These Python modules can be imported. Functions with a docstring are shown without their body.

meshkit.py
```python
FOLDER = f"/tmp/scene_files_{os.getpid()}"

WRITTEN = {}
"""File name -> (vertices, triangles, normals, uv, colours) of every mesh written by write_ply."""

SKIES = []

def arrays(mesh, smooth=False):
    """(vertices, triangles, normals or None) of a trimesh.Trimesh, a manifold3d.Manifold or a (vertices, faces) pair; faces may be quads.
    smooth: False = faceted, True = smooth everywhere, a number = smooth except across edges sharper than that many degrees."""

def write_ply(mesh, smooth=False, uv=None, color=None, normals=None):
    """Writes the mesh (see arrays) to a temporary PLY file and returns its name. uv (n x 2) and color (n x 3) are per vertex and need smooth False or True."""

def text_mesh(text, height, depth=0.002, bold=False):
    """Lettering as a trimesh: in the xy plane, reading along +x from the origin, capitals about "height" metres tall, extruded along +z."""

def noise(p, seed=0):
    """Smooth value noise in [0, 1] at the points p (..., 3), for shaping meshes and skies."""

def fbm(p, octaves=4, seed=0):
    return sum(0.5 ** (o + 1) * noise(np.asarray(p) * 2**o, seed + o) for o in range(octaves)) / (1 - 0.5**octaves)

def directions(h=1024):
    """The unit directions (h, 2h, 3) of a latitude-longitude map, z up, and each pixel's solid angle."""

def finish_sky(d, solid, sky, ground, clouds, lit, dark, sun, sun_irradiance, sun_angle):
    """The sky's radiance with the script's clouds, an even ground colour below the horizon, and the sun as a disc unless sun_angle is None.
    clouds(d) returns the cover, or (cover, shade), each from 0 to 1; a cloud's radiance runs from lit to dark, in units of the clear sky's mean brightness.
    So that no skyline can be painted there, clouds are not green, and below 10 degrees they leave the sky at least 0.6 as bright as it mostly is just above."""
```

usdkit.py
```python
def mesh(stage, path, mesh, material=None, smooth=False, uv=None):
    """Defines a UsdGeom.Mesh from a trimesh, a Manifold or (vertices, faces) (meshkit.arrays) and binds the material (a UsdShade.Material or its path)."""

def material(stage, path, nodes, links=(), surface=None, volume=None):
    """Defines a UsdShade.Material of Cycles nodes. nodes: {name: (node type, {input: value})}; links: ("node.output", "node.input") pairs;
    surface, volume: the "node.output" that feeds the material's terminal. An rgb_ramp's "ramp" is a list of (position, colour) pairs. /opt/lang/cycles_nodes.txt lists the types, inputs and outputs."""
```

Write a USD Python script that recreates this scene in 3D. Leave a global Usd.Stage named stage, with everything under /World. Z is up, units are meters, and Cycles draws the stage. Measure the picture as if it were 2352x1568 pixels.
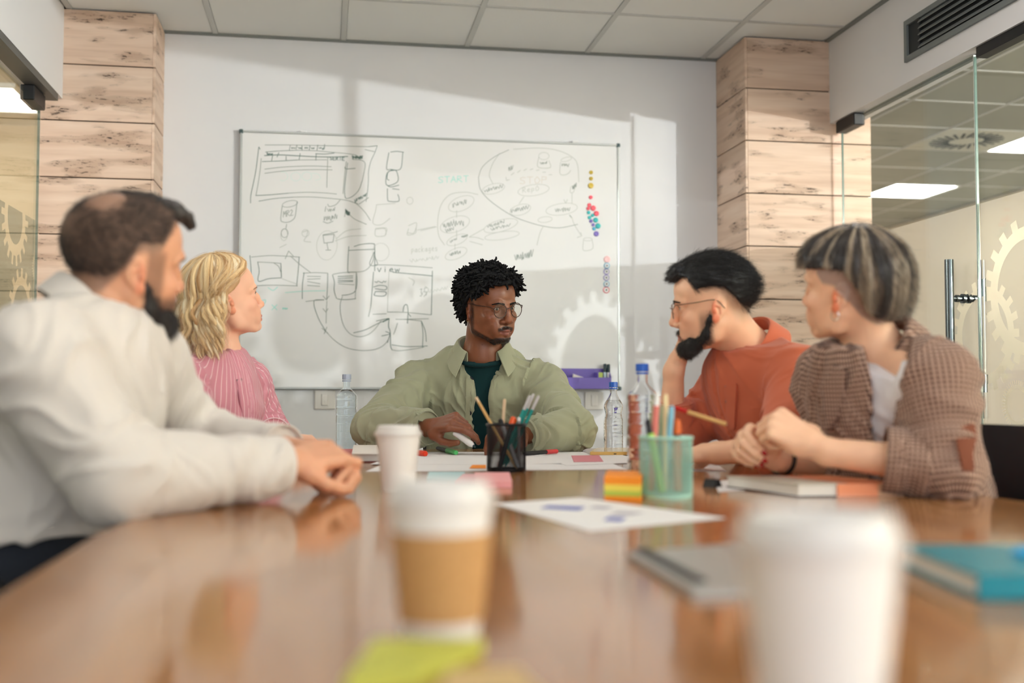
import math, random
import numpy as np, trimesh, manifold3d as m3, shapely
from shapely.geometry import Polygon, Point, LineString, box as sbox
from shapely import affinity
from shapely.ops import unary_union
from pxr import Usd, UsdGeom, UsdLux, UsdShade, Gf, Sdf, Vt
import usdkit, meshkit

stage = Usd.Stage.CreateInMemory()
UsdGeom.Xform.Define(stage, '/World')
stage.SetDefaultPrim(stage.GetPrimAtPath('/World'))

# ------------------------------------------------------------------ camera, lamps, exposure
F, HORIZON, EYE, YAW = 2550.0, 900.0, 0.93, math.radians(9.5)
PITCH = math.atan((HORIZON - 784) / F)
cam = UsdGeom.Camera.Define(stage, '/World/camera')
cam.CreateHorizontalApertureAttr(36.0)
cam.CreateFocalLengthAttr(F / 2352 * 36.0)
cam.CreateFStopAttr(1.9)
cam.CreateFocusDistanceAttr(3.72)
cam.CreateClippingRangeAttr((0.05, 200.0))
cam.CreateExposureAttr(0.0)
_x = UsdGeom.Xformable(cam)
_x.AddTranslateOp().Set((0, 0, EYE))
_x.AddRotateZOp().Set(-math.degrees(YAW))
_x.AddRotateXOp().Set(90 + math.degrees(PITCH))

def lamp(cls, name, loc, power, color, rot=None, **kw):
    l = cls.Define(stage, '/World/' + name)
    l.CreateIntensityAttr(power)
    l.CreateColorAttr(color)
    for k, v in kw.items():
        getattr(l, 'Create%sAttr' % k)(v)
    x = UsdGeom.Xformable(l.GetPrim())
    x.AddTranslateOp().Set(loc)
    if rot:
        x.AddRotateXYZOp().Set(rot)
    return l

# a work lamp in the corridor outside the right glass wall, a second one in the room beyond the left glass wall
lamp(UsdLux.SphereLight, 'corridor_lamp', (5.15, -0.92, 1.853), 37000.0, (0.97, 0.975, 1.0), Radius=0.025)
lamp(UsdLux.SphereLight, 'side_room_lamp', (-4.27, 4.16, 2.33), 17000.0, (0.97, 0.975, 1.0), Radius=0.022)
# daylight in the window behind the camera
lamp(UsdLux.RectLight, 'window_daylight', (0.61, -1.55, 1.35), 2.0, (0.90, 0.95, 1.0), rot=(90, 0, 0), Width=3.1, Height=1.9)
dome = UsdLux.DomeLight.Define(stage, '/World/sky')
dome.CreateIntensityAttr(0.35)
dome.CreateColorAttr((0.95, 0.97, 1.0))

# ------------------------------------------------------------------ helpers
RIGHT = np.array([math.cos(YAW), -math.sin(YAW), 0.0])
FWD = np.array([math.sin(YAW), math.cos(YAW), 0.0])
UP = np.array([0, 0, 1.0])
_cf = math.cos(PITCH) * FWD + math.sin(PITCH) * UP
_cu = math.cos(PITCH) * UP - math.sin(PITCH) * FWD
EYEP = np.array([0, 0, EYE])

def ray(px, py):
    return _cf + RIGHT * ((px - 1176) / F) + _cu * ((784 - py) / F)

def at(px, py, D):
    """The point that stands at ground distance D before the camera in the direction of a picture point."""
    r = ray(px, py)
    return EYEP + r * (D / (r @ FWD))

def at_y(px, py, y):
    r = ray(px, py)
    return EYEP + r * (y / r[1])

def at_x(px, py, x):
    r = ray(px, py)
    return EYEP + r * (x / r[0])

def at_z(px, py, z):
    r = ray(px, py)
    return EYEP + r * ((z - EYE) / r[2])

def V(*a):
    return np.array(a, float)

def unit(v):
    v = np.asarray(v, float)
    return v / (np.linalg.norm(v) + 1e-12)

_used = {}
def fresh(parent, name):
    k = parent + '/' + name
    n = _used.get(k, 0)
    _used[k] = n + 1
    return k if n == 0 else '%s_%03d' % (k, n)

def setdata(prim, label=None, cat=None, group=None, kind=None):
    for k, v in (('label', label), ('category', cat), ('group', group), ('kind', kind)):
        if v:
            prim.SetCustomDataByKey(k, v)
    return prim

class Thing:
    """An Xform at a thing's base; parts are added in its own coordinates (or in world ones with w=True)."""
    def __init__(self, name, label, cat, loc=(0, 0, 0), rz=0.0, group=None, kind=None, M4=None):
        self.path = fresh('/World', name)
        x = UsdGeom.Xform.Define(stage, self.path)
        if M4 is None:
            M4 = np.eye(4)
            c, s = math.cos(rz), math.sin(rz)
            M4[:2, :2] = [[c, -s], [s, c]]
            M4[:3, 3] = loc
        self.M4 = M4
        x.AddTransformOp().Set(Gf.Matrix4d(*M4.T.ravel().tolist()))
        self.prim = setdata(x.GetPrim(), label, cat, group, kind)
        self.inv = np.linalg.inv(M4)

    def add(self, name, mesh, mat, smooth=35, w=False, parent=None, label=None, kind=None, uv=None, tint=None, normals=None):
        return part(parent or self.path, name, mesh, mat, smooth, self.inv if w else None, label, kind, uv, tint)

    def copy(self, loc, rz=0.0, label=None, cat=None, group=None, M4=None):
        name = self.path.split('/')[-1]
        if name[-4:-3] == '_' and name[-3:].isdigit():
            name = name[:-4]
        t = Thing(name, label, cat, loc, rz, group, M4=M4)
        t.prim.GetReferences().AddInternalReference(self.path)
        # the reference carries the source's own place below ours: ours is the stronger opinion
        t.prim.SetInstanceable(True)
        return t

def part(parent, name, mesh, mat, smooth=35, inv=None, label=None, kind=None, uv=None, tint=None):
    parent = parent if isinstance(parent, str) else str(parent.GetPath())
    if isinstance(mesh, (list,)):
        mesh = cat(*mesh)
    if isinstance(mesh, trimesh.Trimesh) and len(mesh.faces) == 0:
        print('EMPTY', parent, name)
        return None
    if hasattr(mesh, 'to_mesh'):
        q = mesh.to_mesh()
        mesh = trimesh.Trimesh(q.vert_properties[:, :3], q.tri_verts, process=False)
    if inv is not None:
        mesh = trimesh.Trimesh(trimesh.transform_points(mesh.vertices, inv), mesh.faces, process=False)
    if uv is not None or tint is not None:
        smooth = True if smooth else False
    m = usdkit.mesh(stage, fresh(parent, name), mesh, mat, smooth=smooth, uv=uv)
    if tint is not None:
        UsdGeom.PrimvarsAPI(m).CreatePrimvar('tint', Sdf.ValueTypeNames.Color3fArray, 'vertex').Set(Vt.Vec3fArray.FromNumpy(np.asarray(tint, np.float32)))
    return setdata(m.GetPrim(), label, None, None, kind)

def single(name, mesh, mat, label, cat, group=None, kind=None, smooth=35, **kw):
    p = part('/World', name, mesh, mat, smooth, **kw)
    return setdata(p, label, cat, group, kind)

def cat(*ms):
    out = []
    for m in ms:
        if hasattr(m, 'to_mesh'):
            q = m.to_mesh()
            m = trimesh.Trimesh(q.vert_properties[:, :3], q.tri_verts, process=False)
        out.append(m)
    return trimesh.util.concatenate(out)

def box(x0, x1, y0, y1, z0, z1, bevel=0.0):
    if bevel <= 0:
        m = trimesh.creation.box([x1 - x0, y1 - y0, z1 - z0])
        m.apply_translation([(x0 + x1) / 2, (y0 + y1) / 2, (z0 + z1) / 2])
        return m
    b = bevel
    pts = []
    for sx in (0, 1):
        for sy in (0, 1):
            for sz in (0, 1):
                c = (x1 if sx else x0, y1 if sy else y0, z1 if sz else z0)
                d = (-1 if sx else 1, -1 if sy else 1, -1 if sz else 1)
                for k in range(3):
                    q = list(c)
                    for j in range(3):
                        if j != k:
                            q[j] += d[j] * b
                    pts.append(q)
    return trimesh.convex.convex_hull(np.array(pts))

def prism(poly, z0, z1):
    """shapely polygon(s) in xy, extruded from z0 to z1"""
    ms = []
    for g in getattr(poly, 'geoms', [poly]):
        if g.is_empty or g.area < 1e-9:
            continue
        m = trimesh.creation.extrude_polygon(g, z1 - z0, engine='earcut')
        m.apply_translation([0, 0, z0])
        ms.append(m)
    return trimesh.util.concatenate(ms)

def frame4(o, x, y, z):
    M = np.eye(4)
    M[:3, 0], M[:3, 1], M[:3, 2], M[:3, 3] = x, y, z, o
    return M

def moved(m, M4):
    m = m.copy()
    m.apply_transform(M4)
    return m

def lathe(profile, n=40, ripple=None):
    """profile: (r, z) pairs from bottom to top; closed when r is 0 at the ends. ripple(angle, r, z) -> r"""
    p = np.array(profile, float)
    a = np.arange(n) * 2 * np.pi / n
    R = np.repeat(p[:, :1], n, 1)
    Z = np.repeat(p[:, 1:], n, 1)
    if ripple:
        R = ripple(a[None, :], R, Z)
    v = np.stack([R * np.cos(a), R * np.sin(a), Z], -1).reshape(-1, 3)
    i, j = np.meshgrid(np.arange(len(p) - 1), np.arange(n), indexing='ij')
    q = np.stack([i * n + j, i * n + (j + 1) % n, (i + 1) * n + (j + 1) % n, (i + 1) * n + j], -1).reshape(-1, 4)
    f = np.vstack([q[:, [0, 1, 2]], q[:, [0, 2, 3]]])
    m = trimesh.Trimesh(v, f, process=True)
    m.update_faces(m.nondegenerate_faces())
    return m

def tube(points, r, n=8, cap=True):
    """a polyline as a tube; r one radius or one per point"""
    p = np.asarray(points, float)
    r = np.broadcast_to(r, (len(p),)).astype(float)
    t = np.gradient(p, axis=0)
    t /= np.linalg.norm(t, axis=1, keepdims=True) + 1e-12
    ref = V(0, 0, 1) if abs(t[0, 2]) < 0.9 else V(1, 0, 0)
    a = unit(np.cross(t[0], ref))
    A = [a]
    for k in range(1, len(p)):
        a = unit(a - t[k] * (a @ t[k]))
        A.append(a)
    A = np.array(A)
    B = np.cross(t, A)
    ang = np.arange(n) * 2 * np.pi / n
    v = p[:, None] + r[:, None, None] * (np.cos(ang)[None, :, None] * A[:, None] + np.sin(ang)[None, :, None] * B[:, None])
    v = v.reshape(-1, 3)
    i, j = np.meshgrid(np.arange(len(p) - 1), np.arange(n), indexing='ij')
    q = np.stack([i * n + j, i * n + (j + 1) % n, (i + 1) * n + (j + 1) % n, (i + 1) * n + j], -1).reshape(-1, 4)
    f = np.vstack([q[:, [0, 1, 2]], q[:, [0, 2, 3]]])
    if cap:
        k = len(v)
        v = np.vstack([v, p[:1], p[-1:]])
        jj = np.arange(n)
        f = np.vstack([f, np.stack([np.full(n, k), (jj + 1) % n, jj], 1), np.stack([np.full(n, k + 1), (len(p) - 1) * n + jj, (len(p) - 1) * n + (jj + 1) % n], 1)])
    return trimesh.Trimesh(v, f, process=False)

def spline(pts, n=24):
    """Catmull-Rom through the points"""
    p = np.asarray(pts, float)
    if len(p) < 3:
        t = np.linspace(0, 1, n)[:, None]
        return p[0] * (1 - t) + p[-1] * t
    q = np.vstack([2 * p[0] - p[1], p, 2 * p[-1] - p[-2]])
    out = []
    m = len(p) - 1
    for s in np.linspace(0, m, n):
        i = min(int(s), m - 1)
        t = s - i
        a, b, c, d = q[i], q[i + 1], q[i + 2], q[i + 3]
        out.append(0.5 * (2 * b + (c - a) * t + (2 * a - 5 * b + 4 * c - d) * t * t + (3 * b - a - 3 * c + d) * t ** 3))
    return np.array(out)

# ------------------------------------------------------------------ materials
MATS = {}
def mat(name, color=(0.8, 0.8, 0.8), rough=0.5, **kw):
    if name not in MATS:
        p = {'base_color': color, 'roughness': rough}
        p.update(kw)
        MATS[name] = usdkit.material(stage, '/World/Looks/' + name, {'p': ('principled_bsdf', p)}, surface='p.BSDF')
    return MATS[name]

def graph(name, nodes, links, surface='p.BSDF'):
    if name not in MATS:
        MATS[name] = usdkit.material(stage, '/World/Looks/' + name, nodes, links, surface=surface)
    return MATS[name]

def srgb(r, g, b):
    c = np.array([r, g, b]) / 255.0
    return tuple(np.where(c < 0.04045, c / 12.92, ((c + 0.055) / 1.055) ** 2.4).tolist())

# ------------------------------------------------------------------ the room
XL, XR, YB, ZC, ZS = -1.145, 2.365, 5.32, 2.61, 2.21        # left and right soffit faces, back wall, ceiling, soffit underside
YR = -1.6                                                   # wall behind the camera
GL, GR = -1.20, 2.395                                       # the two glass planes

graph('wall_paint', {'c': ('texture_coordinate', {}), 'n': ('noise_texture', {'scale': 60.0, 'detail': 3.0}), 'b': ('bump', {'strength': 0.05, 'distance': 0.004}),
                     'p': ('principled_bsdf', {'base_color': srgb(230, 230, 232), 'roughness': 0.6})},
      [('c.object', 'n.vector'), ('n.fac', 'b.height'), ('b.normal', 'p.normal')])
graph('ceiling_tile', {'c': ('texture_coordinate', {}), 'n': ('noise_texture', {'scale': 180.0, 'detail': 3.0}), 'b': ('bump', {'strength': 0.25, 'distance': 0.004}),
                       'p': ('principled_bsdf', {'base_color': srgb(240, 241, 238), 'roughness': 0.9})},
      [('c.object', 'n.vector'), ('n.fac', 'b.height'), ('b.normal', 'p.normal')])
mat('ceiling_rail', srgb(205, 206, 202), 0.5)
mat('cream_wall', srgb(238, 222, 194), 0.7)
mat('tan_wall', srgb(206, 184, 148), 0.7)
graph('carpet', {'c': ('texture_coordinate', {}), 'n': ('noise_texture', {'scale': 300.0, 'detail': 2.0}), 'r': ('rgb_ramp', {'ramp': [(0.3, srgb(70, 66, 62)), (0.7, srgb(120, 112, 104))]}),
                 'p': ('principled_bsdf', {'roughness': 0.95})}, [('c.object', 'n.vector'), ('n.fac', 'r.fac'), ('r.color', 'p.base_color')])
mat('dark_metal', srgb(52, 58, 60), 0.4, metallic=0.6)
mat('black_plastic', srgb(16, 17, 20), 0.45)
mat('grey_metal', srgb(112, 120, 120), 0.45, metallic=0.3)
mat('chrome', (0.75, 0.76, 0.76), 0.16, metallic=1.0)
mat('steel', (0.13, 0.15, 0.155), 0.28, metallic=1.0)
mat('panel_glow', (1, 1, 1), 0.5, emission_color=(1.0, 0.97, 0.92), emission_strength=28.0)
# wood with dark worn flecks along the board
graph('plank', {
    'g': ('geometry', {}), 'oi': ('object_info', {}),
    'off': ('vector_math', {'math_type': 'add'}), 'rnd': ('vector_math', {'math_type': 'scale', 'vector1': (37.0, 19.0, 53.0)}),
    'mf': ('mapping', {'mapping_type': 'point', 'scale': (26.0, 26.0, 115.0)}), 'nf': ('noise_texture', {'scale': 1.0, 'detail': 6.0, 'roughness': 0.72}),
    'mm': ('mapping', {'mapping_type': 'point', 'scale': (4.2, 4.2, 18.0)}), 'nm': ('noise_texture', {'scale': 1.0, 'detail': 2.0}),
    'rf': ('rgb_ramp', {'ramp': [(0.555, (0, 0, 0)), (0.60, (1, 1, 1))]}), 'rm': ('rgb_ramp', {'ramp': [(0.53, (0, 0, 0)), (0.64, (1, 1, 1))]}),
    'mul': ('math', {'math_type': 'multiply'}),
    'mg': ('mapping', {'mapping_type': 'point', 'scale': (2.0, 2.0, 30.0)}), 'ng': ('noise_texture', {'scale': 1.0, 'detail': 5.0}),
    'base': ('rgb_ramp', {'ramp': [(0.3, srgb(200, 170, 148)), (0.5, srgb(215, 188, 166)), (0.7, srgb(224, 200, 180))]}),
    'mx': ('mix_color', {'b': srgb(62, 46, 38)}), 'st': ('mix_color', {'b': srgb(158, 128, 106)}), 'h': ('math', {'math_type': 'multiply', 'value2': 0.5}),
    'bp': ('bump', {'strength': 0.3, 'distance': 0.003, 'invert': True}),
    'p': ('principled_bsdf', {'roughness': 0.62})},
    [('oi.random', 'rnd.scale'), ('g.position', 'off.vector1'), ('rnd.vector', 'off.vector2'), ('off.vector', 'mf.vector'), ('off.vector', 'mm.vector'), ('off.vector', 'mg.vector'),
     ('mf.vector', 'nf.vector'), ('mm.vector', 'nm.vector'), ('mg.vector', 'ng.vector'), ('nf.fac', 'rf.fac'), ('nm.fac', 'rm.fac'), ('rf.color', 'mul.value1'), ('rm.color', 'mul.value2'),
     ('ng.fac', 'base.fac'), ('rm.color', 'h.value1'), ('h.value', 'st.fac'), ('base.color', 'st.a'), ('st.result', 'mx.a'), ('mul.value', 'mx.fac'), ('mx.result', 'p.base_color'),
     ('mul.value', 'bp.height'), ('bp.normal', 'p.normal')])
# window panes: see-through with a fresnel reflection; film: milky foil
graph('pane', {'f': ('layer_weight', {'blend': 0.5}), 'w': ('math', {'math_type': 'power', 'value2': 4.5}), 'k': ('math', {'math_type': 'multiply_add', 'value2': 0.80, 'value3': 0.025}),
               't': ('transparent_bsdf', {'color': (0.95, 0.975, 0.96)}), 'g': ('glossy_bsdf', {'color': (0.9, 0.95, 0.92), 'roughness': 0.0}), 'm': ('mix_closure', {})},
      [('f.facing', 'w.value1'), ('w.value', 'k.value1'), ('k.value', 'm.fac'), ('t.BSDF', 'm.closure1'), ('g.BSDF', 'm.closure2')], surface='m.closure')
mat('glass_edge', srgb(96, 120, 112), 0.2)
graph('milky_film', {'t': ('transparent_bsdf', {'color': (0.92, 0.94, 0.90)}), 'd': ('diffuse_bsdf', {'color': srgb(224, 212, 203)}), 'l': ('translucent_bsdf', {'color': srgb(228, 214, 205)}),
                     'a': ('mix_closure', {'fac': 0.5}), 'm': ('mix_closure', {'fac': 0.52})},
      [('d.BSDF', 'a.closure1'), ('l.BSDF', 'a.closure2'), ('t.BSDF', 'm.closure1'), ('a.closure', 'm.closure2')], surface='m.closure')

graph('milky_film_grey', {'t': ('transparent_bsdf', {'color': (0.86, 0.87, 0.83)}), 'd': ('diffuse_bsdf', {'color': srgb(160, 156, 138)}), 'l': ('translucent_bsdf', {'color': srgb(150, 146, 128)}),
                          'a': ('mix_closure', {'fac': 0.45}), 'm': ('mix_closure', {'fac': 0.50})},
      [('d.BSDF', 'a.closure1'), ('l.BSDF', 'a.closure2'), ('t.BSDF', 'm.closure1'), ('a.closure', 'm.closure2')], surface='m.closure')
mat('panel_glow_soft', (1, 1, 1), 0.5, emission_color=(1.0, 0.97, 0.92), emission_strength=7.0)

mat('panel_glow_room', (1, 1, 1), 0.5, emission_color=(1.0, 0.98, 0.97), emission_strength=5.5)

def struct(name, label, cat_):
    return Thing(name, label, cat_, kind='structure')

t = struct('floor', 'dark carpet floor under the long meeting table', 'floor')
t.add('carpet', box(-6, 6, YR - 0.1, 12.2, -0.05, 0), MATS['carpet'])
t = struct('wall_back', 'white painted wall behind the whiteboard', 'wall')
t.add('plaster', box(-1.25, 2.57, YB, YB + 0.12, 0, ZC), MATS['wall_paint'])
t.add('skirting', box(-0.75, 1.94, YB - 0.012, YB, 0, 0.08, 0.003), mat('skirting_white', srgb(222, 218, 212), 0.4))
t = struct('wall_rear', 'white wall with the daylight window behind the camera', 'wall')
t.add('plaster', cat(box(-6, -0.95, YR - 0.1, YR, 0, ZC), box(2.17, 6, YR - 0.1, YR, 0, ZC), box(-0.95, 2.17, YR - 0.1, YR, 0, 0.39), box(-0.95, 2.17, YR - 0.1, YR, 2.31, ZC)), MATS['wall_paint'])

# suspended ceiling: rails and single tiles
t = struct('ceiling', 'grey white suspended ceiling of square tiles in a metal grid', 'ceiling')
gx = [-1.125, -0.525, 0.07, 0.665, 1.265, 1.865, 2.365]
gy = [5.32 - 0.585 - 0.6 * k for k in range(-1, 11)]
LIT = {(1, 3), (4, 3), (1, 6), (4, 6)}                       # light panels instead of tiles, out of the picture above the table
for i in range(len(gx) - 1):
    for j in range(len(gy) - 1):
        x0, x1, y1, y0 = gx[i] + 0.012, gx[i + 1] - 0.012, gy[j] - 0.012, gy[j + 1] + 0.012
        if (i, j) not in LIT:
            t.add('tile', box(x0, x1, y0, y1, ZC + 0.004, ZC + 0.02, 0.003), MATS['ceiling_tile'], smooth=False)
for x in gx[:-1]:
    t.add('rail', box(x - 0.012, x + 0.012, YR, YB, ZC, ZC + 0.03), MATS['ceiling_rail'], smooth=False)
for y in gy:
    t.add('rail', box(XL - 0.1, XR, y - 0.0115, y + 0.0115, ZC + 0.001, ZC + 0.03), MATS['ceiling_rail'], smooth=False)
t.add('void', box(-1.3, 2.6, YR, YB + 0.1, ZC + 0.03, ZC + 0.06), mat('void_grey', srgb(90, 90, 88), 0.9))
t.add('wall_angle', cat(box(-0.757, 1.94, YB - 0.022, YB, ZC - 0.006, ZC + 0.01), box(XR - 0.02, XR, YR, 4.93, ZC - 0.006, ZC + 0.01)), mat('angle_grey', srgb(126, 130, 126), 0.5))

# wood-clad pillars
def pillar(label, x0, x1, yf, side):
    t = Thing('pillar', label, 'pillar', ((x0 + x1) / 2, (yf + YB) / 2, 0), kind='structure')
    t.add('core', box(x0 + 0.012, x1 - 0.012, yf + 0.012, YB + 0.1, 0, ZC), mat('core_brown', srgb(52, 40, 34), 0.9), w=True)
    edges = [ZC] + [2.365 - 0.25 * k for k in range(10)] + [0.0]
    sx = x0 if side < 0 else x1
    for a, b in zip(edges[:-1], edges[1:]):
        t.add('plank', box(x0 + (0.0125 if side < 0 else 0), x1 - (0.0125 if side > 0 else 0), yf, yf + 0.012, b + 0.0025, a - 0.0025, 0.0015), MATS['plank'], smooth=False, w=True)
        xs = (sx, sx + 0.012) if side < 0 else (sx - 0.012, sx)
        t.add('plank', box(xs[0], xs[1], yf + 0.0, YB, b + 0.0025, a - 0.0025, 0.0015), MATS['plank'], smooth=False, w=True)
pillar('wood-clad pillar with worn flecks beside the bearded man in white, left of the whiteboard', -1.247, -0.756, 5.055, 1)
pillar('wood-clad pillar with worn flecks behind the man in the orange shirt, right of the whiteboard', 1.94, 2.574, 4.93, -1)

# glass walls, gear shaped gaps in their milky film
def gear(cx, cy, r, band, teeth, tooth, duty=0.5, fine=False):
    ring = Point(cx, cy).buffer(r, 48)
    ts = []
    for k in range(teeth):
        a = 2 * math.pi * k / teeth
        w = math.pi * r / teeth * duty
        q = sbox(r - 0.006, -w, r + tooth, w)
        ts.append(affinity.translate(affinity.rotate(q, math.degrees(a), origin=(0, 0)), cx, cy))
    return unary_union([ring] + ts).difference(Point(cx, cy).buffer(r - band, 48))

def on_x(poly, x, t):
    """a polygon drawn in (y, z) as a slab in the plane x"""
    m = prism(poly, 0, t)
    return moved(m, frame4((x, 0, 0), (0, 1, 0), (0, 0, 1), (1, 0, 0)))

tR = struct('wall_right', 'right glass wall under a white soffit', 'wall')
tR.add('soffit', box(XR, XR + 0.13, YR, 5.0, ZS, ZC + 0.02), MATS['wall_paint'])
tR.add('head_rail', box(GR - 0.02, GR + 0.025, YR, 3.735, ZS - 0.04, ZS), MATS['black_plastic'])
tR.add('stop_strip', box(XR + 0.055, XR + 0.075, 3.79, 4.93, ZS - 0.012, ZS), MATS['grey_metal'])
tR.add('glass_panel', box(GR, GR + 0.01, 2.495, 3.78, 0.02, ZS - 0.02), MATS['pane'], smooth=False)
tR.add('glass_panel', box(GR, GR + 0.01, 0.6, 2.465, 0.02, ZS - 0.02), MATS['pane'], smooth=False)
tR.add('glass_panel', box(GR, GR + 0.01, YR, 0.594, 0.02, ZS - 0.02), MATS['pane'], smooth=False)
tR.add('joint_bar', box(GR - 0.005, GR + 0.015, 2.466, 2.494, 0.02, ZS - 0.02), MATS['grey_metal'], smooth=False)
tR.add('glass_edge', box(GR, GR + 0.010, 3.7805, 3.783, 0.02, ZS - 0.02), MATS['glass_edge'], smooth=False)
tR.add('floor_rail', box(GR - 0.02, GR + 0.025, YR, 3.785, 0, 0.04), MATS['grey_metal'])

def cut(film, holes):
    return film.difference(unary_union(holes))

def yz(px, py, x):
    p = at_x(px, py, x)
    return p[1], p[2]
gears_r = []
for cx, cy, rx_, band, n, tooth in ((2255, 770, 112, 0.035, 20, 0.030), (2330, 930, 47, 0.014, 44, 0.016), (2440, 880, 100, 0.04, 18, 0.03), (2560, 700, 120, 0.04, 20, 0.03)):
    y, z = yz(cx, cy, GR)
    r = abs(yz(cx, cy - rx_, GR)[1] - z)
    gears_r.append(gear(y, z, r, band, n, tooth))
# gears whose bright image the corridor lamp throws on the back wall
SRC1 = V(5.15, -0.92, 1.853)
def thrown_on(src, x, px, py, r_px, band, n, tooth):
    w = at_y(px, py, YB)
    s = (x - src[0]) / (w[0] - src[0])
    q = src + (w - src) * s
    rr = abs(at_y(px, py - r_px, YB)[2] - w[2]) * s
    return gear(q[1], q[2], rr, band, n, tooth)
for a in ((705, 740, 152, 0.034, 18, 0.026), (1345, 845, 150, 0.045, 20, 0.035), (985, 770, 120, 0.03, 18, 0.022), (1050, 985, 130, 0.03, 20, 0.024), (870, 630, 70, 0.02, 16, 0.018)):
    gears_r.append(thrown_on(SRC1, GR, *a))
tR.add('film', on_x(cut(Polygon([(-0.6, 0.3), (3.776, 0.3), (3.776, 1.633), (-0.6, 1.633)]), gears_r), GR + 0.0105, 0.0006), MATS['milky_film'], smooth=False)

d = struct('door_1', 'glass door with a long steel pull bar in the right glass wall', 'door')
d.add('glass_leaf', box(GR, GR + 0.01, 3.788, 4.872, 0.012, ZS - 0.012), MATS['pane'], smooth=False)
d.add('glass_edge', box(GR, GR + 0.010, 4.8725, 4.875, 0.012, ZS - 0.012), MATS['glass_edge'], smooth=False)
d.add('glass_edge', box(GR, GR + 0.010, 3.7845, 3.7875, 0.012, ZS - 0.012), mat('bright_edge', srgb(226, 236, 228), 0.2), smooth=False)
d.add('film', on_x(cut(Polygon([(3.79, 0.3), (4.868, 0.3), (4.868, 1.633), (3.79, 1.633)]), gears_r), GR + 0.0105, 0.0006), MATS['milky_film'], smooth=False)
d.add('patch_fitting', box(GR - 0.022, GR + 0.032, 4.70, 4.885, ZS - 0.058, ZS - 0.002, 0.004), MATS['black_plastic'])
d.add('patch_fitting', box(GR - 0.022, GR + 0.032, 4.70, 4.885, 0.0, 0.06, 0.004), MATS['black_plastic'])
for sgn in (-1, 1):
    hx = GR + (-0.062 if sgn < 0 else 0.072)
    h = d.add('handle', tube([(hx, 3.873, 0.83), (hx, 3.873, 1.433)], 0.0165, 20), MATS['steel'], smooth=40)
    for z in (0.96, 1.285):
        x_in, x_out = (GR - 0.0, hx) if sgn < 0 else (GR + 0.0116, hx)
        part(h, 'standoff', cat(tube([(x_in, 3.873, z), (x_out, 3.873, z)], 0.010, 14), tube([(x_in, 3.873, z), (x_in + (-0.012 if sgn < 0 else 0.012), 3.873, z)], 0.018, 16), tube([((x_in+x_out)/2-.006, 3.873, z), ((x_in+x_out)/2+.006, 3.873, z)], 0.014, 16)), MATS['steel'])

tL = struct('wall_left', 'left glass wall under a white soffit', 'wall')
tL.add('soffit', box(XL - 0.13, XL, YR, 5.055, ZS, ZC + 0.02), MATS['wall_paint'])
tL.add('head_rail', box(GL - 0.02, XL - 0.001, YR, 4.98, ZS - 0.03, ZS - 0.0005), mat('rail_grey', srgb(98, 100, 98), 0.5, metallic=0.2))
tL.add('glass_panel', box(GL - 0.01, GL, 1.5, 4.905, 0.02, ZS - 0.06), MATS['pane'], smooth=False)
tL.add('glass_panel', box(GL - 0.01, GL, YR, 1.494, 0.02, ZS - 0.06), MATS['pane'], smooth=False)
tL.add('glass_edge', box(GL - 0.01, GL, 4.9055, 4.908, 0.02, ZS - 0.06), MATS['glass_edge'], smooth=False)
tL.add('patch_fitting', box(GL - 0.034, GL + 0.022, 4.72, 4.90, ZS - 0.095, ZS - 0.032, 0.004), MATS['black_plastic'])
tL.add('floor_rail', box(GL - 0.03, GL + 0.02, YR, 4.9, 0, 0.04), MATS['grey_metal'])
gears_l = []
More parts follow.
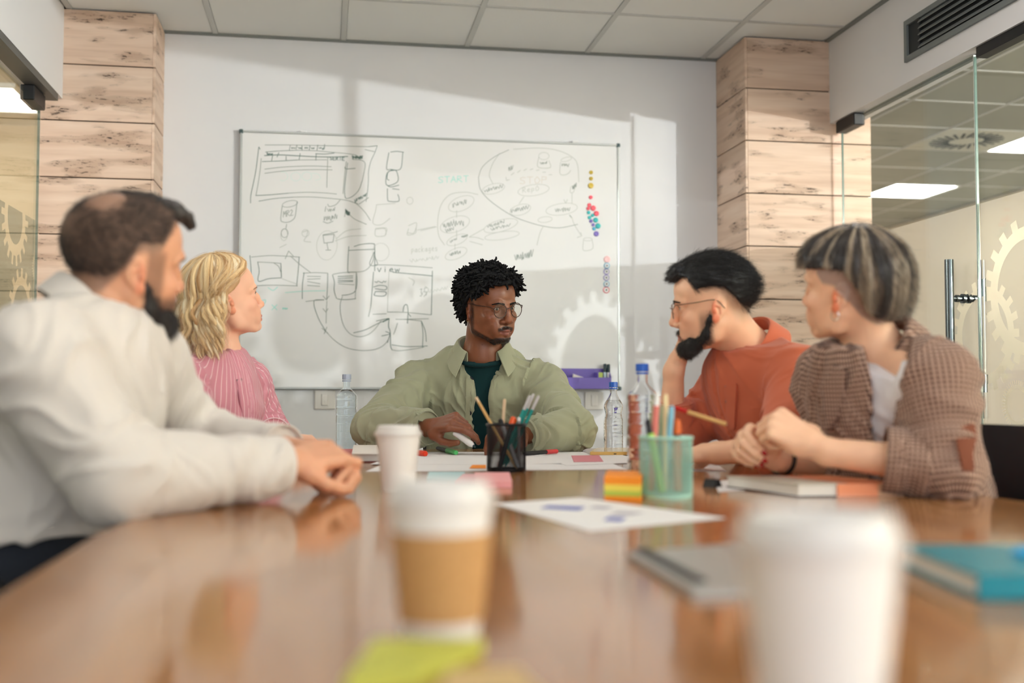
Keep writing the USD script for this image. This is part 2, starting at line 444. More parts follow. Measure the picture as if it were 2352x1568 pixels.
for cx, cy, rz_, band, n, tooth in ((42, 500, 88, 0.045, 18, 0.04), (-35, 690, 118, 0.05, 22, 0.045), (55, 720, 85, 0.035, 16, 0.035), (92, 615, 40, 0.012, 44, 0.014)):
    y, z = yz(cx, cy, GL)
    r = abs(yz(cx, cy - rz_, GL)[1] - z)
    gears_l.append(gear(y, z, r, band, n, tooth))
filmL = Polygon([(-0.2, 0.3), (4.9, 0.3), (4.9, 1.65), (-0.2, 1.65)])
tL.add('film', on_x(cut(filmL, gears_l), GL - 0.0112, 0.0006), MATS['milky_film_grey'], smooth=False)

# rooms beyond the glass
t = struct('wall_corridor', 'cream corridor wall seen through the right glass', 'wall')
t.add('plaster', cat(box(5.67, 5.8, YR, 12.2, 0, ZC), box(2.5, 5.8, 12.05, 12.2, 0, ZC)), MATS['cream_wall'])
t = struct('ceiling_corridor', 'suspended corridor ceiling seen through the right glass', 'ceiling')
cx = [2.72, 3.32, 3.92, 4.52, 5.12, 5.67]
cy = [6.47 + 0.6 * k for k in range(-13, 10)]
lights_r, diff_r = [], None
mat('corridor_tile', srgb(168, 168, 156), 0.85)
for i in range(5):
    for j in range(len(cy) - 1):
        if i == 3 and j in (4, 7, 10, 13, 16) or (i == 2 and j == 13):
            if i == 3:
                lights_r.append((cx[i], cy[j]))
            continue
        t.add('tile', box(cx[i] + 0.011, cx[i + 1] - 0.011, cy[j] + 0.011, cy[j + 1] - 0.011, ZC + 0.004, ZC + 0.02), MATS['corridor_tile'], smooth=False)
t.add('tile', box(2.495, 2.709, cy[0], cy[-1], ZC + 0.004, ZC + 0.02), MATS['corridor_tile'], smooth=False)
for x in cx[:-1]:
    t.add('rail', box(x - 0.011, x + 0.011, cy[0], 12.05, ZC, ZC + 0.03), MATS['ceiling_rail'], smooth=False)
for y in cy:
    t.add('rail', box(2.495, 5.67, y - 0.0105, y + 0.0105, ZC + 0.001, ZC + 0.03), MATS['ceiling_rail'], smooth=False)
t.add('void', box(2.495, 5.8, YR, 12.2, ZC + 0.03, ZC + 0.06), MATS['void_grey'])

def ceiling_light(x, y, label, z=ZC, glow='panel_glow'):
    t = Thing('ceiling_light', label, 'ceiling light', (x + 0.3, y + 0.3, z), group='square light panels in the ceilings')
    t.add('frame', cat(box(-0.288, 0.288, -0.288, -0.270, 0.0, 0.025), box(-0.288, 0.288, 0.270, 0.288, 0.0, 0.025), box(-0.288, -0.270, -0.27, 0.27, 0.0, 0.025), box(0.270, 0.288, -0.27, 0.27, 0.0, 0.025)), mat('lamp_frame', srgb(236, 236, 230), 0.4))
    t.add('diffuser', box(-0.270, 0.270, -0.270, 0.270, 0.006, 0.02), MATS[glow], smooth=False)
names = ['square corridor ceiling light nearest the camera, out past the right glass', 'square corridor ceiling light level with the pull bar', 'bright square ceiling light at the right edge of the picture, beside the round air diffuser', 'bright square ceiling light seen just right of the wood pillar through the glass door', 'last square ceiling light down the corridor']
for (x, y), lb in zip(sorted(lights_r, key=lambda q: q[1]), names):
    ceiling_light(x, y, lb)
t = Thing('air_diffuser', 'round swirl air diffuser in a square ceiling plate beyond the right glass', 'air vent', (4.22, 6.77, ZC))
t.add('plate', box(-0.288, 0.288, -0.288, 0.288, 0.0, 0.012, 0.002), mat('plate_white', srgb(206, 204, 190), 0.5), smooth=False)
for k in range(24):
    a = 2 * math.pi * k / 24
    b = trimesh.creation.box([0.125, 0.016, 0.004])
    b.apply_translation([0.175, 0, -0.0015])
    b.apply_transform(trimesh.transformations.rotation_matrix(0.35, [0, 0, 1], [0.11, 0, 0]))
    b.apply_transform(trimesh.transformations.rotation_matrix(a, [0, 0, 1]))
    t.add('slot', b, mat('slot_black', srgb(40, 42, 40), 0.7), smooth=False)

for (i, j), lb in zip(sorted(LIT), ('ceiling light panel over the table, left of its middle and nearer the whiteboard', 'ceiling light panel over the table, left of its middle and nearer the camera', 'ceiling light panel over the table, right of its middle and nearer the whiteboard', 'ceiling light panel over the table, right of its middle and nearer the camera')):
    ceiling_light((gx[i] + gx[i + 1]) / 2 - 0.3, (gy[j] + gy[j + 1]) / 2 - 0.3, lb, ZC, 'panel_glow_room')
t = struct('wall_side_room', 'tan wall of the room beyond the left glass', 'wall')
t.add('plaster', cat(box(-6, -1.2, 7.35, 7.5, 0, ZC), box(-6, -5.9, YR, 7.4, 0, ZC), box(-1.26, -1.15, 5.42, 7.4, 0, ZC)), MATS['tan_wall'])
t = struct('ceiling_side_room', 'ceiling of the room beyond the left glass', 'ceiling')
t.add('board', box(-6, -1.275, YR, 7.5, ZC, ZC + 0.04), mat('side_tile', srgb(205, 196, 172), 0.8))
ceiling_light(-2.27, 6.33, 'square ceiling light seen through the left glass at the upper left of the picture', ZC - 0.026, 'panel_glow_soft')
ceiling_light(-2.27, 4.53, 'square ceiling light of the left room, above the left glass edge', ZC - 0.026, 'panel_glow_soft')
ceiling_light(-4.07, 6.33, 'square ceiling light deep in the left room', ZC - 0.026, 'panel_glow_soft')

# air grille in the right soffit
g0, g1 = at_x(2080, 145, XR), at_x(2272, 0, XR)
ya, yb_ = 3.45, at_x(2082, 100, XR)[1]
za, zb = at_x(2082, 145, XR)[2], at_x(2082, 50, XR)[2]
t = Thing('air_grille', 'grey framed air grille with slanted slats high in the right soffit', 'air vent', (XR, (ya + yb_) / 2, (za + zb) / 2))
fr = 0.022
mat('grille_grey', srgb(118, 124, 124), 0.45)
mat('grille_dark', srgb(34, 38, 40), 0.6)
t.add('frame', cat(box(XR - 0.012, XR, ya, yb_, za, za + fr), box(XR - 0.012, XR, ya, yb_, zb - fr, zb), box(XR - 0.012, XR, ya, ya + fr, za + fr, zb - fr), box(XR - 0.012, XR, yb_ - fr, yb_, za + fr, zb - fr)), MATS['grille_grey'], w=True)
t.add('back_plate', box(XR - 0.002, XR - 0.0005, ya + fr, yb_ - fr, za + fr, zb - fr), MATS['grille_dark'], w=True)
t.add('divider', box(XR - 0.010, XR - 0.002, yb_ - 0.12, yb_ - 0.105, za + fr, zb - fr), MATS['grille_dark'], w=True)
ns = 5
for k in range(ns):
    z = za + fr + (zb - za - 2 * fr) * (k + 0.5) / ns
    s = box(-0.0015, 0.0015, ya + fr, yb_ - 0.12, -0.011, 0.011)
    s.apply_transform(trimesh.transformations.rotation_matrix(0.7, [0, 1, 0]))
    s.apply_translation([XR - 0.0105, 0, z])
    t.add('slat', s, MATS['grille_grey'], w=True, smooth=False)

# ------------------------------------------------------------------ table
ZT = 0.74
graph('table_wood', {
    'g': ('geometry', {}), 'm': ('mapping', {'mapping_type': 'point', 'scale': (9.0, 1.1, 1.0)}), 'n': ('noise_texture', {'scale': 1.6, 'detail': 6.0, 'roughness': 0.6, 'distortion': 0.6}),
    'r': ('rgb_ramp', {'ramp': [(0.25, srgb(138, 88, 46)), (0.5, srgb(168, 114, 66)), (0.75, srgb(188, 136, 86))]}),
    'p': ('principled_bsdf', {'roughness': 0.11, 'specular_ior_level': 0.7})},
    [('g.position', 'm.vector'), ('m.vector', 'n.vector'), ('n.fac', 'r.fac'), ('r.color', 'p.base_color')])
t = Thing('conference_table', 'long glossy brown wooden meeting table in the middle of the room', 'table', (0.42, 1.6, 0))
ctr = [(-0.30, -1.2), (-0.305, 1.55), (-0.27, 2.0), (-0.20, 2.6), (-0.10, 3.2), (-0.04, 3.56), (0.02, 3.66), (0.12, 3.70), (0.80, 3.70), (0.93, 3.66), (1.0, 3.55), (1.05, 3.2), (1.13, 2.6), (1.19, 2.0), (1.21, 1.55), (1.21, -1.2)]
top = Polygon(ctr)
m = m3.Manifold.extrude(m3.CrossSection([np.array(top.exterior.coords)[:-1]]), 0.03)
tm = cat(prism(top.buffer(-0.004), ZT - 0.004, ZT), prism(top, ZT - 0.034, ZT - 0.004))
t.add('tabletop', tm, MATS['table_wood'], w=True, smooth=False)
for x, y in ((0.0, -0.8), (0.9, -0.8), (0.15, 3.1), (0.85, 3.1), (0.0, 1.3), (0.9, 1.3)):
    t.add('leg', box(x - 0.035, x + 0.035, y - 0.035, y + 0.035, 0, ZT - 0.034, 0.004), MATS['dark_metal'], w=True)
t.add('apron', box(0.0, 0.9, -0.82, -0.78, ZT - 0.09, ZT - 0.034), MATS['dark_metal'], w=True)
t.add('apron', box(0.15, 0.85, 3.08, 3.12, ZT - 0.09, ZT - 0.034), MATS['dark_metal'], w=True)

# ------------------------------------------------------------------ whiteboard
YW = YB - 0.030                                              # the writing surface
tl, tr, br, bl = at_y(557, 300, YW), at_y(1418, 340, YW), at_y(1420, 888, YW), at_y(550, 890, YW)
wx0, wx1 = (tl[0] + bl[0]) / 2, (tr[0] + br[0]) / 2
wz1, wz0 = (tl[2] + tr[2]) / 2, (bl[2] + br[2]) / 2
graph('board_white', {'p': ('principled_bsdf', {'base_color': srgb(232, 232, 231), 'roughness': 0.22, 'specular_ior_level': 0.5})}, [])
mat('aluminium', srgb(186, 190, 186), 0.35, metallic=0.7)
wb = Thing('whiteboard', 'large whiteboard covered with marker sketches on the back wall', 'whiteboard', ((wx0 + wx1) / 2, YB, wz0))
wb.add('panel', box(wx0, wx1, YW, YB - 0.002, wz0, wz1), MATS['board_white'], w=True, smooth=False)
fw = 0.010
wb.add('frame_bar', box(wx0 - fw, wx1 + fw, YW - 0.006, YB, wz1, wz1 + fw, 0.002), MATS['aluminium'], w=True)
wb.add('frame_bar', box(wx0 - fw, wx1 + fw, YW - 0.006, YB, wz0 - fw, wz0, 0.002), MATS['aluminium'], w=True)
wb.add('frame_bar', box(wx0 - fw, wx0, YW - 0.006, YB, wz0, wz1, 0.002), MATS['aluminium'], w=True)
wb.add('frame_bar', box(wx1, wx1 + fw, YW - 0.006, YB, wz0, wz1, 0.002), MATS['aluminium'], w=True)
mat('cap_grey', srgb(72, 92, 92), 0.5)
for x in (wx0 - fw / 2, wx1 + fw / 2):
    for z in (wz0 - fw / 2, wz1 + fw / 2):
        wb.add('corner_cap', box(x - 0.010, x + 0.010, YW - 0.008, YB, z - 0.010, z + 0.010, 0.004), MATS['cap_grey'], w=True)
for px in (697, 1322):
    q = at_y(px, 300, YW)
    wb.add('wall_hook', cat(box(q[0] - 0.016, q[0] + 0.016, YW + 0.004, YB, wz1 + 0.010, wz1 + 0.022, 0.003)), MATS['board_white'], w=True)

mat('ink_dark', srgb(92, 116, 110), 0.6); mat('ink_mid', srgb(146, 156, 150), 0.6); mat('ink_faint', srgb(192, 196, 190), 0.6)
mat('ink_teal', srgb(150, 222, 210), 0.6); mat('ink_teal_pale', srgb(206, 230, 224), 0.6); mat('ink_tan', srgb(214, 206, 196), 0.6)
CROP = {2: (520, 220, 4.9), 3: (520, 520, 3.92), 4: (950, 270, 3.794)}
class Ink:
    def __init__(s, crop):
        s.o = CROP[crop]; s.items = []
    def P(s, u, v):
        q = at_y(s.o[0] + u / s.o[2], s.o[1] + v / s.o[2], YW)
        return q[0], q[2]
    def line(s, *pts, w=3.0):
        p = np.array([s.P(*q) for q in pts])
        if len(p) > 2:
            p = spline(p, 6 * len(p))[:, :2] if p.shape[1] == 3 else spline(np.c_[p, np.zeros(len(p))], 6 * len(p))[:, :2]
        s.items.append(LineString(p).buffer(w / 2000, 3))
    def poly(s, *pts, w=3.0):
        s.items.append(LineString([s.P(*q) for q in pts]).buffer(w / 2000, 3))
    def oval(s, u, v, ru, rv, tilt=0, w=2.4, a0=0, a1=6.45):
        a = np.linspace(a0, a1, 40)
        c, q = math.cos(math.radians(tilt)), math.sin(math.radians(tilt))
        s.items.append(LineString([s.P(u + c * ru * math.cos(k) - q * rv * math.sin(k), v + q * ru * math.cos(k) + c * rv * math.sin(k)) for k in a]).buffer(w / 2000, 3))
    def scrib(s, u0, v0, u1, v1, h, n, seed=0, w=2.6):
        r = random.Random(seed)
        pts = []
        for k in range(2 * n + 1):
            t = k / (2 * n)
            pts.append((u0 + (u1 - u0) * t + r.uniform(-.3, .3) * (u1 - u0) / n, v0 + (v1 - v0) * t + (h / 2 if k % 2 else -h / 2) * r.uniform(.4, 1.1)))
        p = [s.P(*q) for q in pts]
        s.items.append(LineString(spline(np.c_[np.array(p), np.zeros(len(p))], 5 * len(p))[:, :2]).buffer(w / 2000, 3))
    def text(s, word, u0, v0, u1, v1, h, w=2.6):
        """single-stroke capitals; (u0, v0) to (u1, v1) is the base line"""
        n = len(word)
        for i, ch in enumerate(word):
            a, b = i / n, (i + 0.78) / n
            for st in GLYPH[ch]:
                pts = []
                for gx_, gy_ in st:
                    t = a + (b - a) * gx_
                    pts.append(s.P(u0 + (u1 - u0) * t, v0 + (v1 - v0) * t - h * gy_))
                s.items.append(LineString(pts).buffer(w / 2000, 3))
    def done(s, name, material, label):
        u = unary_union(s.items)
        m = prism(u, 0, 0.0004)
        wb.add(name, moved(m, frame4((0, YW, 0), (1, 0, 0), (0, 0, 1), (0, -1, 0))), MATS[material], w=True, smooth=False, label=label, kind='stuff')
        s.items = []
GLYPH = {'S': [[(1, .9), (.6, 1), (.1, .85), (.2, .6), (.8, .4), (.9, .15), (.5, 0), (0, .1)]], 'T': [[(0, 1), (1, 1)], [(.5, 1), (.5, 0)]], 'A': [[(0, 0), (.5, 1), (1, 0)], [(.2, .4), (.8, .4)]],
         'R': [[(0, 0), (.05, 1), (.7, .95), (.8, .65), (.1, .5), (1, 0)]], 'O': [[(.5, 1), (.05, .6), (.2, .05), (.7, .05), (1, .5), (.5, 1)]], 'P': [[(0, 0), (.05, 1), (.8, .9), (.75, .55), (.05, .5)]],
         'v': [[(0, .7), (.4, 0), (.8, .75)]], 'i': [[(.4, .65), (.4, 0)], [(.4, .95), (.45, .9)]], 'e': [[(.1, .35), (.85, .4), (.6, .7), (.15, .5), (.2, .1), (.9, .05)]], 'w': [[(0, .6), (.25, 0), (.5, .5), (.75, 0), (1, .6)]],
         'E': [[(1, 1), (0, 1), (0, 0), (1, 0)], [(0, .5), (.7, .5)]], 'I': [[(.5, 1), (.5, 0)]], 'M': [[(0, 0), (.1, 1), (.5, .4), (.9, 1), (1, 0)]], '2': [[(0, .8), (.4, 1), (.8, .75), (0, 0), (1, 0)]], 'D': [[(0, 0), (0, 1), (.7, .9), (1, .5), (.7, .1), (0, 0)]],
         'p': [[(.1, -.3), (.1, .6), (.7, .6), (.8, .2), (.1, .1)]], 'o': [[(.5, .6), (.1, .3), (.5, 0), (.9, .3), (.5, .6)]], 'a': [[(.8, .6), (.2, .5), (.1, .1), (.6, .05), (.8, .6), (.95, 0)]], 'c': [[(.9, .5), (.4, .6), (.1, .3), (.4, 0), (.9, .1)]],
         'k': [[(.1, 1), (.1, 0)], [(.8, .6), (.1, .3), (.9, 0)]], 'g': [[(.8, .6), (.2, .5), (.2, .1), (.8, .1), (.8, .6), (.75, -.3), (.2, -.3)]], 's': [[(.9, .55), (.3, .6), (.3, .35), (.8, .25), (.7, 0), (.1, .05)]], 'L': [[(0, 1), (0, 0), (.9, 0)]],
         '3': [[(.1, .9), (.7, .95), (.4, .55), (.9, .3), (.4, 0), (0, .1)]], '5': [[(.9, 1), (.2, 1), (.15, .55), (.8, .5), (.8, .1), (.1, 0)]]}

k = Ink(2)
k.line((365, 575), (350, 700), (330, 850), (300, 1000), (275, 1120), (272, 1205)); k.poly((365, 575), (380, 600))
k.line((1600, 572), (1697, 562)); k.line((1697, 565), (1670, 640), (1625, 740), (1600, 850), (1598, 950), (1590, 1060), (1572, 1190), w=2.2)
k.poly((720, 553), (708, 612), w=2.2); k.poly((795, 553), (783, 600)); k.poly((850, 560), (852, 612)); k.poly((940, 560), (932, 612)); k.poly((1028, 553), (1020, 612)); k.line((1105, 548), (1100, 595), (1080, 605))
for i, (a, b) in enumerate(((728, 772), (810, 848), (880, 915), (955, 995), (1045, 1090))): k.scrib(a, 588, b, 588, 18, 2, i, 3)
k.line((440, 632), (600, 620), (800, 612), w=2.6); k.line((430, 672), (600, 665), (800, 675), (1000, 685), (1200, 688), (1365, 682), w=4); k.poly((455, 632), (460, 668)); k.line((1005, 652), (1110, 655), (1200, 645), (1216, 640))
k.scrib(465, 652, 520, 660, 22, 4, 3, 3.5)
for a in (((590, 640), (570, 688)), ((830, 650), (818, 720)), ((1010, 650), (1007, 725)), ((520, 675), (508, 735)), ((672, 680), (672, 728))): k.poly(*a, w=3)
k.line((403, 740), (600, 733), (800, 722)); k.line((330, 1122), (500, 1113), (700, 1095)); k.line((365, 1185), (550, 1155), (750, 1140), w=2.6)
k.text('SERIE', 1165, 720, 1335, 728, 34, 3); k.scrib(1420, 692, 1532, 690, 34, 7, 8, 5)
k.line((1365, 755), (1345, 900), (1330, 1050), (1335, 1130), (1355, 1155), (1420, 1130), (1490, 1060), (1530, 950), w=2.6); k.line((1335, 800), (1345, 822), (1450, 816))
k.scrib(1440, 1185, 1580, 1105, 40, 7, 5, 3); k.scrib(1340, 1300, 1385, 1330, 50, 5, 6, 4)
k.done('ink_drawing', 'ink_dark', 'dark green window sketch at the top left')
k.line((392, 705), (378, 850), (355, 1000), (333, 1120)); k.line((435, 553), (700, 553), (1000, 558), (1300, 565), (1600, 572)); k.line((1560, 605), (1665, 628)); k.line((800, 612), (1000, 618), (1200, 636), (1340, 648), (1460, 665)); k.line((800, 722), (1000, 720), (1130, 720))
k.line((1142, 690), (1135, 850), (1130, 1030)); k.line((432, 825), (600, 805), (800, 793), (1000, 790), (1180, 798)); k.line((432, 872), (600, 850), (800, 835), (1000, 830), (1190, 833))
k.line((1530, 950), (1555, 830), (1560, 760), (1520, 725), (1420, 715)); k.line((1350, 740), (1330, 900), (1312, 1100)); k.line((700, 1095), (900, 1085), (1100, 1092), (1240, 1105)); k.line((750, 1140), (950, 1138), (1150, 1152), (1350, 1175), (1480, 1215))
k.oval(715, 1215, 88, 34, -12); k.line((628, 1240), (612, 1390), (640, 1420), (690, 1422), (740, 1400), (775, 1350), (795, 1190)); k.text('MR2', 640, 1365, 760, 1340, 65)
k.poly((678, 1445), (670, 1490)); k.oval(655, 1545, 38, 50)
k.line((1140, 1220), (1160, 1245), (1230, 1225), (1285, 1165)); k.line((1120, 1245), (1110, 1300)); k.scrib(1140, 1290, 1225, 1272, 40, 4, 1); k.scrib(1095, 1390, 1250, 1355, 60, 7, 2); k.line((1090, 1415), (1140, 1432), (1200, 1410))
k.line((1330, 1360), (1350, 1290), (1390, 1340), (1450, 1390), (1575, 1445)); k.line((1390, 1185), (1470, 1220), (1560, 1310), (1620, 1400)); k.line((1490, 1220), (1600, 1145))
k.done('ink_drawing', 'ink_mid', 'grey sketch lines of a window, drums and a rocket')
k.line((1690, 1225), (1680, 1290), (1650, 1430), (1740, 1450), (1840, 1380)); k.line((1690, 1225), (1900, 1210)); k.oval(2065, 1180, 35, 40); k.oval(890, 1545, 40, 40)
k.line((2050, 1460), (2140, 1430), (2110, 1540), (2040, 1540)); k.line((2150, 1510), (2350, 1470)); k.line((1680, 1490), (1800, 1490), (1790, 1560))
k.done('ink_drawing', 'ink_faint', 'pale grey wiped sketch lines')
k.oval(635, 905, 55, 50, w=2, a0=-2, a1=2.2); k.oval(780, 910, 55, 48, w=2); k.oval(905, 905, 55, 48, w=2); k.line((960, 870), (1030, 880), (1060, 930), (1000, 950), w=2)
k.done('ink_drawing', 'ink_teal_pale', 'pale teal wiped letters')
k.line((1828, 640), (1803, 815), (1850, 828), (1960, 820), (1985, 640)); k.line((1850, 632), (1920, 625), (1995, 635)); k.line((1870, 830), (1810, 870), (1795, 980), (1830, 1010), (1930, 960), (1915, 850), (1870, 840), (1820, 860), (1808, 930), (1830, 950), w=3.2)
k.line((1800, 1000), (1850, 1025), (1940, 1005)); k.line((1812, 1045), (1815, 1165), (1840, 1188), (1930, 1188), (1945, 1160), (1930, 1110)); k.line((1870, 1045), (1945, 1055))
k.done('ink_drawing', 'ink_dark', 'column of small boxes')
k = Ink(3)
k.line((212, 262), (222, 400), (212, 500)); k.line((282, 318), (295, 400), (288, 492), (380, 470), (495, 462)); k.line((490, 332), (495, 455), w=3.4); k.line((655, 275), (648, 380), (633, 530))
k.line((700, 415), (685, 520), (683, 650)); k.line((912, 425), (910, 540), (903, 660)); k.line((955, 435), (972, 500), (970, 570), (985, 630), (1005, 652), (1080, 658), (1165, 650)); k.line((1170, 412), (1175, 500), (1160, 580), (1110, 610), (1040, 620))
for a, b in ((450, 445), (468, 462), (484, 486), (500, 495)): k.poly((1005, a), (1138, b), w=3.2)
k.line((1102, 180), (1095, 300), (1093, 405), (1110, 415)); k.line((1105, 215), (1200, 210), (1330, 205)); k.line((1150, 180), (1220, 160), (1320, 155), (1335, 190), (1335, 400)); k.line((1330, 230), (1290, 340), (1360, 345), (1340, 280), (1330, 230), w=2.4)
k.line((880, 660), (800, 662), (788, 690), (800, 750), (840, 850), (900, 950), w=3); k.line((1145, 957), (1250, 930), (1350, 880), (1460, 830)); k.line((1350, 850), (1465, 828), (1410, 860), w=3.4); k.line((1465, 830), (1460, 900), (1475, 950), (1478, 1070), (1490, 1110), w=3.4)
k.line((1400, 985), (1475, 965), (1435, 945), w=3.2); k.line((1475, 965), (1450, 1045)); k.line((1490, 1065), (1600, 1080), (1700, 1080), (1810, 1075)); k.line((1755, 850), (1770, 960), (1765, 1090)); k.line((1755, 850), (1790, 940), (1800, 1035))
k.line((1590, 765), (1600, 715), (1625, 705), (1635, 760), (1630, 870), w=3.2); k.line((1635, 780), (1660, 810)); k.text('view', 1360, 408, 1570, 408, 46, 3)
k.line((1325, 410), (1310, 600), (1300, 720)); k.line((1325, 545), (1380, 530), (1440, 540), (1430, 570), (1340, 560)); k.line((1340, 590), (1335, 620), (1420, 625), (1435, 590), (1340, 585)); k.scrib(1340, 500, 1445, 495, 18, 3, 4)
k.line((1500, 412), (1700, 430), (1855, 445), w=3.2); k.line((1855, 400), (1850, 600), (1845, 795))
k.done('ink_drawing', 'ink_dark', 'dark boxes and looping arrows in the lower half')
k.line((225, 275), (380, 262), (500, 265), (660, 275)); k.line((235, 535), (400, 528), (560, 532), (640, 535)); k.line((288, 320), (400, 325), (490, 332)); k.line((430, 330), (470, 360), (490, 410)); k.poly((530, 290), (560, 220), (605, 270)); k.line((575, 265), (660, 340), (755, 412))
k.line((690, 420), (800, 415), (912, 420)); k.line((715, 675), (800, 665), (880, 660))
for a in ((730, 448, 850, 450), (730, 475, 845, 470), (730, 495, 843, 515), (730, 530, 840, 538)): k.poly(a[:2], a[2:])
k.poly((870, 625), (900, 660), (925, 625)); k.poly((870, 740), (895, 770), (915, 740)); k.line((905, 670), (900, 760), (898, 870)); k.poly((1010, 515), (1150, 525)); k.line((960, 430), (1050, 415), (1170, 412)); k.line((1170, 412), (1165, 530), (1160, 650))
k.line((1335, 240), (1310, 330), (1240, 400), (1100, 410)); k.poly((870, 80), (880, 150), (960, 140), (970, 70), (870, 80)); k.line((870, 75), (950, 60), (1000, 45)); k.poly((905, 150), (915, 205)); k.poly((895, 212), (940, 212))
k.line((1300, 720), (1280, 810)); k.line((1340, 345), (1500, 348), (1700, 360), (1855, 372)); k.line((1450, 770), (1600, 772), (1845, 795)); k.line((1320, 790), (1440, 785)); k.line((1600, 835), (1820, 830)); k.line((1525, 835), (1640, 838), (1755, 850)); k.line((1490, 1110), (1560, 1118), (1700, 1100), (1780, 1085))
k.line((900, 950), (980, 1030), (1080, 1090), (1200, 1115), (1320, 1110), (1400, 1080), (1450, 1030), (1470, 980)); k.line((1045, 630), (1025, 700), (1030, 800), (1060, 900), (1120, 970), (1200, 992), (1280, 970), (1340, 920), (1390, 850))
k.poly((860, 915), (915, 960)); k.poly((905, 905), (880, 965)); k.text('35', 1740, 630, 1815, 620, 70, 2); k.line((1540, 870), (1525, 920), (1505, 970))
k.done('ink_drawing', 'ink_mid', 'grey thin lines and arcs joining the boxes')
k.oval(905, 170, 92, 132, 5, 2); k.line((980, 130), (1100, 90), (1260, 80)); k.line((990, 110), (1080, 40), (1210, 20)); k.line((1340, 25), (1345, 85), (1430, 80), (1425, 20), (1340, 25)); k.oval(1390, 230, 75, 80, 0, 2); k.line((1465, 400), (1455, 600), (1450, 770)); k.oval(520, 75, 30, 52, 5); k.line((690, 50), (730, 40), (720, 90), (700, 130), (760, 140))
k.line((480, 190), (540, 160)); k.line((1640, 460), (1690, 490), (1680, 530)); k.line((1640, 20), (1630, 75), (1700, 60), (1710, 10)); k.line((500, 470), (640, 520))
k.done('ink_drawing', 'ink_faint', 'pale wiped circle and boxes')
k.line((530, 595), (700, 582), (890, 578), w=2.6); k.line((375, 550), (420, 575), (460, 545)); k.poly((410, 705), (455, 750)); k.poly((455, 705), (410, 750)); k.scrib(505, 740, 550, 740, 14, 3, 2, 4); k.line((310, 670), (350, 660), (345, 690), (300, 705))
k.done('ink_drawing', 'ink_teal', 'teal ticks and crosses')
k = Ink(4)
k.line((565, 520), (580, 620), (640, 700), (740, 780), (870, 860), (1000, 910), (1130, 945), (1270, 960), (1430, 930), w=2.8); k.line((830, 280), (700, 345), (600, 430), (565, 520), w=2.4)
k.scrib(1105, 400, 1165, 390, 20, 4, 1, 3); k.scrib(1290, 415, 1350, 412, 26, 4, 2, 3); k.scrib(1385, 610, 1415, 585, 40, 3, 3, 4); k.scrib(420, 1038, 470, 1026, 14, 5, 4, 4); k.scrib(315, 1082, 380, 1052, 18, 4, 5); k.scrib(825, 455, 865, 430, 40, 3, 6)
k.line((1360, 850), (1375, 870), w=4); k.scrib(315, 1195, 410, 1170, 34, 6, 7, 3); k.scrib(850, 815, 1000, 778, 34, 8, 8); k.scrib(340, 765, 465, 728, 42, 6, 9); k.scrib(640, 950, 790, 905, 30, 8, 10); k.scrib(670, 975, 845, 935, 26, 7, 11)
k.scrib(255, 945, 350, 920, 44, 5, 12); k.scrib(350, 915, 440, 920, 60, 4, 13); k.scrib(280, 985, 350, 965, 30, 4, 14); k.scrib(610, 640, 775, 598, 34, 8, 15); k.scrib(1235, 808, 1365, 795, 34, 7, 16); k.scrib(880, 1225, 1040, 1180, 60, 9, 17, 3)
k.done('ink_drawing', 'ink_mid', 'grey notes and the big circle at the upper right')
k.line((870, 275), (1100, 265), (1270, 290), (1390, 350), (1430, 420), (1440, 560)); k.line((750, 310), (690, 400), (660, 500), (690, 575)); k.oval(1135, 335, 45, 32); k.line((1090, 345), (1085, 430), (1190, 435), (1180, 375)); k.oval(1330, 363, 48, 17, -15); k.line((1280, 390), (1275, 485), (1310, 500), (1350, 485), (1368, 460))
for i in range(7): k.line((850 + i * 55, 500 - 45 * math.sin(i / 6 * 3.1)), (875 + i * 55, 490 - 45 * math.sin((i + .4) / 6 * 3.1)))
k.oval(1045, 632, 137, 48, -8); k.text('RepO', 950, 655, 1100, 635, 44, 2.4); k.oval(695, 620, 100, 42, -14); k.oval(415, 750, 118, 60, -22); k.oval(360, 930, 132, 66, -18); k.poly((375, 810), (375, 870)); k.poly((375, 980), (375, 1040)); k.poly((360, 1100), (360, 1150)); k.oval(378, 1065, 95, 40, -22); k.oval(370, 1185, 100, 45, -22)
k.line((560, 670), (450, 650), (320, 670), (240, 760), (210, 900), (220, 1030), (270, 1110)); k.oval(760, 942, 152, 50, -15); k.oval(770, 1028, 152, 34, -8); k.poly((485, 1040), (610, 970)); k.line((485, 1040), (550, 1045), (610, 1065)); k.line((490, 1078), (600, 1108)); k.oval(930, 803, 92, 45, -16); k.oval(1290, 798, 138, 50, -8); k.oval(1145, 888, 62, 25, -6); k.line((960, 690), (920, 750))
k.line((1380, 870), (1400, 930), (1455, 1020)); k.poly((1425, 1045), (1465, 1030), (1455, 1000)); k.poly((1380, 660), (1380, 750)); k.line((1370, 600), (1365, 650), (1395, 645), (1410, 580)); k.line((1130, 945), (1100, 1010), (1075, 1110)); k.line((1480, 1070), (1480, 1155), (1560, 1140), (1555, 1060)); k.oval(1518, 1060, 38, 14); k.line((60, 985), (200, 952)); k.poly((805, 520), (810, 548), (835, 540)); k.poly((1310, 715), (1325, 745), (1340, 715))
k.text('packages', -20, 1175, 215, 1160, 48, 2.2); k.scrib(-30, 1250, 225, 1215, 30, 9, 21, 2); k.scrib(60, 1530, 300, 1480, 26, 8, 22, 2); k.line((100, 1470), (130, 1500), (90, 1560))
k.done('ink_drawing', 'ink_faint', 'pale grey ovals and notes at the right')
k.text('START', 215, 568, 490, 558, 52, 2.6); k.done('ink_drawing', 'ink_teal', 'teal word START')
k.text('STOP', 925, 578, 1180, 570, 58, 2.6); k.done('ink_drawing', 'ink_tan', 'pale wiped word STOP')

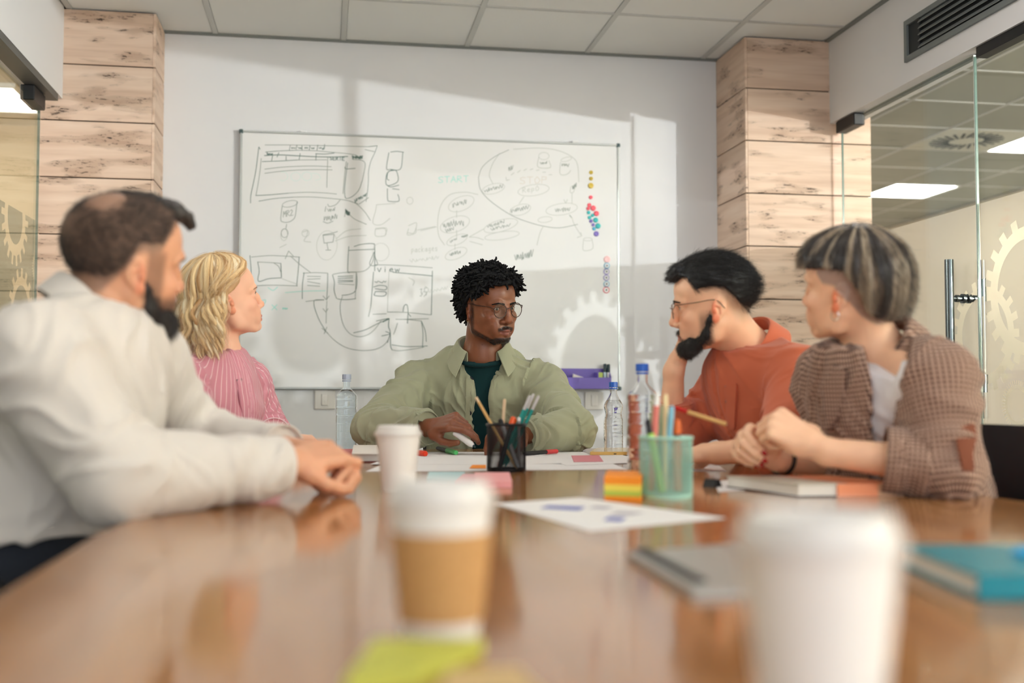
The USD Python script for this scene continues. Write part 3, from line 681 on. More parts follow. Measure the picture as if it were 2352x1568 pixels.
# magnets on the board
def magnet_mesh(r):
    return lathe([(0, 0), (r, 0), (r, 0.004), (r * 0.9, 0.0065), (r * 0.62, 0.0075), (r * 0.55, 0.0066), (0, 0.0066)], 28)
for nm, c in (('magnet_yellow', (206, 178, 66)), ('magnet_red', (236, 92, 108)), ('magnet_teal', (52, 184, 184)), ('magnet_purple', (128, 110, 190)), ('magnet_blue', (66, 168, 200)), ('magnet_pink', (240, 196, 196))):
    mat(nm, srgb(*c), 0.3)
mags = [('yellow', 1546, 478, 17, 'topmost small yellow magnet on the whiteboard'), ('yellow', 1546, 532, 17, 'small yellow magnet, middle of the three yellow ones'), ('yellow', 1544, 594, 25, 'large yellow magnet below two small yellow ones'),
        ('red', 1543, 695, 17, 'lone small red magnet between the yellow ones and the cluster'), ('red', 1530, 762, 17, 'small red magnet at the top of the coloured cluster'), ('red', 1521, 793, 16, 'small red magnet at the left edge of the cluster'), ('red', 1565, 790, 24, 'upper large red magnet of the cluster'), ('red', 1593, 836, 23, 'lower large red magnet of the cluster'),
        ('teal', 1525, 828, 16, 'small teal magnet just below the red ones, leftmost'), ('teal', 1559, 852, 14, 'small teal magnet, right of the leftmost teal one'), ('teal', 1532, 871, 16, 'small teal magnet, lowest of the three small teal ones'), ('teal', 1587, 893, 22, 'upper large teal magnet of the cluster'), ('teal', 1607, 945, 24, 'lower large teal magnet at the right edge of the cluster'),
        ('purple', 1545, 902, 15, 'upper small purple magnet of the cluster'), ('purple', 1564, 934, 14, 'lower small purple magnet of the cluster'), ('blue', 1571, 968, 15, 'small blue magnet near the bottom of the cluster'), ('purple', 1592, 1013, 23, 'large purple magnet at the bottom of the cluster')]
def flat_on_board(px, py):
    q = at_y(px, py, YW)
    return frame4((q[0], YW, q[2]), (1, 0, 0), (0, 0, 1), (0, -1, 0))
for c, u, v, r, lb in mags:
    px, py = 950 + u / 3.794, 270 + v / 3.794
    t = Thing('magnet', lb, 'magnet', M4=flat_on_board(px, py), group='coloured magnets at the right side of the whiteboard')
    t.add('disc', magnet_mesh(r / 3.794 * 5.42 / F), MATS['magnet_' + c], smooth=40)
mat('magnet_clear', srgb(226, 226, 228), 0.2)
ring_l = [('magnet_pink', 1685, 1235, 30, 'pale pink round magnet at the top of the lower column'), ('magnet_blue', 1683, 1290, 26, 'clear magnet with a blue rim below the pale pink one'), ('magnet_purple', 1680, 1342, 26, 'upper clear magnet with a violet rim'), ('magnet_purple', 1678, 1395, 26, 'lower clear magnet with a violet rim'), ('magnet_blue', 1680, 1450, 26, 'clear magnet with a blue rim above the lowest red-rimmed one'), ('magnet_red', 1678, 1502, 28, 'clear magnet with a red rim, lowest on the board')]
for c, u, v, r, lb in ring_l:
    px, py = 950 + u / 3.794, 270 + v / 3.794
    t = Thing('rimmed_magnet', lb, 'magnet', M4=flat_on_board(px, py), group='rimmed magnets in the lower column')
    R = r / 3.794 * 5.42 / F
    if c == 'magnet_pink':
        t.add('disc', magnet_mesh(R), MATS[c], smooth=40)
    else:
        t.add('disc', lathe([(0, 0), (R * 0.84, 0), (R * 0.84, 0.004), (0, 0.005)], 24), MATS['magnet_clear'])
        a = np.linspace(0, 2 * np.pi, 29)
        t.add('rim', tube(np.c_[R * 0.9 * np.cos(a), R * 0.9 * np.sin(a), np.full(29, 0.003)], R * 0.13, 6, cap=False), MATS[c])
        t.add('core', lathe([(0, 0.0045), (R * 0.25, 0.0045), (R * 0.25, 0.006), (0, 0.0065)], 12), MATS['black_plastic'])

# purple magnetic tray with pens
graph('tray_purple', {'p': ('principled_bsdf', {'base_color': srgb(104, 84, 176), 'roughness': 0.35})}, [])
a, b = at_y(1293, 893, 5.24), at_y(1402, 846, 5.24)
t = Thing('pen_tray', 'purple plastic pen tray clipped to the lower edge of the whiteboard', 'pen tray', ((a[0] + b[0]) / 2, YW - 0.0065, a[2]))
w, h = b[0] - a[0], b[2] - a[2]
t.add('back', box(-w / 2, w / 2, -0.005, -0.0005, 0, h, 0.001), MATS['tray_purple'])
t.add('front', box(-w / 2 + 0.003, w / 2 - 0.003, -0.062, -0.058, 0, h * 0.56, 0.001), MATS['tray_purple'])
for s in (-1, 1):
    t.add('side', moved(prism(Polygon([(-0.060, 0), (-0.001, 0), (-0.001, h), (-0.02, h * 0.95), (-0.060, h * 0.56)]), -0.002, 0.002), frame4((s * (w / 2 - 0.002), 0, 0), (0, 1, 0), (0, 0, 1), (1, 0, 0))), MATS['tray_purple'])
t.add('base', box(-w / 2 + 0.002, w / 2 - 0.002, -0.06, -0.002, 0, 0.004), MATS['tray_purple'])
t.add('divider', box(w * 0.22, w * 0.22 + 0.003, -0.058, -0.004, 0.004, h * 0.8), MATS['tray_purple'])
smile = Point(0, 0).buffer(0.02, 20).difference(Point(0, 0).buffer(0.0185, 20)).intersection(sbox(-0.02, -0.02, 0.02, -0.008))
t.add('embossed_curve', moved(prism(smile, 0, 0.0006), frame4((-0.01, -0.062, h * 0.42), (1, 0, 0), (0, 0, 1), (0, -1, 0))), MATS['tray_purple'])
tx, ty, tz = (a[0] + b[0]) / 2, YW, a[2]
mat('eraser_white', srgb(240, 234, 228), 0.8)
p = Polygon([(-0.088, 0.012), (0.045, 0.012), (0.045, 0.036), (-0.080, 0.076)])
single('wiper_card', moved(prism(affinity.scale(p, 0.72, 0.72, origin=(0, 0)), 0, 0.012), frame4((tx - 0.008, ty - 0.045, tz + 0.018), (1, 0, 0), (0, 0, 1), (0, 1, 0))), MATS['eraser_white'], 'white wedge-shaped wiper lying in the purple tray', 'wiper')
def upright_marker(name, x, y, z, h, body, capm, label, tilt=0.0, r=0.0075, cap=0.35, group=None):
    M = frame4((x, y, z), *(trimesh.transformations.rotation_matrix(tilt, (0, 1, 0))[:3, :3].T))
    t = Thing(name, label, 'marker', M4=M, group=group)
    t.add('barrel', lathe([(0, 0), (r, 0), (r, h * (1 - cap)), (0, h * (1 - cap))], 18), body)
    t.add('cap', lathe([(0, h * (1 - cap)), (r * 1.12, h * (1 - cap)), (r * 1.08, h * 0.97), (r * 0.8, h), (0, h)], 18), capm)
    return t
mat('lime', srgb(190, 208, 96), 0.4); mat('dark_teal', srgb(24, 52, 58), 0.4); mat('pale_blue', srgb(190, 214, 224), 0.4); mat('white_plastic', srgb(238, 236, 232), 0.35)
single('sticky_pad', moved(box(-0.011, 0.011, -0.005, 0.005, 0, 0.05, 0.001), frame4((at_y(1380, 880, 5.25)[0], 5.258, tz + 0.03), (1, 0, 0), (0, 1, 0), (0, 0, 1))), MATS['lime'], 'small lime pad standing in the purple tray', 'sticky pad')
upright_marker('marker', at_y(1390, 850, 5.25)[0], 5.255, tz + 0.005, 0.118, MATS['pale_blue'], MATS['dark_teal'], 'left one of the two dark capped markers standing in the purple tray')
upright_marker('marker', at_y(1398, 850, 5.25)[0], 5.255, tz + 0.005, 0.116, MATS['white_plastic'], MATS['dark_teal'], 'right one of the two dark capped markers standing in the purple tray')

# light switches under the board
for (x0, x1, y0, y1), lb in (((722, 770, 896, 940), 'white light switch left of the green shirted man, under the whiteboard'), ((1342, 1385, 899, 941), 'white light switch right of the green shirted man, below the purple tray')):
    p0, p1 = at_y(x0, y1, YB), at_y(x1, y0, YB)
    t = Thing('light_switch', lb, 'light switch', ((p0[0] + p1[0]) / 2, YB, p0[2]), group=None)
    w, h = p1[0] - p0[0], p1[2] - p0[2]
    t.add('plate', box(-w / 2, w / 2, -0.010, -0.0002, 0, h, 0.003), mat('switch_white', srgb(226, 222, 216), 0.35))
    t.add('rocker', box(-w * 0.16, w * 0.16, -0.0145, -0.0102, h * 0.2, h * 0.82, 0.002), MATS['switch_white'])

# ------------------------------------------------------------------ things on the table
mat('cup_white', srgb(238, 234, 228), 0.45)
mat('lid_white', srgb(222, 217, 211), 0.35)
graph('kraft', {'g': ('texture_coordinate', {}), 'n': ('noise_texture', {'scale': 250.0, 'detail': 3.0}), 'r': ('rgb_ramp', {'ramp': [(0.3, srgb(186, 138, 84)), (0.7, srgb(206, 160, 104))]}), 'p': ('principled_bsdf', {'roughness': 0.8})},
      [('g.object', 'n.vector'), ('n.fac', 'r.fac'), ('r.color', 'p.base_color')])
def paper_cup(loc, label, sleeve=False, s=1.0):
    t = Thing('paper_cup', label, 'paper cup', loc)
    r0, r1, h = 0.031 * s, 0.043 * s, 0.112 * s
    t.add('body', lathe([(0, 0.006 * s), (r0 - 0.001, 0.006 * s), (r0 - 0.001, 0), (r0, 0), (r1, h), (r1 - 0.0012, h), (r0 - 0.0012, 0.008 * s), (0, 0.008 * s)], 56), MATS['cup_white'], smooth=50)
    z = h - 0.003
    t.add('lid', lathe([(r1 - 0.0005, z - 0.004), (r1 + 0.0022, z - 0.004), (r1 + 0.0028, z), (r1 + 0.002, z + 0.004), (r1 - 0.001, z + 0.005), (r1 - 0.0035, z + 0.015 * s), (r1 - 0.006, z + 0.0165 * s), (r1 - 0.009, z + 0.015 * s), (r1 - 0.0105, z + 0.010 * s), (0, z + 0.010 * s)], 56), MATS['lid_white'], smooth=50)
    t.add('sip_hole', lathe([(0, z + 0.0102 * s), (0.0035, z + 0.0102 * s), (0.0035, z + 0.0106 * s), (0, z + 0.0106 * s)], 12).apply_translation([0, -(r1 - 0.018), 0]), MATS['dark_metal'])
    if sleeve:
        a, b = 0.12, 0.76
        ra, rb = r0 + (r1 - r0) * a + 0.0008, r0 + (r1 - r0) * b + 0.0008
        t.add('sleeve', lathe([(ra, h * a), (ra + 0.0012, h * a), (rb + 0.0012, h * b), (rb, h * b)], 56, ), MATS['kraft'], smooth=50)
    return t
q = at_z(914, 1126, ZT); paper_cup(q, 'plain white lidded paper cup standing farthest, before the green shirted man')
q = at_z(1012, 1455, ZT); paper_cup(q, 'lidded paper cup in a brown kraft sleeve', True, 0.96)
q = at(1880, 1300, 0.61); paper_cup((q[0], q[1], ZT), 'blurred white lidded paper cup nearest the camera, at the lower right')

# water bottles
mat('bottle_plastic', (0.99, 0.995, 1.0), 0.03, transmission_weight=1.0, ior=1.28)
mat('bottle_blue', (0.93, 0.975, 1.0), 0.03, transmission_weight=1.0, ior=1.28)
mat('water', (0.98, 0.99, 1.0), 0.0, transmission_weight=1.0, ior=1.2)
mat('cap_blue', srgb(30, 96, 200), 0.35); mat('cap_pale', srgb(176, 186, 206), 0.4)
def bottle(loc, label, H, R, body, capm, waist=False, fill=0.78, neck=0.012):
    t = Thing('water_bottle', label, 'water bottle', loc, rz=0.4)
    zs = np.linspace(0, 1, 110)
    def prof(z):
        if z < 0.03: r = 0.80 + 0.2 * math.sqrt(max(0, 1 - ((0.03 - z) / 0.03) ** 2))
        elif z < (0.66 if waist else 0.74): r = 1.0
        else:
            a = (z - (0.66 if waist else 0.74)) / ((0.90 - 0.66) if waist else (0.88 - 0.74))
            a = min(a, 1)
            r = 1 - (1 - neck / R) * (a * a * (3 - 2 * a))
        if waist and z < 0.8:
            r -= 0.17 * math.exp(-((z - 0.55) / 0.07) ** 2)
        return r * R
    outer = []
    for z in zs:
        r = prof(z)
        if 0.05 < z < (0.50 if waist else 0.70):
            r -= 0.0016 * max(0, math.sin(z * 2 * math.pi * (17 if waist else 9))) ** 6
        outer.append((r, z * H * 0.93))
    def ripple(a, R_, Z_):
        return R_ * (1 + (0.014 if waist else 0.006) * np.sin(9 * a + Z_ * 60) * (Z_ > 0.1 * H) * (Z_ < 0.7 * H))
    inner = [(max(r - 0.0012, 0.001), z + (0.0012 if i == 0 else 0)) for i, (r, z) in enumerate(outer)]
    t.add('shell', lathe([(0, 0.0)] + outer + [(neck - 0.0012, H * 0.93)] + inner[::-1][1:] + [(0, 0.0012)], 48, ripple), body, smooth=60)
    wt = [(r - 0.0016, z) for r, z in outer if z < fill * H and z > 0.002]
    t.add('water', lathe([(0, 0.002)] + wt + [(0, wt[-1][1])], 40, ripple), MATS['water'], smooth=60)
    zc = H * 0.93
    t.add('cap', lathe([(0, zc - 0.006), (neck + 0.0028, zc - 0.006), (neck + 0.0028, zc + 0.009), (neck + 0.0018, zc + 0.0115), (0, zc + 0.0115)], 40, lambda a, R_, Z_: R_ * (1 + 0.02 * np.sign(np.sin(a * 20)))), capm, smooth=30)
    t.add('neck_ring', lathe([(neck - 0.0005, zc - 0.0125), (neck + 0.0026, zc - 0.0125), (neck + 0.0026, zc - 0.0085), (neck - 0.0005, zc - 0.0085)], 32), capm)
    return t
q = at_z(795, 1032, ZT); bottle(q, 'tall water bottle with a pale cap, left of the green shirted man', 0.255, 0.0345, MATS['bottle_blue'], MATS['cap_pale'])
q = at_z(1409, 1030, ZT); bottle(q, 'narrow-waisted water bottle with a blue cap, standing behind the golden phone', 0.228, 0.0325, MATS['bottle_plastic'], MATS['cap_blue'], True, 0.72)
q = at_z(1476, 1090, ZT); bottle(q, 'blurred blue capped water bottle just behind the mint pen cup', 0.262, 0.035, MATS['bottle_plastic'], MATS['cap_blue'], False, 0.70)

# wire mesh pen cups
def wire_cup(name, loc, label, R, H, m, solid):
    t = Thing(name, label, 'pen cup', loc)
    n, ms, ang = 84, [], np.linspace(0, 1, 15)
    for s in (-1, 1):
        for k in range(n):
            a = 2 * math.pi * k / n + s * ang * 1.6
            ms.append(tube(np.c_[R * np.cos(a), R * np.sin(a), 0.006 + ang * (H - 0.010)], 0.00052, 3, cap=False))
    t.add('mesh_wall', trimesh.util.concatenate(ms), m, smooth=True, kind='stuff')
    a = np.linspace(0, 2 * math.pi, 41)
    t.add('rim', tube(np.c_[R * np.cos(a), R * np.sin(a), np.full(41, H)], 0.0032, 8, cap=False), solid)
    t.add('base', lathe([(0, 0), (R, 0), (R + 0.001, 0.007), (R - 0.001, 0.0075), (R - 0.002, 0.003), (0, 0.003)], 40), solid)
    return t
mat('mint', srgb(168, 214, 198), 0.4); mat('mesh_black', srgb(24, 24, 28), 0.35, metallic=0.4)
qm = at_z(1530, 1140, ZT); wire_cup('pen_cup', qm, 'mint green wire mesh pen cup full of pens, right of the orange sticky notes', 0.0475, 0.107, MATS['mint'], MATS['mint'])
qb = at_z(1163, 1082, ZT); wire_cup('pen_cup', qb, 'black wire mesh pen cup in front of the green shirted man', 0.0465, 0.112, MATS['mesh_black'], MATS['mesh_black'])

def axis_frame(a, b):
    z = unit(np.subtract(b, a)); x = unit(np.cross(z, V(0.31, 0.82, 0.4))); return frame4(a, x, np.cross(z, x), z)
def stick(name, label, cat_, a, b, r, secs, group=None, n=14):
    """a pen or pencil from a to b; secs: (part name, material, profile in shares of the length and of r)"""
    L = float(np.linalg.norm(np.subtract(b, a)))
    t = Thing(name, label, cat_, M4=axis_frame(V(*a), V(*b)), group=group)
    for nm, m, prof in secs:
        t.add(nm, lathe([(0, prof[0][1] * L)] + [(p[0] * r, p[1] * L) for p in prof] + [(0, prof[-1][1] * L)], n), m)
    return t
def in_cup(q, foot, px, py, D):
    """from a foot inside the cup (offsets from its centre) to a point seen at a picture point"""
    return (q[0] + foot[0], q[1] + foot[1], ZT + 0.010), at(px, py, D)
mat('pencil_yellow', srgb(222, 178, 112), 0.4); mat('wood_pale', srgb(226, 198, 160), 0.6); mat('graphite', srgb(50, 48, 48), 0.5); mat('teal_plastic', srgb(10, 150, 140), 0.35)
mat('orange_plastic', srgb(242, 92, 28), 0.35); mat('clear_grip', srgb(226, 224, 222), 0.2, transmission_weight=0.3); mat('brown_plastic', srgb(96, 40, 32), 0.4); mat('silver_pen', srgb(170, 172, 176), 0.3, metallic=0.6)
mat('coral', srgb(232, 128, 116), 0.4); mat('sage', srgb(160, 196, 164), 0.4); mat('sky_blue', srgb(140, 198, 220), 0.4); mat('highlighter_green', srgb(184, 226, 96), 0.4); mat('amber', srgb(222, 98, 10), 0.25); mat('cream_wood', srgb(236, 214, 164), 0.5)
mat('red_paint', srgb(190, 22, 22), 0.35)
D0 = float((qb - EYEP) @ FWD)
pencil = [('shaft', 'pencil_yellow', [(1, 0.02), (1, 0.93)]), ('end', 'wood_pale', [(1, 0.93), (1, 0.995), (0.9, 1.0)]), ('point', 'wood_pale', [(0.1, -0.03), (1, 0.02)])]
S = lambda L: [(n_, MATS[m_], p_) for n_, m_, p_ in L]
a, b = in_cup(qb, (0.022, -0.012), 1093, 912, D0 - 0.0)
stick('pencil', 'yellow pencil leaning left out of the black mesh cup', 'pencil', a, b, 0.0038, S(pencil), n=6)
a, b = in_cup(qb, (-0.012, 0.015), 1159, 916, D0 + 0.03)
stick('pencil', 'pale upright pencil in the black mesh cup', 'pencil', a, b, 0.0042, S([('shaft', 'brown_plastic', [(1, 0.0), (1, 0.62)]), ('end', 'wood_pale', [(1, 0.62), (1, 0.97), (0.7, 1.0)])]))
for i, (px, py, fx, fy, lb) in enumerate(((1218, 908, -0.028, 0.0, 'left of the three teal pens with clear ends in the black mesh cup'), (1226, 904, -0.02, 0.012, 'middle of the three teal pens with clear ends in the black mesh cup'), (1238, 908, -0.01, 0.02, 'rightmost teal pen with a clear end in the black mesh cup'))):
    a, b = in_cup(qb, (fx + 0.01, fy), px, py, D0 + 0.01 * i)
    stick('pen', lb, 'pen', a, b, 0.0045, S([('barrel', 'teal_plastic', [(0.4, 0.0), (1, 0.06), (1, 0.80)]), ('end', 'clear_grip', [(0.9, 0.80), (0.95, 0.97), (0.6, 1.0)])]))
a, b = in_cup(qb, (-0.02, -0.02), 1180, 957, D0 - 0.01)
stick('pen', 'orange tipped black pen in the black mesh cup', 'pen', a, b, 0.006, S([('barrel', 'black_plastic', [(0.8, 0), (1, 0.05), (1, 0.84)]), ('end', 'orange_plastic', [(1.1, 0.84), (1.2, 0.9), (1.1, 0.98), (0.6, 1)])]))
a, b = in_cup(qb, (-0.015, 0.022), 1184, 962, D0 + 0.02)
stick('pen', 'red barrelled pen with an orange end in the black mesh cup', 'pen', a, b, 0.0052, S([('barrel', 'red_paint', [(0.8, 0), (1, 0.05), (1, 0.85)]), ('end', 'orange_plastic', [(1, 0.85), (0.9, 0.98), (0.5, 1)])]))
a, b = in_cup(qb, (0.026, -0.020), 1148, 962, D0 + 0.02)
stick('pen', 'grey silver pen with a dark end in the black mesh cup', 'pen', a, b, 0.0058, S([('barrel', 'silver_pen', [(0.6, 0), (1, 0.06), (1, 0.85)]), ('end', 'black_plastic', [(1.05, 0.85), (1.0, 0.98), (0.5, 1)])]))
a, b = in_cup(qb, (0.028, -0.014), 1192, 958, D0 - 0.02)
stick('pen', 'white ended pen beside the orange tipped one in the black mesh cup', 'pen', a, b, 0.0040, S([('barrel', 'silver_pen', [(0.6, 0), (1, 0.06), (1, 0.93)]), ('end', 'white_plastic', [(1, 0.93), (1, 0.98), (0.5, 1)])]))
D1 = float((qm - EYEP) @ FWD)
a, b = in_cup(qm, (-0.014, -0.022), 1487, 962, D1 - 0.02)
stick('highlighter', 'green highlighter with a black end in the mint pen cup', 'highlighter', a, b, 0.0068, S([('barrel', 'highlighter_green', [(0.8, 0), (1, 0.04), (1, 0.80)]), ('end', 'black_plastic', [(0.8, 0.80), (0.75, 0.98), (0.5, 1)])]))
for nm, m, px, py, fx, fy, dd, tip, lb in (('pen', 'coral', 1510, 900, -0.028, 0.004, 0.0, 'white_plastic', 'coral pen with a pale end in the mint pen cup'), ('pen', 'sage', 1522, 930, -0.008, 0.02, 0.02, 'sage', 'sage green pen in the mint pen cup'), ('pencil', 'cream_wood', 1529, 905, -0.006, -0.012, 0.01, 'cream_wood', 'cream pencil in the mint pen cup'), ('pen', 'sky_blue', 1543, 932, 0.0, 0.014, -0.01, 'sky_blue', 'light blue pen in the mint pen cup')):
    a, b = in_cup(qm, (fx, fy), px, py, D1 + dd)
    stick(nm, lb, nm, a, b, 0.0058 if nm == 'pen' else 0.0048, S([('barrel', m, [(0.5, 0), (1, 0.05), (1, 0.86)]), ('end', tip, [(1, 0.86), (0.85, 0.98), (0.5, 1)])]))
a, b = in_cup(qm, (0.022, 0.0), 1555, 963, D1 + 0.0)
stick('marker', 'amber orange marker in the mint pen cup', 'marker', a, b, 0.0075, S([('barrel', 'amber', [(0.9, 0), (1, 0.03), (1, 0.74)]), ('collar', 'brown_plastic', [(0.8, 0.74), (0.8, 0.8)]), ('end', 'amber', [(0.95, 0.8), (0.95, 0.95), (0.6, 1)])]))

# flat things
def slab(pts, z0, z1):
    """four or more picture points on the table as a slab"""
    return prism(Polygon([at_z(px, py, ZT)[:2] for px, py in pts]), z0, z1)
def base_of(pts):
    p = np.mean([at_z(px, py, ZT) for px, py in pts], axis=0); return (p[0], p[1], ZT)
graph('paper', {'p': ('principled_bsdf', {'base_color': srgb(240, 238, 236), 'roughness': 0.7})}, [])
mat('note_pink', srgb(238, 164, 164), 0.7); mat('note_rose', srgb(222, 140, 148), 0.7); mat('note_blue', srgb(150, 200, 204), 0.7); mat('note_orange', srgb(255, 150, 30), 0.65); mat('note_yellow', srgb(246, 222, 90), 0.65); mat('note_lime', srgb(190, 190, 78), 0.65); mat('note_green', srgb(190, 206, 80), 0.65)
def sheet(name, pts, label, cat_, m, z=0.0004, th=0.0005, curl=0.0):
    t = Thing(name, label, cat_, base_of(pts))
    c = [at_z(px, py, ZT)[:2] for px, py in pts]
    n = 16
    g = np.array([[(1 - u) * (1 - v) * c[0] + u * (1 - v) * c[1] + u * v * c[2] + (1 - u) * v * c[3] for u in np.linspace(0, 1, n)] for v in np.linspace(0, 1, n)])
    zz = ZT + z + curl * np.array([[max(0, (abs(u - .5) * 2) ** 4 - 0.3) * (0.6 + 0.4 * math.sin(6 * v)) for u in np.linspace(0, 1, n)] for v in np.linspace(0, 1, n)])
    top_ = np.dstack([g, zz + th]).reshape(-1, 3); bot = np.dstack([g, zz]).reshape(-1, 3)
    i, j = np.meshgrid(np.arange(n - 1), np.arange(n - 1), indexing='ij')
    q4 = np.stack([i * n + j, i * n + j + 1, (i + 1) * n + j + 1, (i + 1) * n + j], -1).reshape(-1, 4)
    ring = list(range(n)) + [n * k + n - 1 for k in range(1, n)] + [n * (n - 1) + k for k in range(n - 2, -1, -1)] + [n * k for k in range(n - 2, 0, -1)]
    N = n * n
    side = np.array([[a, b, b + N, a + N] for a, b in zip(ring, ring[1:] + ring[:1])])
    f = np.vstack([q4, q4[:, ::-1] + N, side])
    f = np.vstack([f[:, [0, 1, 2]], f[:, [0, 2, 3]]])
    m_ = trimesh.Trimesh(np.vstack([top_, bot]), f, process=False); m_.fix_normals()
    t.add('leaf', m_, m, w=True, smooth=30)
    return t
sheet('paper_sheet', [(950, 1038), (1340, 1038), (1440, 1078), (840, 1083)], 'large white paper spread out in front of the green shirted man', 'paper', MATS['paper'])
sheet('paper_sheet', [(905, 1047), (1240, 1045), (1290, 1066), (850, 1068)], 'second white paper lying on the large one, behind the far white cup', 'paper', MATS['paper'], z=0.0012, curl=0.004)
sheet('paper_sheet', [(1240, 1048), (1430, 1046), (1500, 1062), (1300, 1070)], 'white paper with the pink note on it, left of the blurred bottle', 'paper', MATS['paper'], z=0.0014)
sheet('paper_sheet', [(1590, 1063), (1640, 1062), (1668, 1082), (1580, 1082)], 'small white paper behind the mint pen cup, by the folded arm', 'paper', MATS['paper'])
sheet('sticky_note', [(1312, 1048), (1376, 1047), (1386, 1062), (1318, 1063)], 'single pink note on the white paper before the golden phone', 'sticky note', MATS['note_rose'], z=0.0024)
sheet('sticky_note', [(1085, 1069), (1116, 1069), (1116, 1077), (1078, 1077)], 'small orange note at the left foot of the black mesh cup', 'sticky note', MATS['note_orange'], z=0.0016)
t = sheet('chart_sheet', [(1135, 1157), (1330, 1143), (1668, 1190), (1355, 1221)], 'blurred white sheet with a blue printed chart in the middle of the table', 'paper', MATS['paper'])
mat('print_blue', srgb(96, 106, 180), 0.7); mat('print_grey', srgb(180, 176, 186), 0.7)
t.add('chart_print', slab([(1260, 1162), (1345, 1165), (1330, 1173), (1240, 1168)], ZT + 0.0010, ZT + 0.0012), MATS['print_blue'], w=True, label='blue printed patch')
t.add('chart_print', slab([(1400, 1188), (1440, 1190), (1425, 1199), (1385, 1196)], ZT + 0.0010, ZT + 0.0012), MATS['print_blue'], w=True, label='blue printed patch')
t.add('chart_print', slab([(1420, 1176), (1480, 1178), (1450, 1184), (1400, 1182)], ZT + 0.0010, ZT + 0.0012), MATS['print_grey'], w=True, label='grey printed patch')
t.add('chart_print', slab([(1370, 1163), (1410, 1165), (1390, 1170), (1350, 1168)], ZT + 0.0010, ZT + 0.0012), MATS['print_grey'], w=True, label='grey printed patch')

def note_pad(pts, z, layers, label, name='sticky_pad', wav=0.0):
    t = Thing(name, label, 'sticky pad', base_of(pts))
    for m, h in layers:
        t.add('leaf_block', slab(pts, ZT + z, ZT + z + h), MATS[m], w=True, smooth=False)
        z += h
    return t
note_pad([(1388, 1149), (1472, 1152), (1478, 1132), (1396, 1130)], 0.0003, [('note_orange', 0.008), ('note_green', 0.009), ('note_yellow', 0.011), ('note_orange', 0.013)], 'thick stack of orange and yellow notes left of the mint pen cup')
note_pad([(1092, 1121), (1176, 1120), (1170, 1098), (1090, 1098)], 0.0003, [('note_pink', 0.007), ('note_pink', 0.006)], 'light pink note pad in front of the black mesh cup')
note_pad([(1044, 1114), (1092, 1117), (1098, 1096), (1046, 1096)], 0.0003, [('note_rose', 0.008)], 'darker pink note pad left of the light pink one')
note_pad([(980, 1106), (1046, 1110), (1068, 1092), (985, 1092)], 0.0003, [('note_blue', 0.009)], 'pale blue note pad right of the far white cup')
note_pad([(792, 1600), (960, 1580), (1110, 1500), (860, 1502)], 0.0003, [('note_lime', 0.011)], 'blurred lime green note pad at the bottom of the picture')
t = Thing('notepad', 'blurred tan notepad at the bottom edge, right of the lime pad', 'notepad', base_of([(1000, 1640), (1260, 1640), (1180, 1545), (1010, 1545)]))
t.add('cover', slab([(975, 1660), (1290, 1650), (1190, 1545), (1030, 1550)], ZT + 0.0003, ZT + 0.004), mat('tan_card', srgb(206, 176, 124), 0.7), w=True, smooth=False)

# blurred tablet, teal book with a blue pen, notebook, phone, left notebook
p = [(1442, 1284), (1592, 1376), (1830, 1368), (1690, 1262)]
t = Thing('tablet', 'blurred grey tablet with a black strip along its edge, left of the nearest cup', 'tablet', base_of(p))
t.add('shell', slab(p, ZT + 0.0005, ZT + 0.008), mat('tablet_grey', srgb(172, 170, 164), 0.35, metallic=0.2), w=True, smooth=False)
t.add('strip', slab([(1458, 1280), (1596, 1358), (1624, 1356), (1484, 1278)], ZT + 0.0081, ZT + 0.0105), MATS['black_plastic'], w=True, smooth=False, label='black strip')
def cam_slab(X0, X1, D0_, D1_, z0, z1, rot=0.0):
    c = RIGHT * ((X0 + X1) / 2) + FWD * ((D0_ + D1_) / 2)
    b = box(-(X1 - X0) / 2, (X1 - X0) / 2, -(D1_ - D0_) / 2, (D1_ - D0_) / 2, z0, z1, 0.0008)
    b.apply_transform(trimesh.transformations.rotation_matrix(-YAW + rot, (0, 0, 1)))
    b.apply_translation([c[0], c[1], 0])
    return b
t = Thing('book', 'blurred teal hardback book lying at the right edge of the table', 'book', tuple((RIGHT * 0.53 + FWD * 1.12)[:2]) + (ZT,))
mat('teal_cover', srgb(0, 134, 150), 0.35)
t.add('pages', cam_slab(0.428, 0.655, 1.027, 1.215, ZT + 0.003, ZT + 0.021), mat('page_cream', srgb(236, 230, 220), 0.8), w=True, smooth=False)
t.add('cover', cat(cam_slab(0.424, 0.66, 1.018, 1.222, ZT + 0.0003, ZT + 0.003), cam_slab(0.424, 0.66, 1.018, 1.222, ZT + 0.021, ZT + 0.0238), cam_slab(0.424, 0.66, 1.018, 1.022, ZT + 0.003, ZT + 0.021)), MATS['teal_cover'], w=True, smooth=False)
a, b = RIGHT * 0.50 + FWD * 1.12 + UP * (ZT + 0.029), RIGHT * 0.63 + FWD * 1.17 + UP * (ZT + 0.029)
mat('pen_blue', srgb(30, 150, 200), 0.3)
stick('pen', 'blue pen lying on the teal book', 'pen', a, b, 0.005, S([('barrel', 'pen_blue', [(0.3, 0), (1, 0.08), (1, 0.7)]), ('end', 'teal_cover', [(1.1, 0.7), (1.1, 0.98), (0.6, 1)])]))
c0, c1, c2 = V(0.518, 2.02), V(0.728, 2.035), V(0.426, 2.22)
def xd(v, z=0): return RIGHT * v[0] + FWD * v[1] + UP * z
e1, e2 = c1 - c0, c2 - c0
def nb(a0, a1, b0, b1, z0, z1):
    return prism(Polygon([xd(c0 + e1 * a + e2 * b)[:2] for a, b in ((a0, b0), (a1, b0), (a1, b1), (a0, b1))]), ZT + z0, ZT + z1)
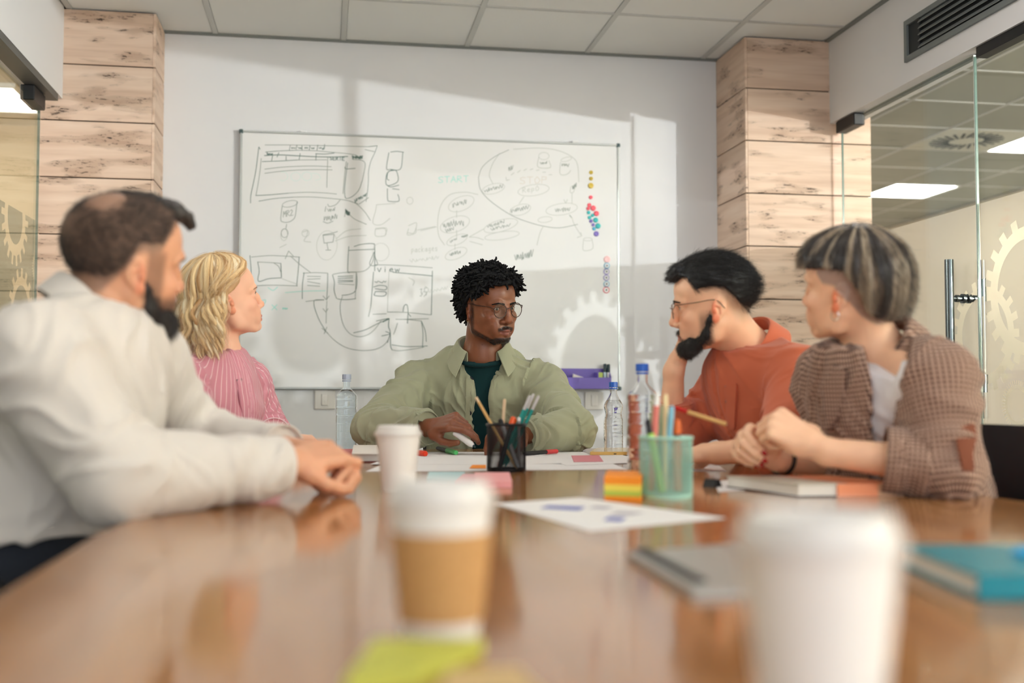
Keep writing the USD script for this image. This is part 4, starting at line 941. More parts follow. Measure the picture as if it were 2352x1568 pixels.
t = Thing('notebook', 'thick notebook with cream pages and an orange band before the woman in checks', 'notebook', tuple(xd(c0 + e1 / 2 + e2 / 2)[:2]) + (ZT,))
mat('notebook_orange', srgb(240, 150, 104), 0.5); mat('notebook_tan', srgb(206, 160, 124), 0.6); mat('notebook_grey', srgb(212, 206, 190), 0.5)
t.add('pages', nb(0.01, 0.99, 0.01, 0.99, 0.003, 0.021), MATS['page_cream'], w=True, smooth=False)
t.add('cover', nb(0, 1, 0, 1, 0.0003, 0.003), mat('notebook_dark', srgb(60, 36, 26), 0.6), w=True, smooth=False)
t.add('cover', nb(0, 0.46, 0, 1, 0.021, 0.0235), MATS['notebook_grey'], w=True, smooth=False, label='pale half of the cover')
t.add('cover', nb(0.46, 1, 0, 1, 0.021, 0.0235), MATS['notebook_orange'], w=True, smooth=False, label='orange half of the cover')
t.add('band', nb(0.34, 0.70, -0.008, 0, 0.0005, 0.0238), MATS['notebook_orange'], w=True, smooth=False, label='orange band')
t.add('band', nb(0.70, 1.0, -0.008, 0, 0.0005, 0.0238), MATS['notebook_tan'], w=True, smooth=False, label='tan band')
ee = xd(c0 + e1 * 1.0, ZT + 0.006)
t.add('elastic_end', tube([ee, ee + RIGHT * 0.012 - UP * 0.003], 0.004, 8), MATS['cream_wood'], w=True)
t = sheet('paper_sheet', [(1640, 1106), (1705, 1100), (1730, 1124), (1650, 1130)], 'small white paper half under the thick notebook, by the binder clip', 'paper', MATS['paper'])
q = at_z(1636, 1118, ZT)
t = Thing('binder_clip', 'black binder clip lying between the mint pen cup and the thick notebook', 'binder clip', q, rz=0.5)
t.add('body', moved(prism(Polygon([(-0.012, 0), (0.012, 0), (0.004, 0.016), (-0.004, 0.016)]), -0.016, 0.016), frame4((0, 0, 0), (1, 0, 0), (0, 0, 1), (0, 1, 0))), MATS['black_plastic'], smooth=False)
for s in (-1, 1):
    t.add('wire_handle', tube(spline([(s * 0.004, -0.008, 0.0155), (s * 0.010, -0.010, 0.024), (s * 0.014, 0, 0.03), (s * 0.010, 0.010, 0.024), (s * 0.004, 0.008, 0.0155)], 20), 0.0009, 6), MATS['chrome'])
ph = [(1358, 1046), (1440, 1046), (1452, 1036), (1376, 1036)]
t = Thing('phone', 'golden smartphone lying in front of the narrow-waisted bottle', 'phone', base_of(ph))
mat('phone_gold', srgb(228, 186, 104), 0.3, metallic=0.35)
P_ = Polygon([at_z(px, py, ZT)[:2] for px, py in ph]).buffer(0.004, 6)
t.add('shell', prism(P_, ZT + 0.002, ZT + 0.011), MATS['phone_gold'], w=True)
t.add('back_glass', prism(P_.buffer(-0.003), ZT + 0.0111, ZT + 0.0116), mat('phone_back', srgb(226, 194, 128), 0.12), w=True, smooth=False)
pc = at_z(1412, 1047, ZT)
t.add('port', box(-0.004, 0.004, -0.0006, 0.0006, -0.0013, 0.0013).apply_translation(pc + V(0, -0.004, 0.0065)), MATS['black_plastic'], w=True, smooth=False)
nbp = [(808, 1062), (872, 1062), (866, 1040), (812, 1040)]
t = Thing('notebook', 'closed notebook with a dark red cover left of the far white cup', 'notebook', base_of(nbp))
mat('dark_red', srgb(112, 44, 36), 0.5)
t.add('cover', slab(nbp, ZT + 0.0003, ZT + 0.003), MATS['dark_red'], w=True, smooth=False)
t.add('pages', slab([(809, 1061), (871, 1061), (865, 1041), (813, 1041)], ZT + 0.003, ZT + 0.022), MATS['page_cream'], w=True, smooth=False)
t.add('cover', slab(nbp, ZT + 0.022, ZT + 0.025), MATS['page_cream'], w=True, smooth=False)
q = at_z(795, 1046, ZT)
single('sticky_note', moved(box(-0.022, 0.022, -0.0008, 0.0008, 0, 0.020), frame4(q, RIGHT, FWD, UP)), MATS['note_pink'], 'small pink tab standing at the foot of the pale capped bottle', 'sticky note')

def lying(name, label, cat_, pa, pb, r, secs, z=0.0):
    a, b = at_z(*pa, ZT), at_z(*pb, ZT)
    a[2] = b[2] = ZT + z + r * 1.15
    return stick(name, label, cat_, a, b, r, S(secs))
mat('marker_green', srgb(84, 200, 108), 0.35); mat('marker_red', srgb(232, 60, 24), 0.35); mat('pen_red', srgb(226, 62, 66), 0.35)
lying('marker', 'green capped marker with its end towards the camera, under the hand with the white marker', 'marker', (1004, 1035), (1048, 1046), 0.0075, [('barrel', 'black_plastic', [(0.6, 0), (0.9, 0.06), (0.9, 0.55)]), ('cap', 'marker_green', [(1.0, 0.55), (1.0, 0.97), (0.8, 1)])])
lying('marker', 'orange red marker end sticking out behind the far white cup', 'marker', (930, 1044), (978, 1049), 0.008, [('barrel', 'marker_red', [(0.7, 0), (1, 0.06), (1, 0.5)]), ('cap', 'marker_red', [(1.1, 0.5), (1.1, 0.97), (0.85, 1)])])
lying('pen', 'black pen with a red cap lying right of the black mesh cup', 'pen', (1202, 1049), (1280, 1043), 0.006, [('barrel', 'black_plastic', [(0.5, 0), (1, 0.06), (1, 0.66)]), ('cap', 'pen_red', [(1.15, 0.66), (1.15, 0.97), (0.8, 1)])], z=0.0025)

# ------------------------------------------------------------------ people kit: bodies as one smooth distance field, meshed with surface nets
def smin(a, b, k):
    if k <= 0:
        return np.minimum(a, b)
    h = np.clip(0.5 + 0.5 * (b - a) / k, 0, 1)
    return b + (a - b) * h - k * h * (1 - h)

class Field:
    def __init__(self):
        self.prims = []          # (lo, hi, function, k, subtract?)
        self.bones = []          # for cloth coordinates: (a, b, side, radius)
    def _put(self, lo, hi, fn, k, sub=False):
        self.prims.append((np.asarray(lo, float), np.asarray(hi, float), fn, k, sub))
    def cone(self, a, b, ra, rb, k=0.015, sub=False):
        a, b = V(*a), V(*b); ba = b - a; L2 = max(ba @ ba, 1e-12); r = max(ra, rb)
        def fn(P):
            t = np.clip(((P - a) @ ba) / L2, 0, 1)
            return np.linalg.norm(P - a - t[:, None] * ba, axis=1) - (ra + (rb - ra) * t)
        self._put(np.minimum(a, b) - r, np.maximum(a, b) + r, fn, k, sub)
        return self
    def chain(self, pts, rs, k=0.015, sub=False):
        for i in range(len(pts) - 1):
            self.cone(pts[i], pts[i + 1], rs[i], rs[i + 1], k, sub)
        return self
    def flat(self, a, b, side, wa, ta, wb, tb, k=0.02, cap=None):
        """a limb or trunk with an oval section: half width w along side, half thickness t across it"""
        a, b = V(*a), V(*b); ba = b - a; L2 = ba @ ba; z = unit(ba); x = unit(V(*side) - z * (V(*side) @ z)); y = np.cross(z, x); r = max(wa, ta, wb, tb)
        def fn(P):
            t = np.clip(((P - a) @ ba) / L2, 0, 1); q = P - a - t[:, None] * ba
            w, th = wa + (wb - wa) * t, ta + (tb - ta) * t
            c = cap or 0.5 * np.minimum(w, th) + 0.25 * (w + th)
            u, v, s = (q @ x) / w, (q @ y) / th, (q @ z) / c
            rho = np.sqrt(u * u + v * v + s * s) + 1e-9
            g = np.sqrt((u / w) ** 2 + (v / th) ** 2 + (s / c) ** 2) + 1e-9
            return rho * (rho - 1) / g
        self._put(np.minimum(a, b) - r, np.maximum(a, b) + r, fn, k)
        return self
    def ell(self, c, r, R=None, k=0.015, sub=False):
        c, r = V(*c), np.broadcast_to(r, 3).astype(float); R = np.eye(3) if R is None else np.asarray(R, float)
        def fn(P):
            q = (P - c) @ R
            a = np.linalg.norm(q / r, axis=1) + 1e-9; b = np.linalg.norm(q / (r * r), axis=1) + 1e-9
            return a * (a - 1) / b
        m = r.max()
        self._put(c - m, c + m, fn, k, sub)
        return self
    def half(self, o, n, lo, hi, k=0.004):
        """cuts away everything on the side of the plane that n points to, within the ball in the box"""
        o, n = V(*o), unit(n); lo, hi = V(*lo), V(*hi); c = (lo + hi) / 2; r = float((hi - lo).min()) / 2
        self._put(lo, hi, lambda P: np.maximum(-((P - o) @ n), np.linalg.norm(P - c, axis=1) - r), k, True)
        return self
    def place(self, other, o, R, s=1.0):
        """puts another field's shapes here, turned by R (columns: its axes), scaled and moved"""
        o = V(*o); R = np.asarray(R, float)
        for lo, hi, fn, k, sub in other.prims:
            cs = np.array([[x, y, z] for x in (lo[0], hi[0]) for y in (lo[1], hi[1]) for z in (lo[2], hi[2])]) * s @ R.T + o
            self._put(cs.min(0), cs.max(0), (lambda P, fn=fn: fn((P - o) @ R / s) * s), k * s, sub)
        return self
    def d(self, P, margin=0.035):
        P = np.asarray(P, float)
        D = np.full(len(P), 1.0)
        for lo, hi, fn, k, sub in self.prims:
            m = np.all((P > lo - margin - k) & (P < hi + margin + k), axis=1)
            if m.any():
                q = fn(P[m])
                D[m] = -smin(-D[m], q, k) if sub else smin(D[m], q, k)
        return D
    def grad(self, P, e=0.0008):
        g = np.stack([self.d(P + e * np.eye(3)[i]) - self.d(P - e * np.eye(3)[i]) for i in range(3)], 1)
        return g / (np.linalg.norm(g, axis=1, keepdims=True) + 1e-12)
    def mesh(self, h=0.004, clip=None):
        pos = [p for p in self.prims if not p[4]]
        lo = np.min([p[0] for p in pos], 0) - 3 * h; hi = np.max([p[1] for p in pos], 0) + 3 * h
        if clip is not None:
            lo, hi = np.maximum(lo, clip[0]), np.minimum(hi, clip[1])
        N = 8; nb = np.ceil((hi - lo) / (N * h)).astype(int) + 1
        B = np.stack(np.meshgrid(*[np.arange(n) for n in nb], indexing='ij'), -1).reshape(-1, 3)
        C = lo + (B + 0.5) * N * h
        near = np.abs(self.d(C, margin=N * h * 1.6)) < N * h * 1.9
        B = B[near]; C = C[near]
        g = np.arange(N + 1)
        off = np.stack(np.meshgrid(g, g, g, indexing='ij'), -1).reshape(-1, 3) * h
        base = lo + B * N * h
        D = np.full((len(B), len(off)), 1.0)
        half = N * h / 2
        for l, u, fn, k, sub in self.prims:
            m = 3 * h + k
            idx = np.nonzero(np.all((C + half > l - m) & (C - half < u + m), axis=1))[0]
            if len(idx):
                P = (base[idx][:, None] + off[None]).reshape(-1, 3)
                q = fn(P).reshape(len(idx), -1)
                D[idx] = -smin(-D[idx], q, k) if sub else smin(D[idx], q, k)
        D = D.reshape(len(B), N + 1, N + 1, N + 1)
        S = D < 0
        cnt = np.zeros((len(B), N, N, N), int); acc = np.zeros((len(B), N, N, N, 3)); num = np.zeros((len(B), N, N, N))
        for i, j, k in np.ndindex(2, 2, 2):
            cnt += S[:, i:N + i, j:N + j, k:N + k]
        act = (cnt > 0) & (cnt < 8)
        for ax in range(3):
            o1, o2 = [x for x in range(3) if x != ax]
            for a, b in np.ndindex(2, 2):
                s0 = [slice(0, N)] * 3; s1 = [slice(0, N)] * 3
                s0[o1] = s1[o1] = slice(a, N + a); s0[o2] = s1[o2] = slice(b, N + b); s1[ax] = slice(1, N + 1)
                d0, d1 = D[(slice(None), *s0)], D[(slice(None), *s1)]
                x = (d0 < 0) != (d1 < 0)
                t = np.where(x, d0 / np.where(x, d0 - d1, 1), 0)
                acc[..., ax] += t * x; acc[..., o1] += a * x; acc[..., o2] += b * x; num += x
        bi, ci, cj, ck = np.nonzero(act)
        cell = B[bi] * N + np.stack([ci, cj, ck], 1)
        vert = lo + h * (cell + acc[act] / np.maximum(num[act], 1)[:, None])
        M = (nb * N + 2).astype(np.int64)
        key = (cell[:, 0] * M[1] + cell[:, 1]) * M[2] + cell[:, 2]
        order = np.argsort(key); skey = key[order]
        def find(c):
            q = (c[:, 0] * M[1] + c[:, 1]) * M[2] + c[:, 2]
            i = np.clip(np.searchsorted(skey, q), 0, len(skey) - 1)
            return np.where(skey[i] == q, order[i], -1)
        F = []
        for ax in range(3):
            o1, o2 = (ax + 1) % 3, (ax + 2) % 3
            s1 = [slice(0, N)] * 3; s1[ax] = slice(1, N + 1)
            x = S[:, :N, :N, :N] != S[(slice(None), *s1)]
            bi, i, j, k = np.nonzero(x)
            c = B[bi] * N + np.stack([i, j, k], 1)
            inside = S[bi, i, j, k]
            e1, e2 = np.eye(3, dtype=int)[o1], np.eye(3, dtype=int)[o2]
            q = np.stack([find(c - e1 - e2), find(c - e2), find(c), find(c - e1)], 1)
            q = np.where(inside[:, None], q, q[:, ::-1])
            F.append(q[(q >= 0).all(1)])
        Q = np.vstack(F)
        nb_ = B[bi]; e = h * 0.4
        def local(P):                                # the field near the surface, block by block
            out = np.full(len(P), 1.0)
            for l, u, fn, k, sub in self.prims:
                m = np.all((P > l - k - 2 * h) & (P < u + k + 2 * h), axis=1)
                if m.any():
                    q = fn(P[m]); out[m] = -smin(-out[m], q, k) if sub else smin(out[m], q, k)
            return out
        d0 = local(vert)
        gr = np.stack([local(vert + e * np.eye(3)[i]) - d0 for i in range(3)], 1) / e
        vert = vert - (np.clip(d0, -0.7 * h, 0.7 * h) / np.maximum((gr * gr).sum(1), 0.25))[:, None] * gr
        d1 = np.linalg.norm(vert[Q[:, 0]] - vert[Q[:, 2]], axis=1); d2 = np.linalg.norm(vert[Q[:, 1]] - vert[Q[:, 3]], axis=1)
        sw = d1 > d2
        T = np.vstack([Q[~sw][:, [0, 1, 2]], Q[~sw][:, [0, 2, 3]], Q[sw][:, [0, 1, 3]], Q[sw][:, [1, 2, 3]]])
        m = trimesh.Trimesh(vert, T, process=False)
        m.remove_unreferenced_vertices()
        return m

def biggest(m):
    ps = m.split(only_watertight=False)
    return max(ps, key=lambda p: len(p.faces)) if len(ps) > 1 else m

def vertex_normals(m):
    v, f = m.vertices, m.faces
    n = np.zeros_like(v); fn = np.cross(v[f[:, 1]] - v[f[:, 0]], v[f[:, 2]] - v[f[:, 0]])
    for k in range(3):
        np.add.at(n, f[:, k], fn)
    return n / (np.linalg.norm(n, axis=1, keepdims=True) + 1e-12)

def head_axes(f, u):
    f = unit(f); r = unit(np.cross(f, u)); return np.stack([r, f, np.cross(r, f)], 1)   # columns: right, forward, up

def head_field(female=False, nose=1.0, lips=1.0, jaw=1.0, smile=0.0, open_=0.0, cheeks=1.0):
    """A head about its eye line: x to the person's right, y forward, z up."""
    H = Field(); fw = 0.94 if female else 1.0
    H.ell((0, -0.012, 0.036), (0.0755, 0.098, 0.082), k=0.02)
    H.ell((0, 0.038, 0.038), (0.062, 0.055, 0.062), k=0.025)
    H.ell((0, 0.034, -0.040), (0.058 * fw, 0.056, 0.076), k=0.02)
    jw = 0.058 * jaw * fw
    for sx in (-1, 1):
        H.ell((sx * 0.050 * fw, 0.004, -0.012), (0.024, 0.044, 0.052), k=0.022)
        H.ell((sx * 0.046 * fw, 0.030, -0.050), (0.018, 0.036, 0.040), k=0.022)
    for s in (-1, 1):
        H.chain([(s * jw, -0.004, -0.050), (s * (jw - 0.003), 0.008, -0.076), (s * 0.022 * jaw, 0.066, -0.104)], [0.018, 0.016, 0.013], 0.018)
        H.ell((s * 0.043, 0.062, -0.030), (0.020 * cheeks, 0.020, 0.017), k=0.018)
        H.ell((s * 0.027, 0.075, -0.066), (0.018, 0.016, 0.026), k=0.016)
        if smile:
            H.ell((s * 0.036, 0.076, -0.050), (0.014, 0.011, 0.012), k=0.014)
    H.ell((0, 0.079, -0.102), (0.021 * fw, 0.0165, 0.0150), k=0.014)
    b = 0.0062 if female else 0.0085
    for s in (-1, 1):
        H.chain([(s * 0.010, 0.088, 0.014), (s * 0.030, 0.085, 0.019), (s * 0.048, 0.070, 0.014)], [b, b, b * 0.8], 0.012)
    for s in (-1, 1):
        H.ell((s * 0.0315, 0.0965, -0.002), (0.0165, 0.0125, 0.0105), k=0.010, sub=True)
    for s in (-1, 1):                                    # lids with an almond opening
        H.ell((s * 0.0315, 0.0735, -0.0015), 0.0142, k=0.004)
        H.ell((s * 0.0318, 0.0905, -0.0010), (0.0132, 0.010, 0.0052), k=0.0015, sub=True)
    n = nose
    H.chain([(0, 0.0865, 0.010), (0, 0.0975, -0.012), (0, 0.1055 + 0.004 * (n - 1), -0.034)], [0.0068 * n, 0.0075 * n, 0.0088 * n], 0.012)
    H.ell((0, 0.1065 + 0.004 * (n - 1), -0.0395), (0.0105 * n, 0.0100, 0.0088), k=0.009)
    for s in (-1, 1):
        H.ell((s * 0.0125 * n, 0.0965, -0.0435), (0.0075 * n, 0.010, 0.0070), k=0.005)
    H.ell((0, 0.092, -0.048), (0.008, 0.012, 0.006), k=0.006)
    for s in (-1, 1):
        H.ell((s * 0.0068 * n, 0.1035, -0.0500), (0.0036 * n, 0.0055, 0.0036), k=0.002, sub=True)
    l = lips; up = 0.004 * smile; w = 0.0235 + 0.003 * smile
    H.ell((0, 0.082, -0.074), (0.026, 0.0150, 0.020), k=0.010)
    H.chain([(-w, 0.0815, -0.0755 + up), (-0.008, 0.0945, -0.0718), (0, 0.0950, -0.0730), (0.008, 0.0945, -0.0718), (w, 0.0815, -0.0755 + up)], [0.0028, 0.0052 * l, 0.0050 * l, 0.0052 * l, 0.0028], 0.004)
    H.chain([(-w * .9, 0.0810, -0.0790 + up), (0, 0.0935, -0.0830 - open_), (w * .9, 0.0810, -0.0790 + up)], [0.0030, 0.0066 * l, 0.0030], 0.004)
    H.chain([(-w, 0.0890, -0.0768 + up), (-0.010, 0.1015, -0.0772 - open_ * .3), (0, 0.1025, -0.0775 - open_ * .4), (0.010, 0.1015, -0.0772 - open_ * .3), (w, 0.0890, -0.0768 + up)], [0.0014, 0.0020 + open_ * .4, 0.0022 + open_ * .5, 0.0020 + open_ * .4, 0.0014], 0.002, sub=True)
    for s in (-1, 1):                                    # ears
        c, q = math.cos(0.32), math.sin(0.32)
        R = np.array([[c, s * q, 0], [-s * q, c, 0], [0, 0, 1]])       # turned outwards at the back
        tilt = trimesh.transformations.rotation_matrix(0.22, (1, 0, 0))[:3, :3]
        R = R @ tilt
        o = V(s * 0.0765, -0.014, -0.012)
        E = Field()
        E.ell((0, 0, 0.004), (0.0058, 0.0180, 0.0285), k=0.004)
        E.ell((0, 0.004, -0.024), (0.0055, 0.0100, 0.0110), k=0.006)
        E.ell((s * 0.0062, 0.003, 0.004), (0.0048, 0.0118, 0.0195), k=0.003, sub=True)
        E.chain([(s * 0.002, 0.009, 0.008), (s * 0.003, -0.004, 0.006), (s * 0.003, -0.006, -0.010)], [0.0028, 0.0030, 0.0026], 0.003)
        E.ell((s * 0.0035, 0.0100, -0.006), (0.0042, 0.0042, 0.0058), k=0.003)
        H.place(E, o, R)
    return H

EYES = (0.0315, 0.0732, -0.0015, 0.0128)
def add_eyes(t, o, R, s, iris, gaze=(0, 1, 0), parts=(-1, 1)):
    """eyeballs with iris and pupil, turned to the gaze (head axes)"""
    for sx in parts:
        c = V(*o) + R @ (V(sx * EYES[0], EYES[1], EYES[2]) * s)
        g = unit(R @ unit(gaze)); r = EYES[3] * s
        m = trimesh.creation.icosphere(3, r)
        ball = t.add('eye', moved(m, frame4(c, *np.eye(3))), MATS['eye_white'], w=True)
        x = unit(np.cross(g, R[:, 2])); y = np.cross(x, g)
        M = frame4(c, x, y, g)
        a = 0.46
        prof = lambda rr, a0, a1: [(rr * math.sin(q), rr * math.cos(q)) for q in np.linspace(a1, a0, 8)]
        part(ball, 'iris', moved(lathe(prof(r * 1.012, 0.0, a), 24), M), iris, True, t.inv)
        part(ball, 'pupil', moved(lathe(prof(r * 1.02, 0.0, a * 0.45), 18), M), MATS['black_plastic'], True, t.inv)

FINGERS = [(0.030, 0.096, (0.043, 0.027, 0.022), 0.0088), (0.010, 0.101, (0.047, 0.031, 0.023), 0.0090), (-0.0105, 0.097, (0.043, 0.029, 0.022), 0.0085), (-0.029, 0.088, (0.034, 0.021, 0.019), 0.0075)]
def rot_about(v, axis, deg):
    a = math.radians(deg); axis = unit(axis)
    return v * math.cos(a) + np.cross(axis, v) * math.sin(a) + axis * (axis @ v) * (1 - math.cos(a))
def hand(B, W, d, n, thumb_side, curls, thumb=((0.55, 0.62, 0.35), (0.8, 0.25, 0.45), (0.9, 0.0, 0.45)), s=1.0, spread=4.0, girth=1.0):
    """A hand in the field B. W wrist, d towards the knuckles, n out of the palm, thumb_side +1 or -1 along cross(d, n). curls: per finger three bends in degrees.
    Returns the finger tips as (point, direction, back of the nail)."""
    W = V(*W); d = unit(d); n = unit(V(*n) - d * (V(*n) @ d)); t = np.cross(d, n) * thumb_side
    P = lambda a, b, c: W + (d * a + t * b + n * c) * s
    th = 0.0135 * s * girth
    B.chain([P(-0.02, 0, 0), P(0.015, 0, 0)], [0.024 * s * girth, 0.024 * s * girth], 0.012)
    for i, (b, a, _, r) in enumerate(FINGERS):
        B.cone(P(0.008, b * 0.45, 0), P(a - 0.004, b, -0.002), th * 1.12, th * (0.92 if i < 3 else 0.80), 0.010)
    B.ell(P(0.034, 0.026, 0.012), np.array([0.020, 0.024, 0.016]) * s * girth, np.stack([t, d, n], 1), 0.010)
    B.ell(P(0.040, -0.024, 0.009), np.array([0.013, 0.030, 0.013]) * s * girth, np.stack([t, d, n], 1), 0.010)
    tips = []
    for i, (b, a, L, r) in enumerate(FINGERS):
        p = P(a, b, 0); axis = np.cross(d, n); dirv = rot_about(d, n, spread * (1.5 - i) * (-thumb_side) * -1.0) if spread else d
        up = n; r = r * s * girth; q = [p]; rs = [r * 1.08]
        for j in range(3):
            ang = curls[i][j]
            dirv, up = rot_about(dirv, axis, ang), rot_about(up, axis, ang)
            p = p + dirv * L[j] * s; q.append(p); rs.append(r * (1.02, 0.93, 0.80)[j])
        B.cone(q[0], q[1], rs[0], rs[1] * 0.97, 0.005); B.cone(q[1], q[2], rs[1], rs[2] * 0.97, 0.003); B.cone(q[2], q[3], rs[2], rs[3], 0.003)
        tips.append((q[3], dirv, -up, rs[3]))
    p = P(0.022, 0.030, 0.008); q = [p]
    for (a, b, c), L in zip(thumb, (0.038, 0.033, 0.025)):
        p = p + unit(d * a + t * b + n * c) * L * s; q.append(p)
    r = 0.0105 * s * girth
    B.cone(P(0.012, 0.012, 0.004), q[0], r * 1.5, r * 1.35, 0.012); B.cone(q[0], q[1], r * 1.35, r * 1.08, 0.008); B.cone(q[1], q[2], r * 1.05, r, 0.003); B.cone(q[2], q[3], r, r * 0.80, 0.003)
    dt = unit(q[3] - q[2]); tips.append((q[3], dt, unit(np.cross(dt, np.cross(d, n)) * 1.0), r * 0.8))
    return tips

def nails(t, tips, m, s=1.0, long_=1.0):
    for p, dv, up, r in tips:
        x = unit(np.cross(dv, up)); up = np.cross(x, dv)
        e = trimesh.creation.icosphere(2, 1.0)
        e.apply_scale([r * 0.72, r * 1.05 * long_, r * 0.30])
        t.add('nail', moved(e, frame4(p + up * r * 0.78 + dv * r * 0.15 * long_, x, dv, up)), m, w=True)

# cloth: coordinates along and around the nearest limb, and folds
def cloth_uv(P, bones):
    best = np.full(len(P), 9e9); U = np.zeros((len(P), 2)); I = np.zeros(len(P), int)
    for i, (a, b, side, r) in enumerate(bones):
        a, b = V(*a), V(*b); ba = b - a; L = np.linalg.norm(ba); z = ba / L; x = unit(V(*side) - z * (V(*side) @ z)); y = np.cross(z, x)
        t = np.clip(((P - a) @ z), 0, L); q = P - a - t[:, None] * z
        dd = np.linalg.norm(q, axis=1) - r
        m = dd < best
        ang = np.arctan2(q[m] @ y, q[m] @ x)
        U[m, 0] = ang * r; U[m, 1] = ((P[m] - a) @ z); best[m] = dd[m]; I[m] = i
    return U, I
def folds(P, N, U, I, torso=(0,), amp=0.004, seed=0, fine=1.0):
    tor = np.isin(I, torso)
    u, v = U[:, 0], U[:, 1]
    w = meshkit.noise(np.c_[P * 9.0], seed + 5) - 0.5
    def ridge(a, b, sd):
        k = meshkit.noise(np.c_[a, b, I * 7.0 + 0.5], sd)
        return 1 - np.abs(2 * k - 1)
    arm = ridge(v * 17 + w * 3.0 + u * 8, u * 7, seed) * 0.68 + ridge(v * 38 * fine + w * 5 - u * 14, u * 14, seed + 1) * 0.32
    tr = ridge(u * 17 + w * 3 + v * 4, v * 5.5, seed + 2) * 0.65 + ridge(u * 33 + v * 22 + w * 3, v * 11, seed + 3) * 0.35
    h = np.where(tor, tr, arm)
    h = np.clip((h - 0.45) / 0.5, 0, 1) ** 1.6
    return P + N * ((h - 0.35) * amp)[:, None]
def cloth_mesh(B, bones, h=0.0045, torso=(0,), amp=0.004, seed=0, fine=1.0, clip=None):
    m = B.mesh(h, clip)
    n = vertex_normals(m)
    U, I = cloth_uv(np.array(m.vertices), bones)
    v = folds(np.array(m.vertices), n, U, I, torso, amp, seed, fine)
    return trimesh.Trimesh(v, m.faces, process=False), U

def decal(B, poly, cast, step, th, lift=0.0, reach=0.25, push=0.0):
    """a patch lying on the field's surface: poly in a plane of the caller's choice, cast(points) -> (ray starts, ray directions)"""
    poly = poly if isinstance(poly, Polygon) else Polygon(poly)
    ring = []
    L = poly.exterior.length; n = max(int(L / step), 8)
    ring = np.array([poly.exterior.interpolate(k / n, normalized=True).coords[0] for k in range(n)])
    x0, y0, x1, y1 = poly.bounds
    gxy = np.stack(np.meshgrid(np.arange(x0, x1, step), np.arange(y0, y1, step)), -1).reshape(-1, 2)
    inner = poly.buffer(-step * 0.5)
    ins = shapely.contains_xy(inner, gxy[:, 0], gxy[:, 1]) if not inner.is_empty else np.zeros(len(gxy), bool)
    pts = np.vstack([ring, gxy[ins]])
    from scipy.spatial import Delaunay
    T = Delaunay(pts).simplices
    cen = pts[T].mean(1)
    T = T[shapely.contains_xy(poly.buffer(step * 0.02), cen[:, 0], cen[:, 1])]
    o, dr = cast(pts)
    dr = dr / np.linalg.norm(dr, axis=1, keepdims=True)
    s = np.zeros(len(pts)); alive = np.ones(len(pts), bool)
    for _ in range(90):
        q = B.d(o + dr * s[:, None], margin=0.3)
        s = s + np.clip(q, -0.02, 0.05) * 0.8
    P = o + dr * s[:, None]
    bad = (np.abs(B.d(P)) > 0.004) | (s > np.percentile(s, 8) + 0.06)
    N = B.grad(P, 0.002)
    N = np.where((N * dr).sum(1, keepdims=True) > 0, -N, N)
    ok = ~bad[T].any(1); T = T[ok]
    if len(T) == 0:
        return trimesh.Trimesh()
    v = np.vstack([P + N * (lift + th), P + N * (lift - push)]); k = len(P)
    a, b, c = P[T[:, 0]], P[T[:, 1]], P[T[:, 2]]
    flip = (np.cross(b - a, c - a) * N[T[:, 0]]).sum(1) < 0
    T[flip] = T[flip][:, ::-1]
    e = np.vstack([T[:, [0, 1]], T[:, [1, 2]], T[:, [2, 0]]])
    es = {}
    for p_, q_ in e.tolist():
        es[(p_, q_)] = 1
    bd = np.array([x for x in es if (x[1], x[0]) not in es])
    sides = np.vstack([np.stack([bd[:, 1], bd[:, 0], bd[:, 0] + k], 1), np.stack([bd[:, 1], bd[:, 0] + k, bd[:, 1] + k], 1)])
    m = trimesh.Trimesh(v, np.vstack([T, T[:, ::-1] + k, sides]), process=False)
    m.remove_unreferenced_vertices()
    return m
def from_camera(D):
    def cast(p):
        dirs = np.array([ray(x, y) for x, y in p])
        dirs /= (dirs @ FWD)[:, None]
        return EYEP + dirs * D, dirs
    return cast
def from_front(o, R, s, y0=0.17):
    """head coordinates (x, z), cast backwards onto the face"""
    def cast(p):
        L = np.c_[p[:, 0], np.full(len(p), y0), p[:, 1]] * s
        return V(*o) + L @ R.T, np.repeat(-R[:, 1][None], len(p), 0)
    return cast
def from_side(o, R, s, sx, x0=0.15):
    def cast(p):
        L = np.c_[np.full(len(p), sx * x0), p[:, 0], p[:, 1]] * s
        return V(*o) + L @ R.T, np.repeat(-sx * R[:, 0][None], len(p), 0)
    return cast

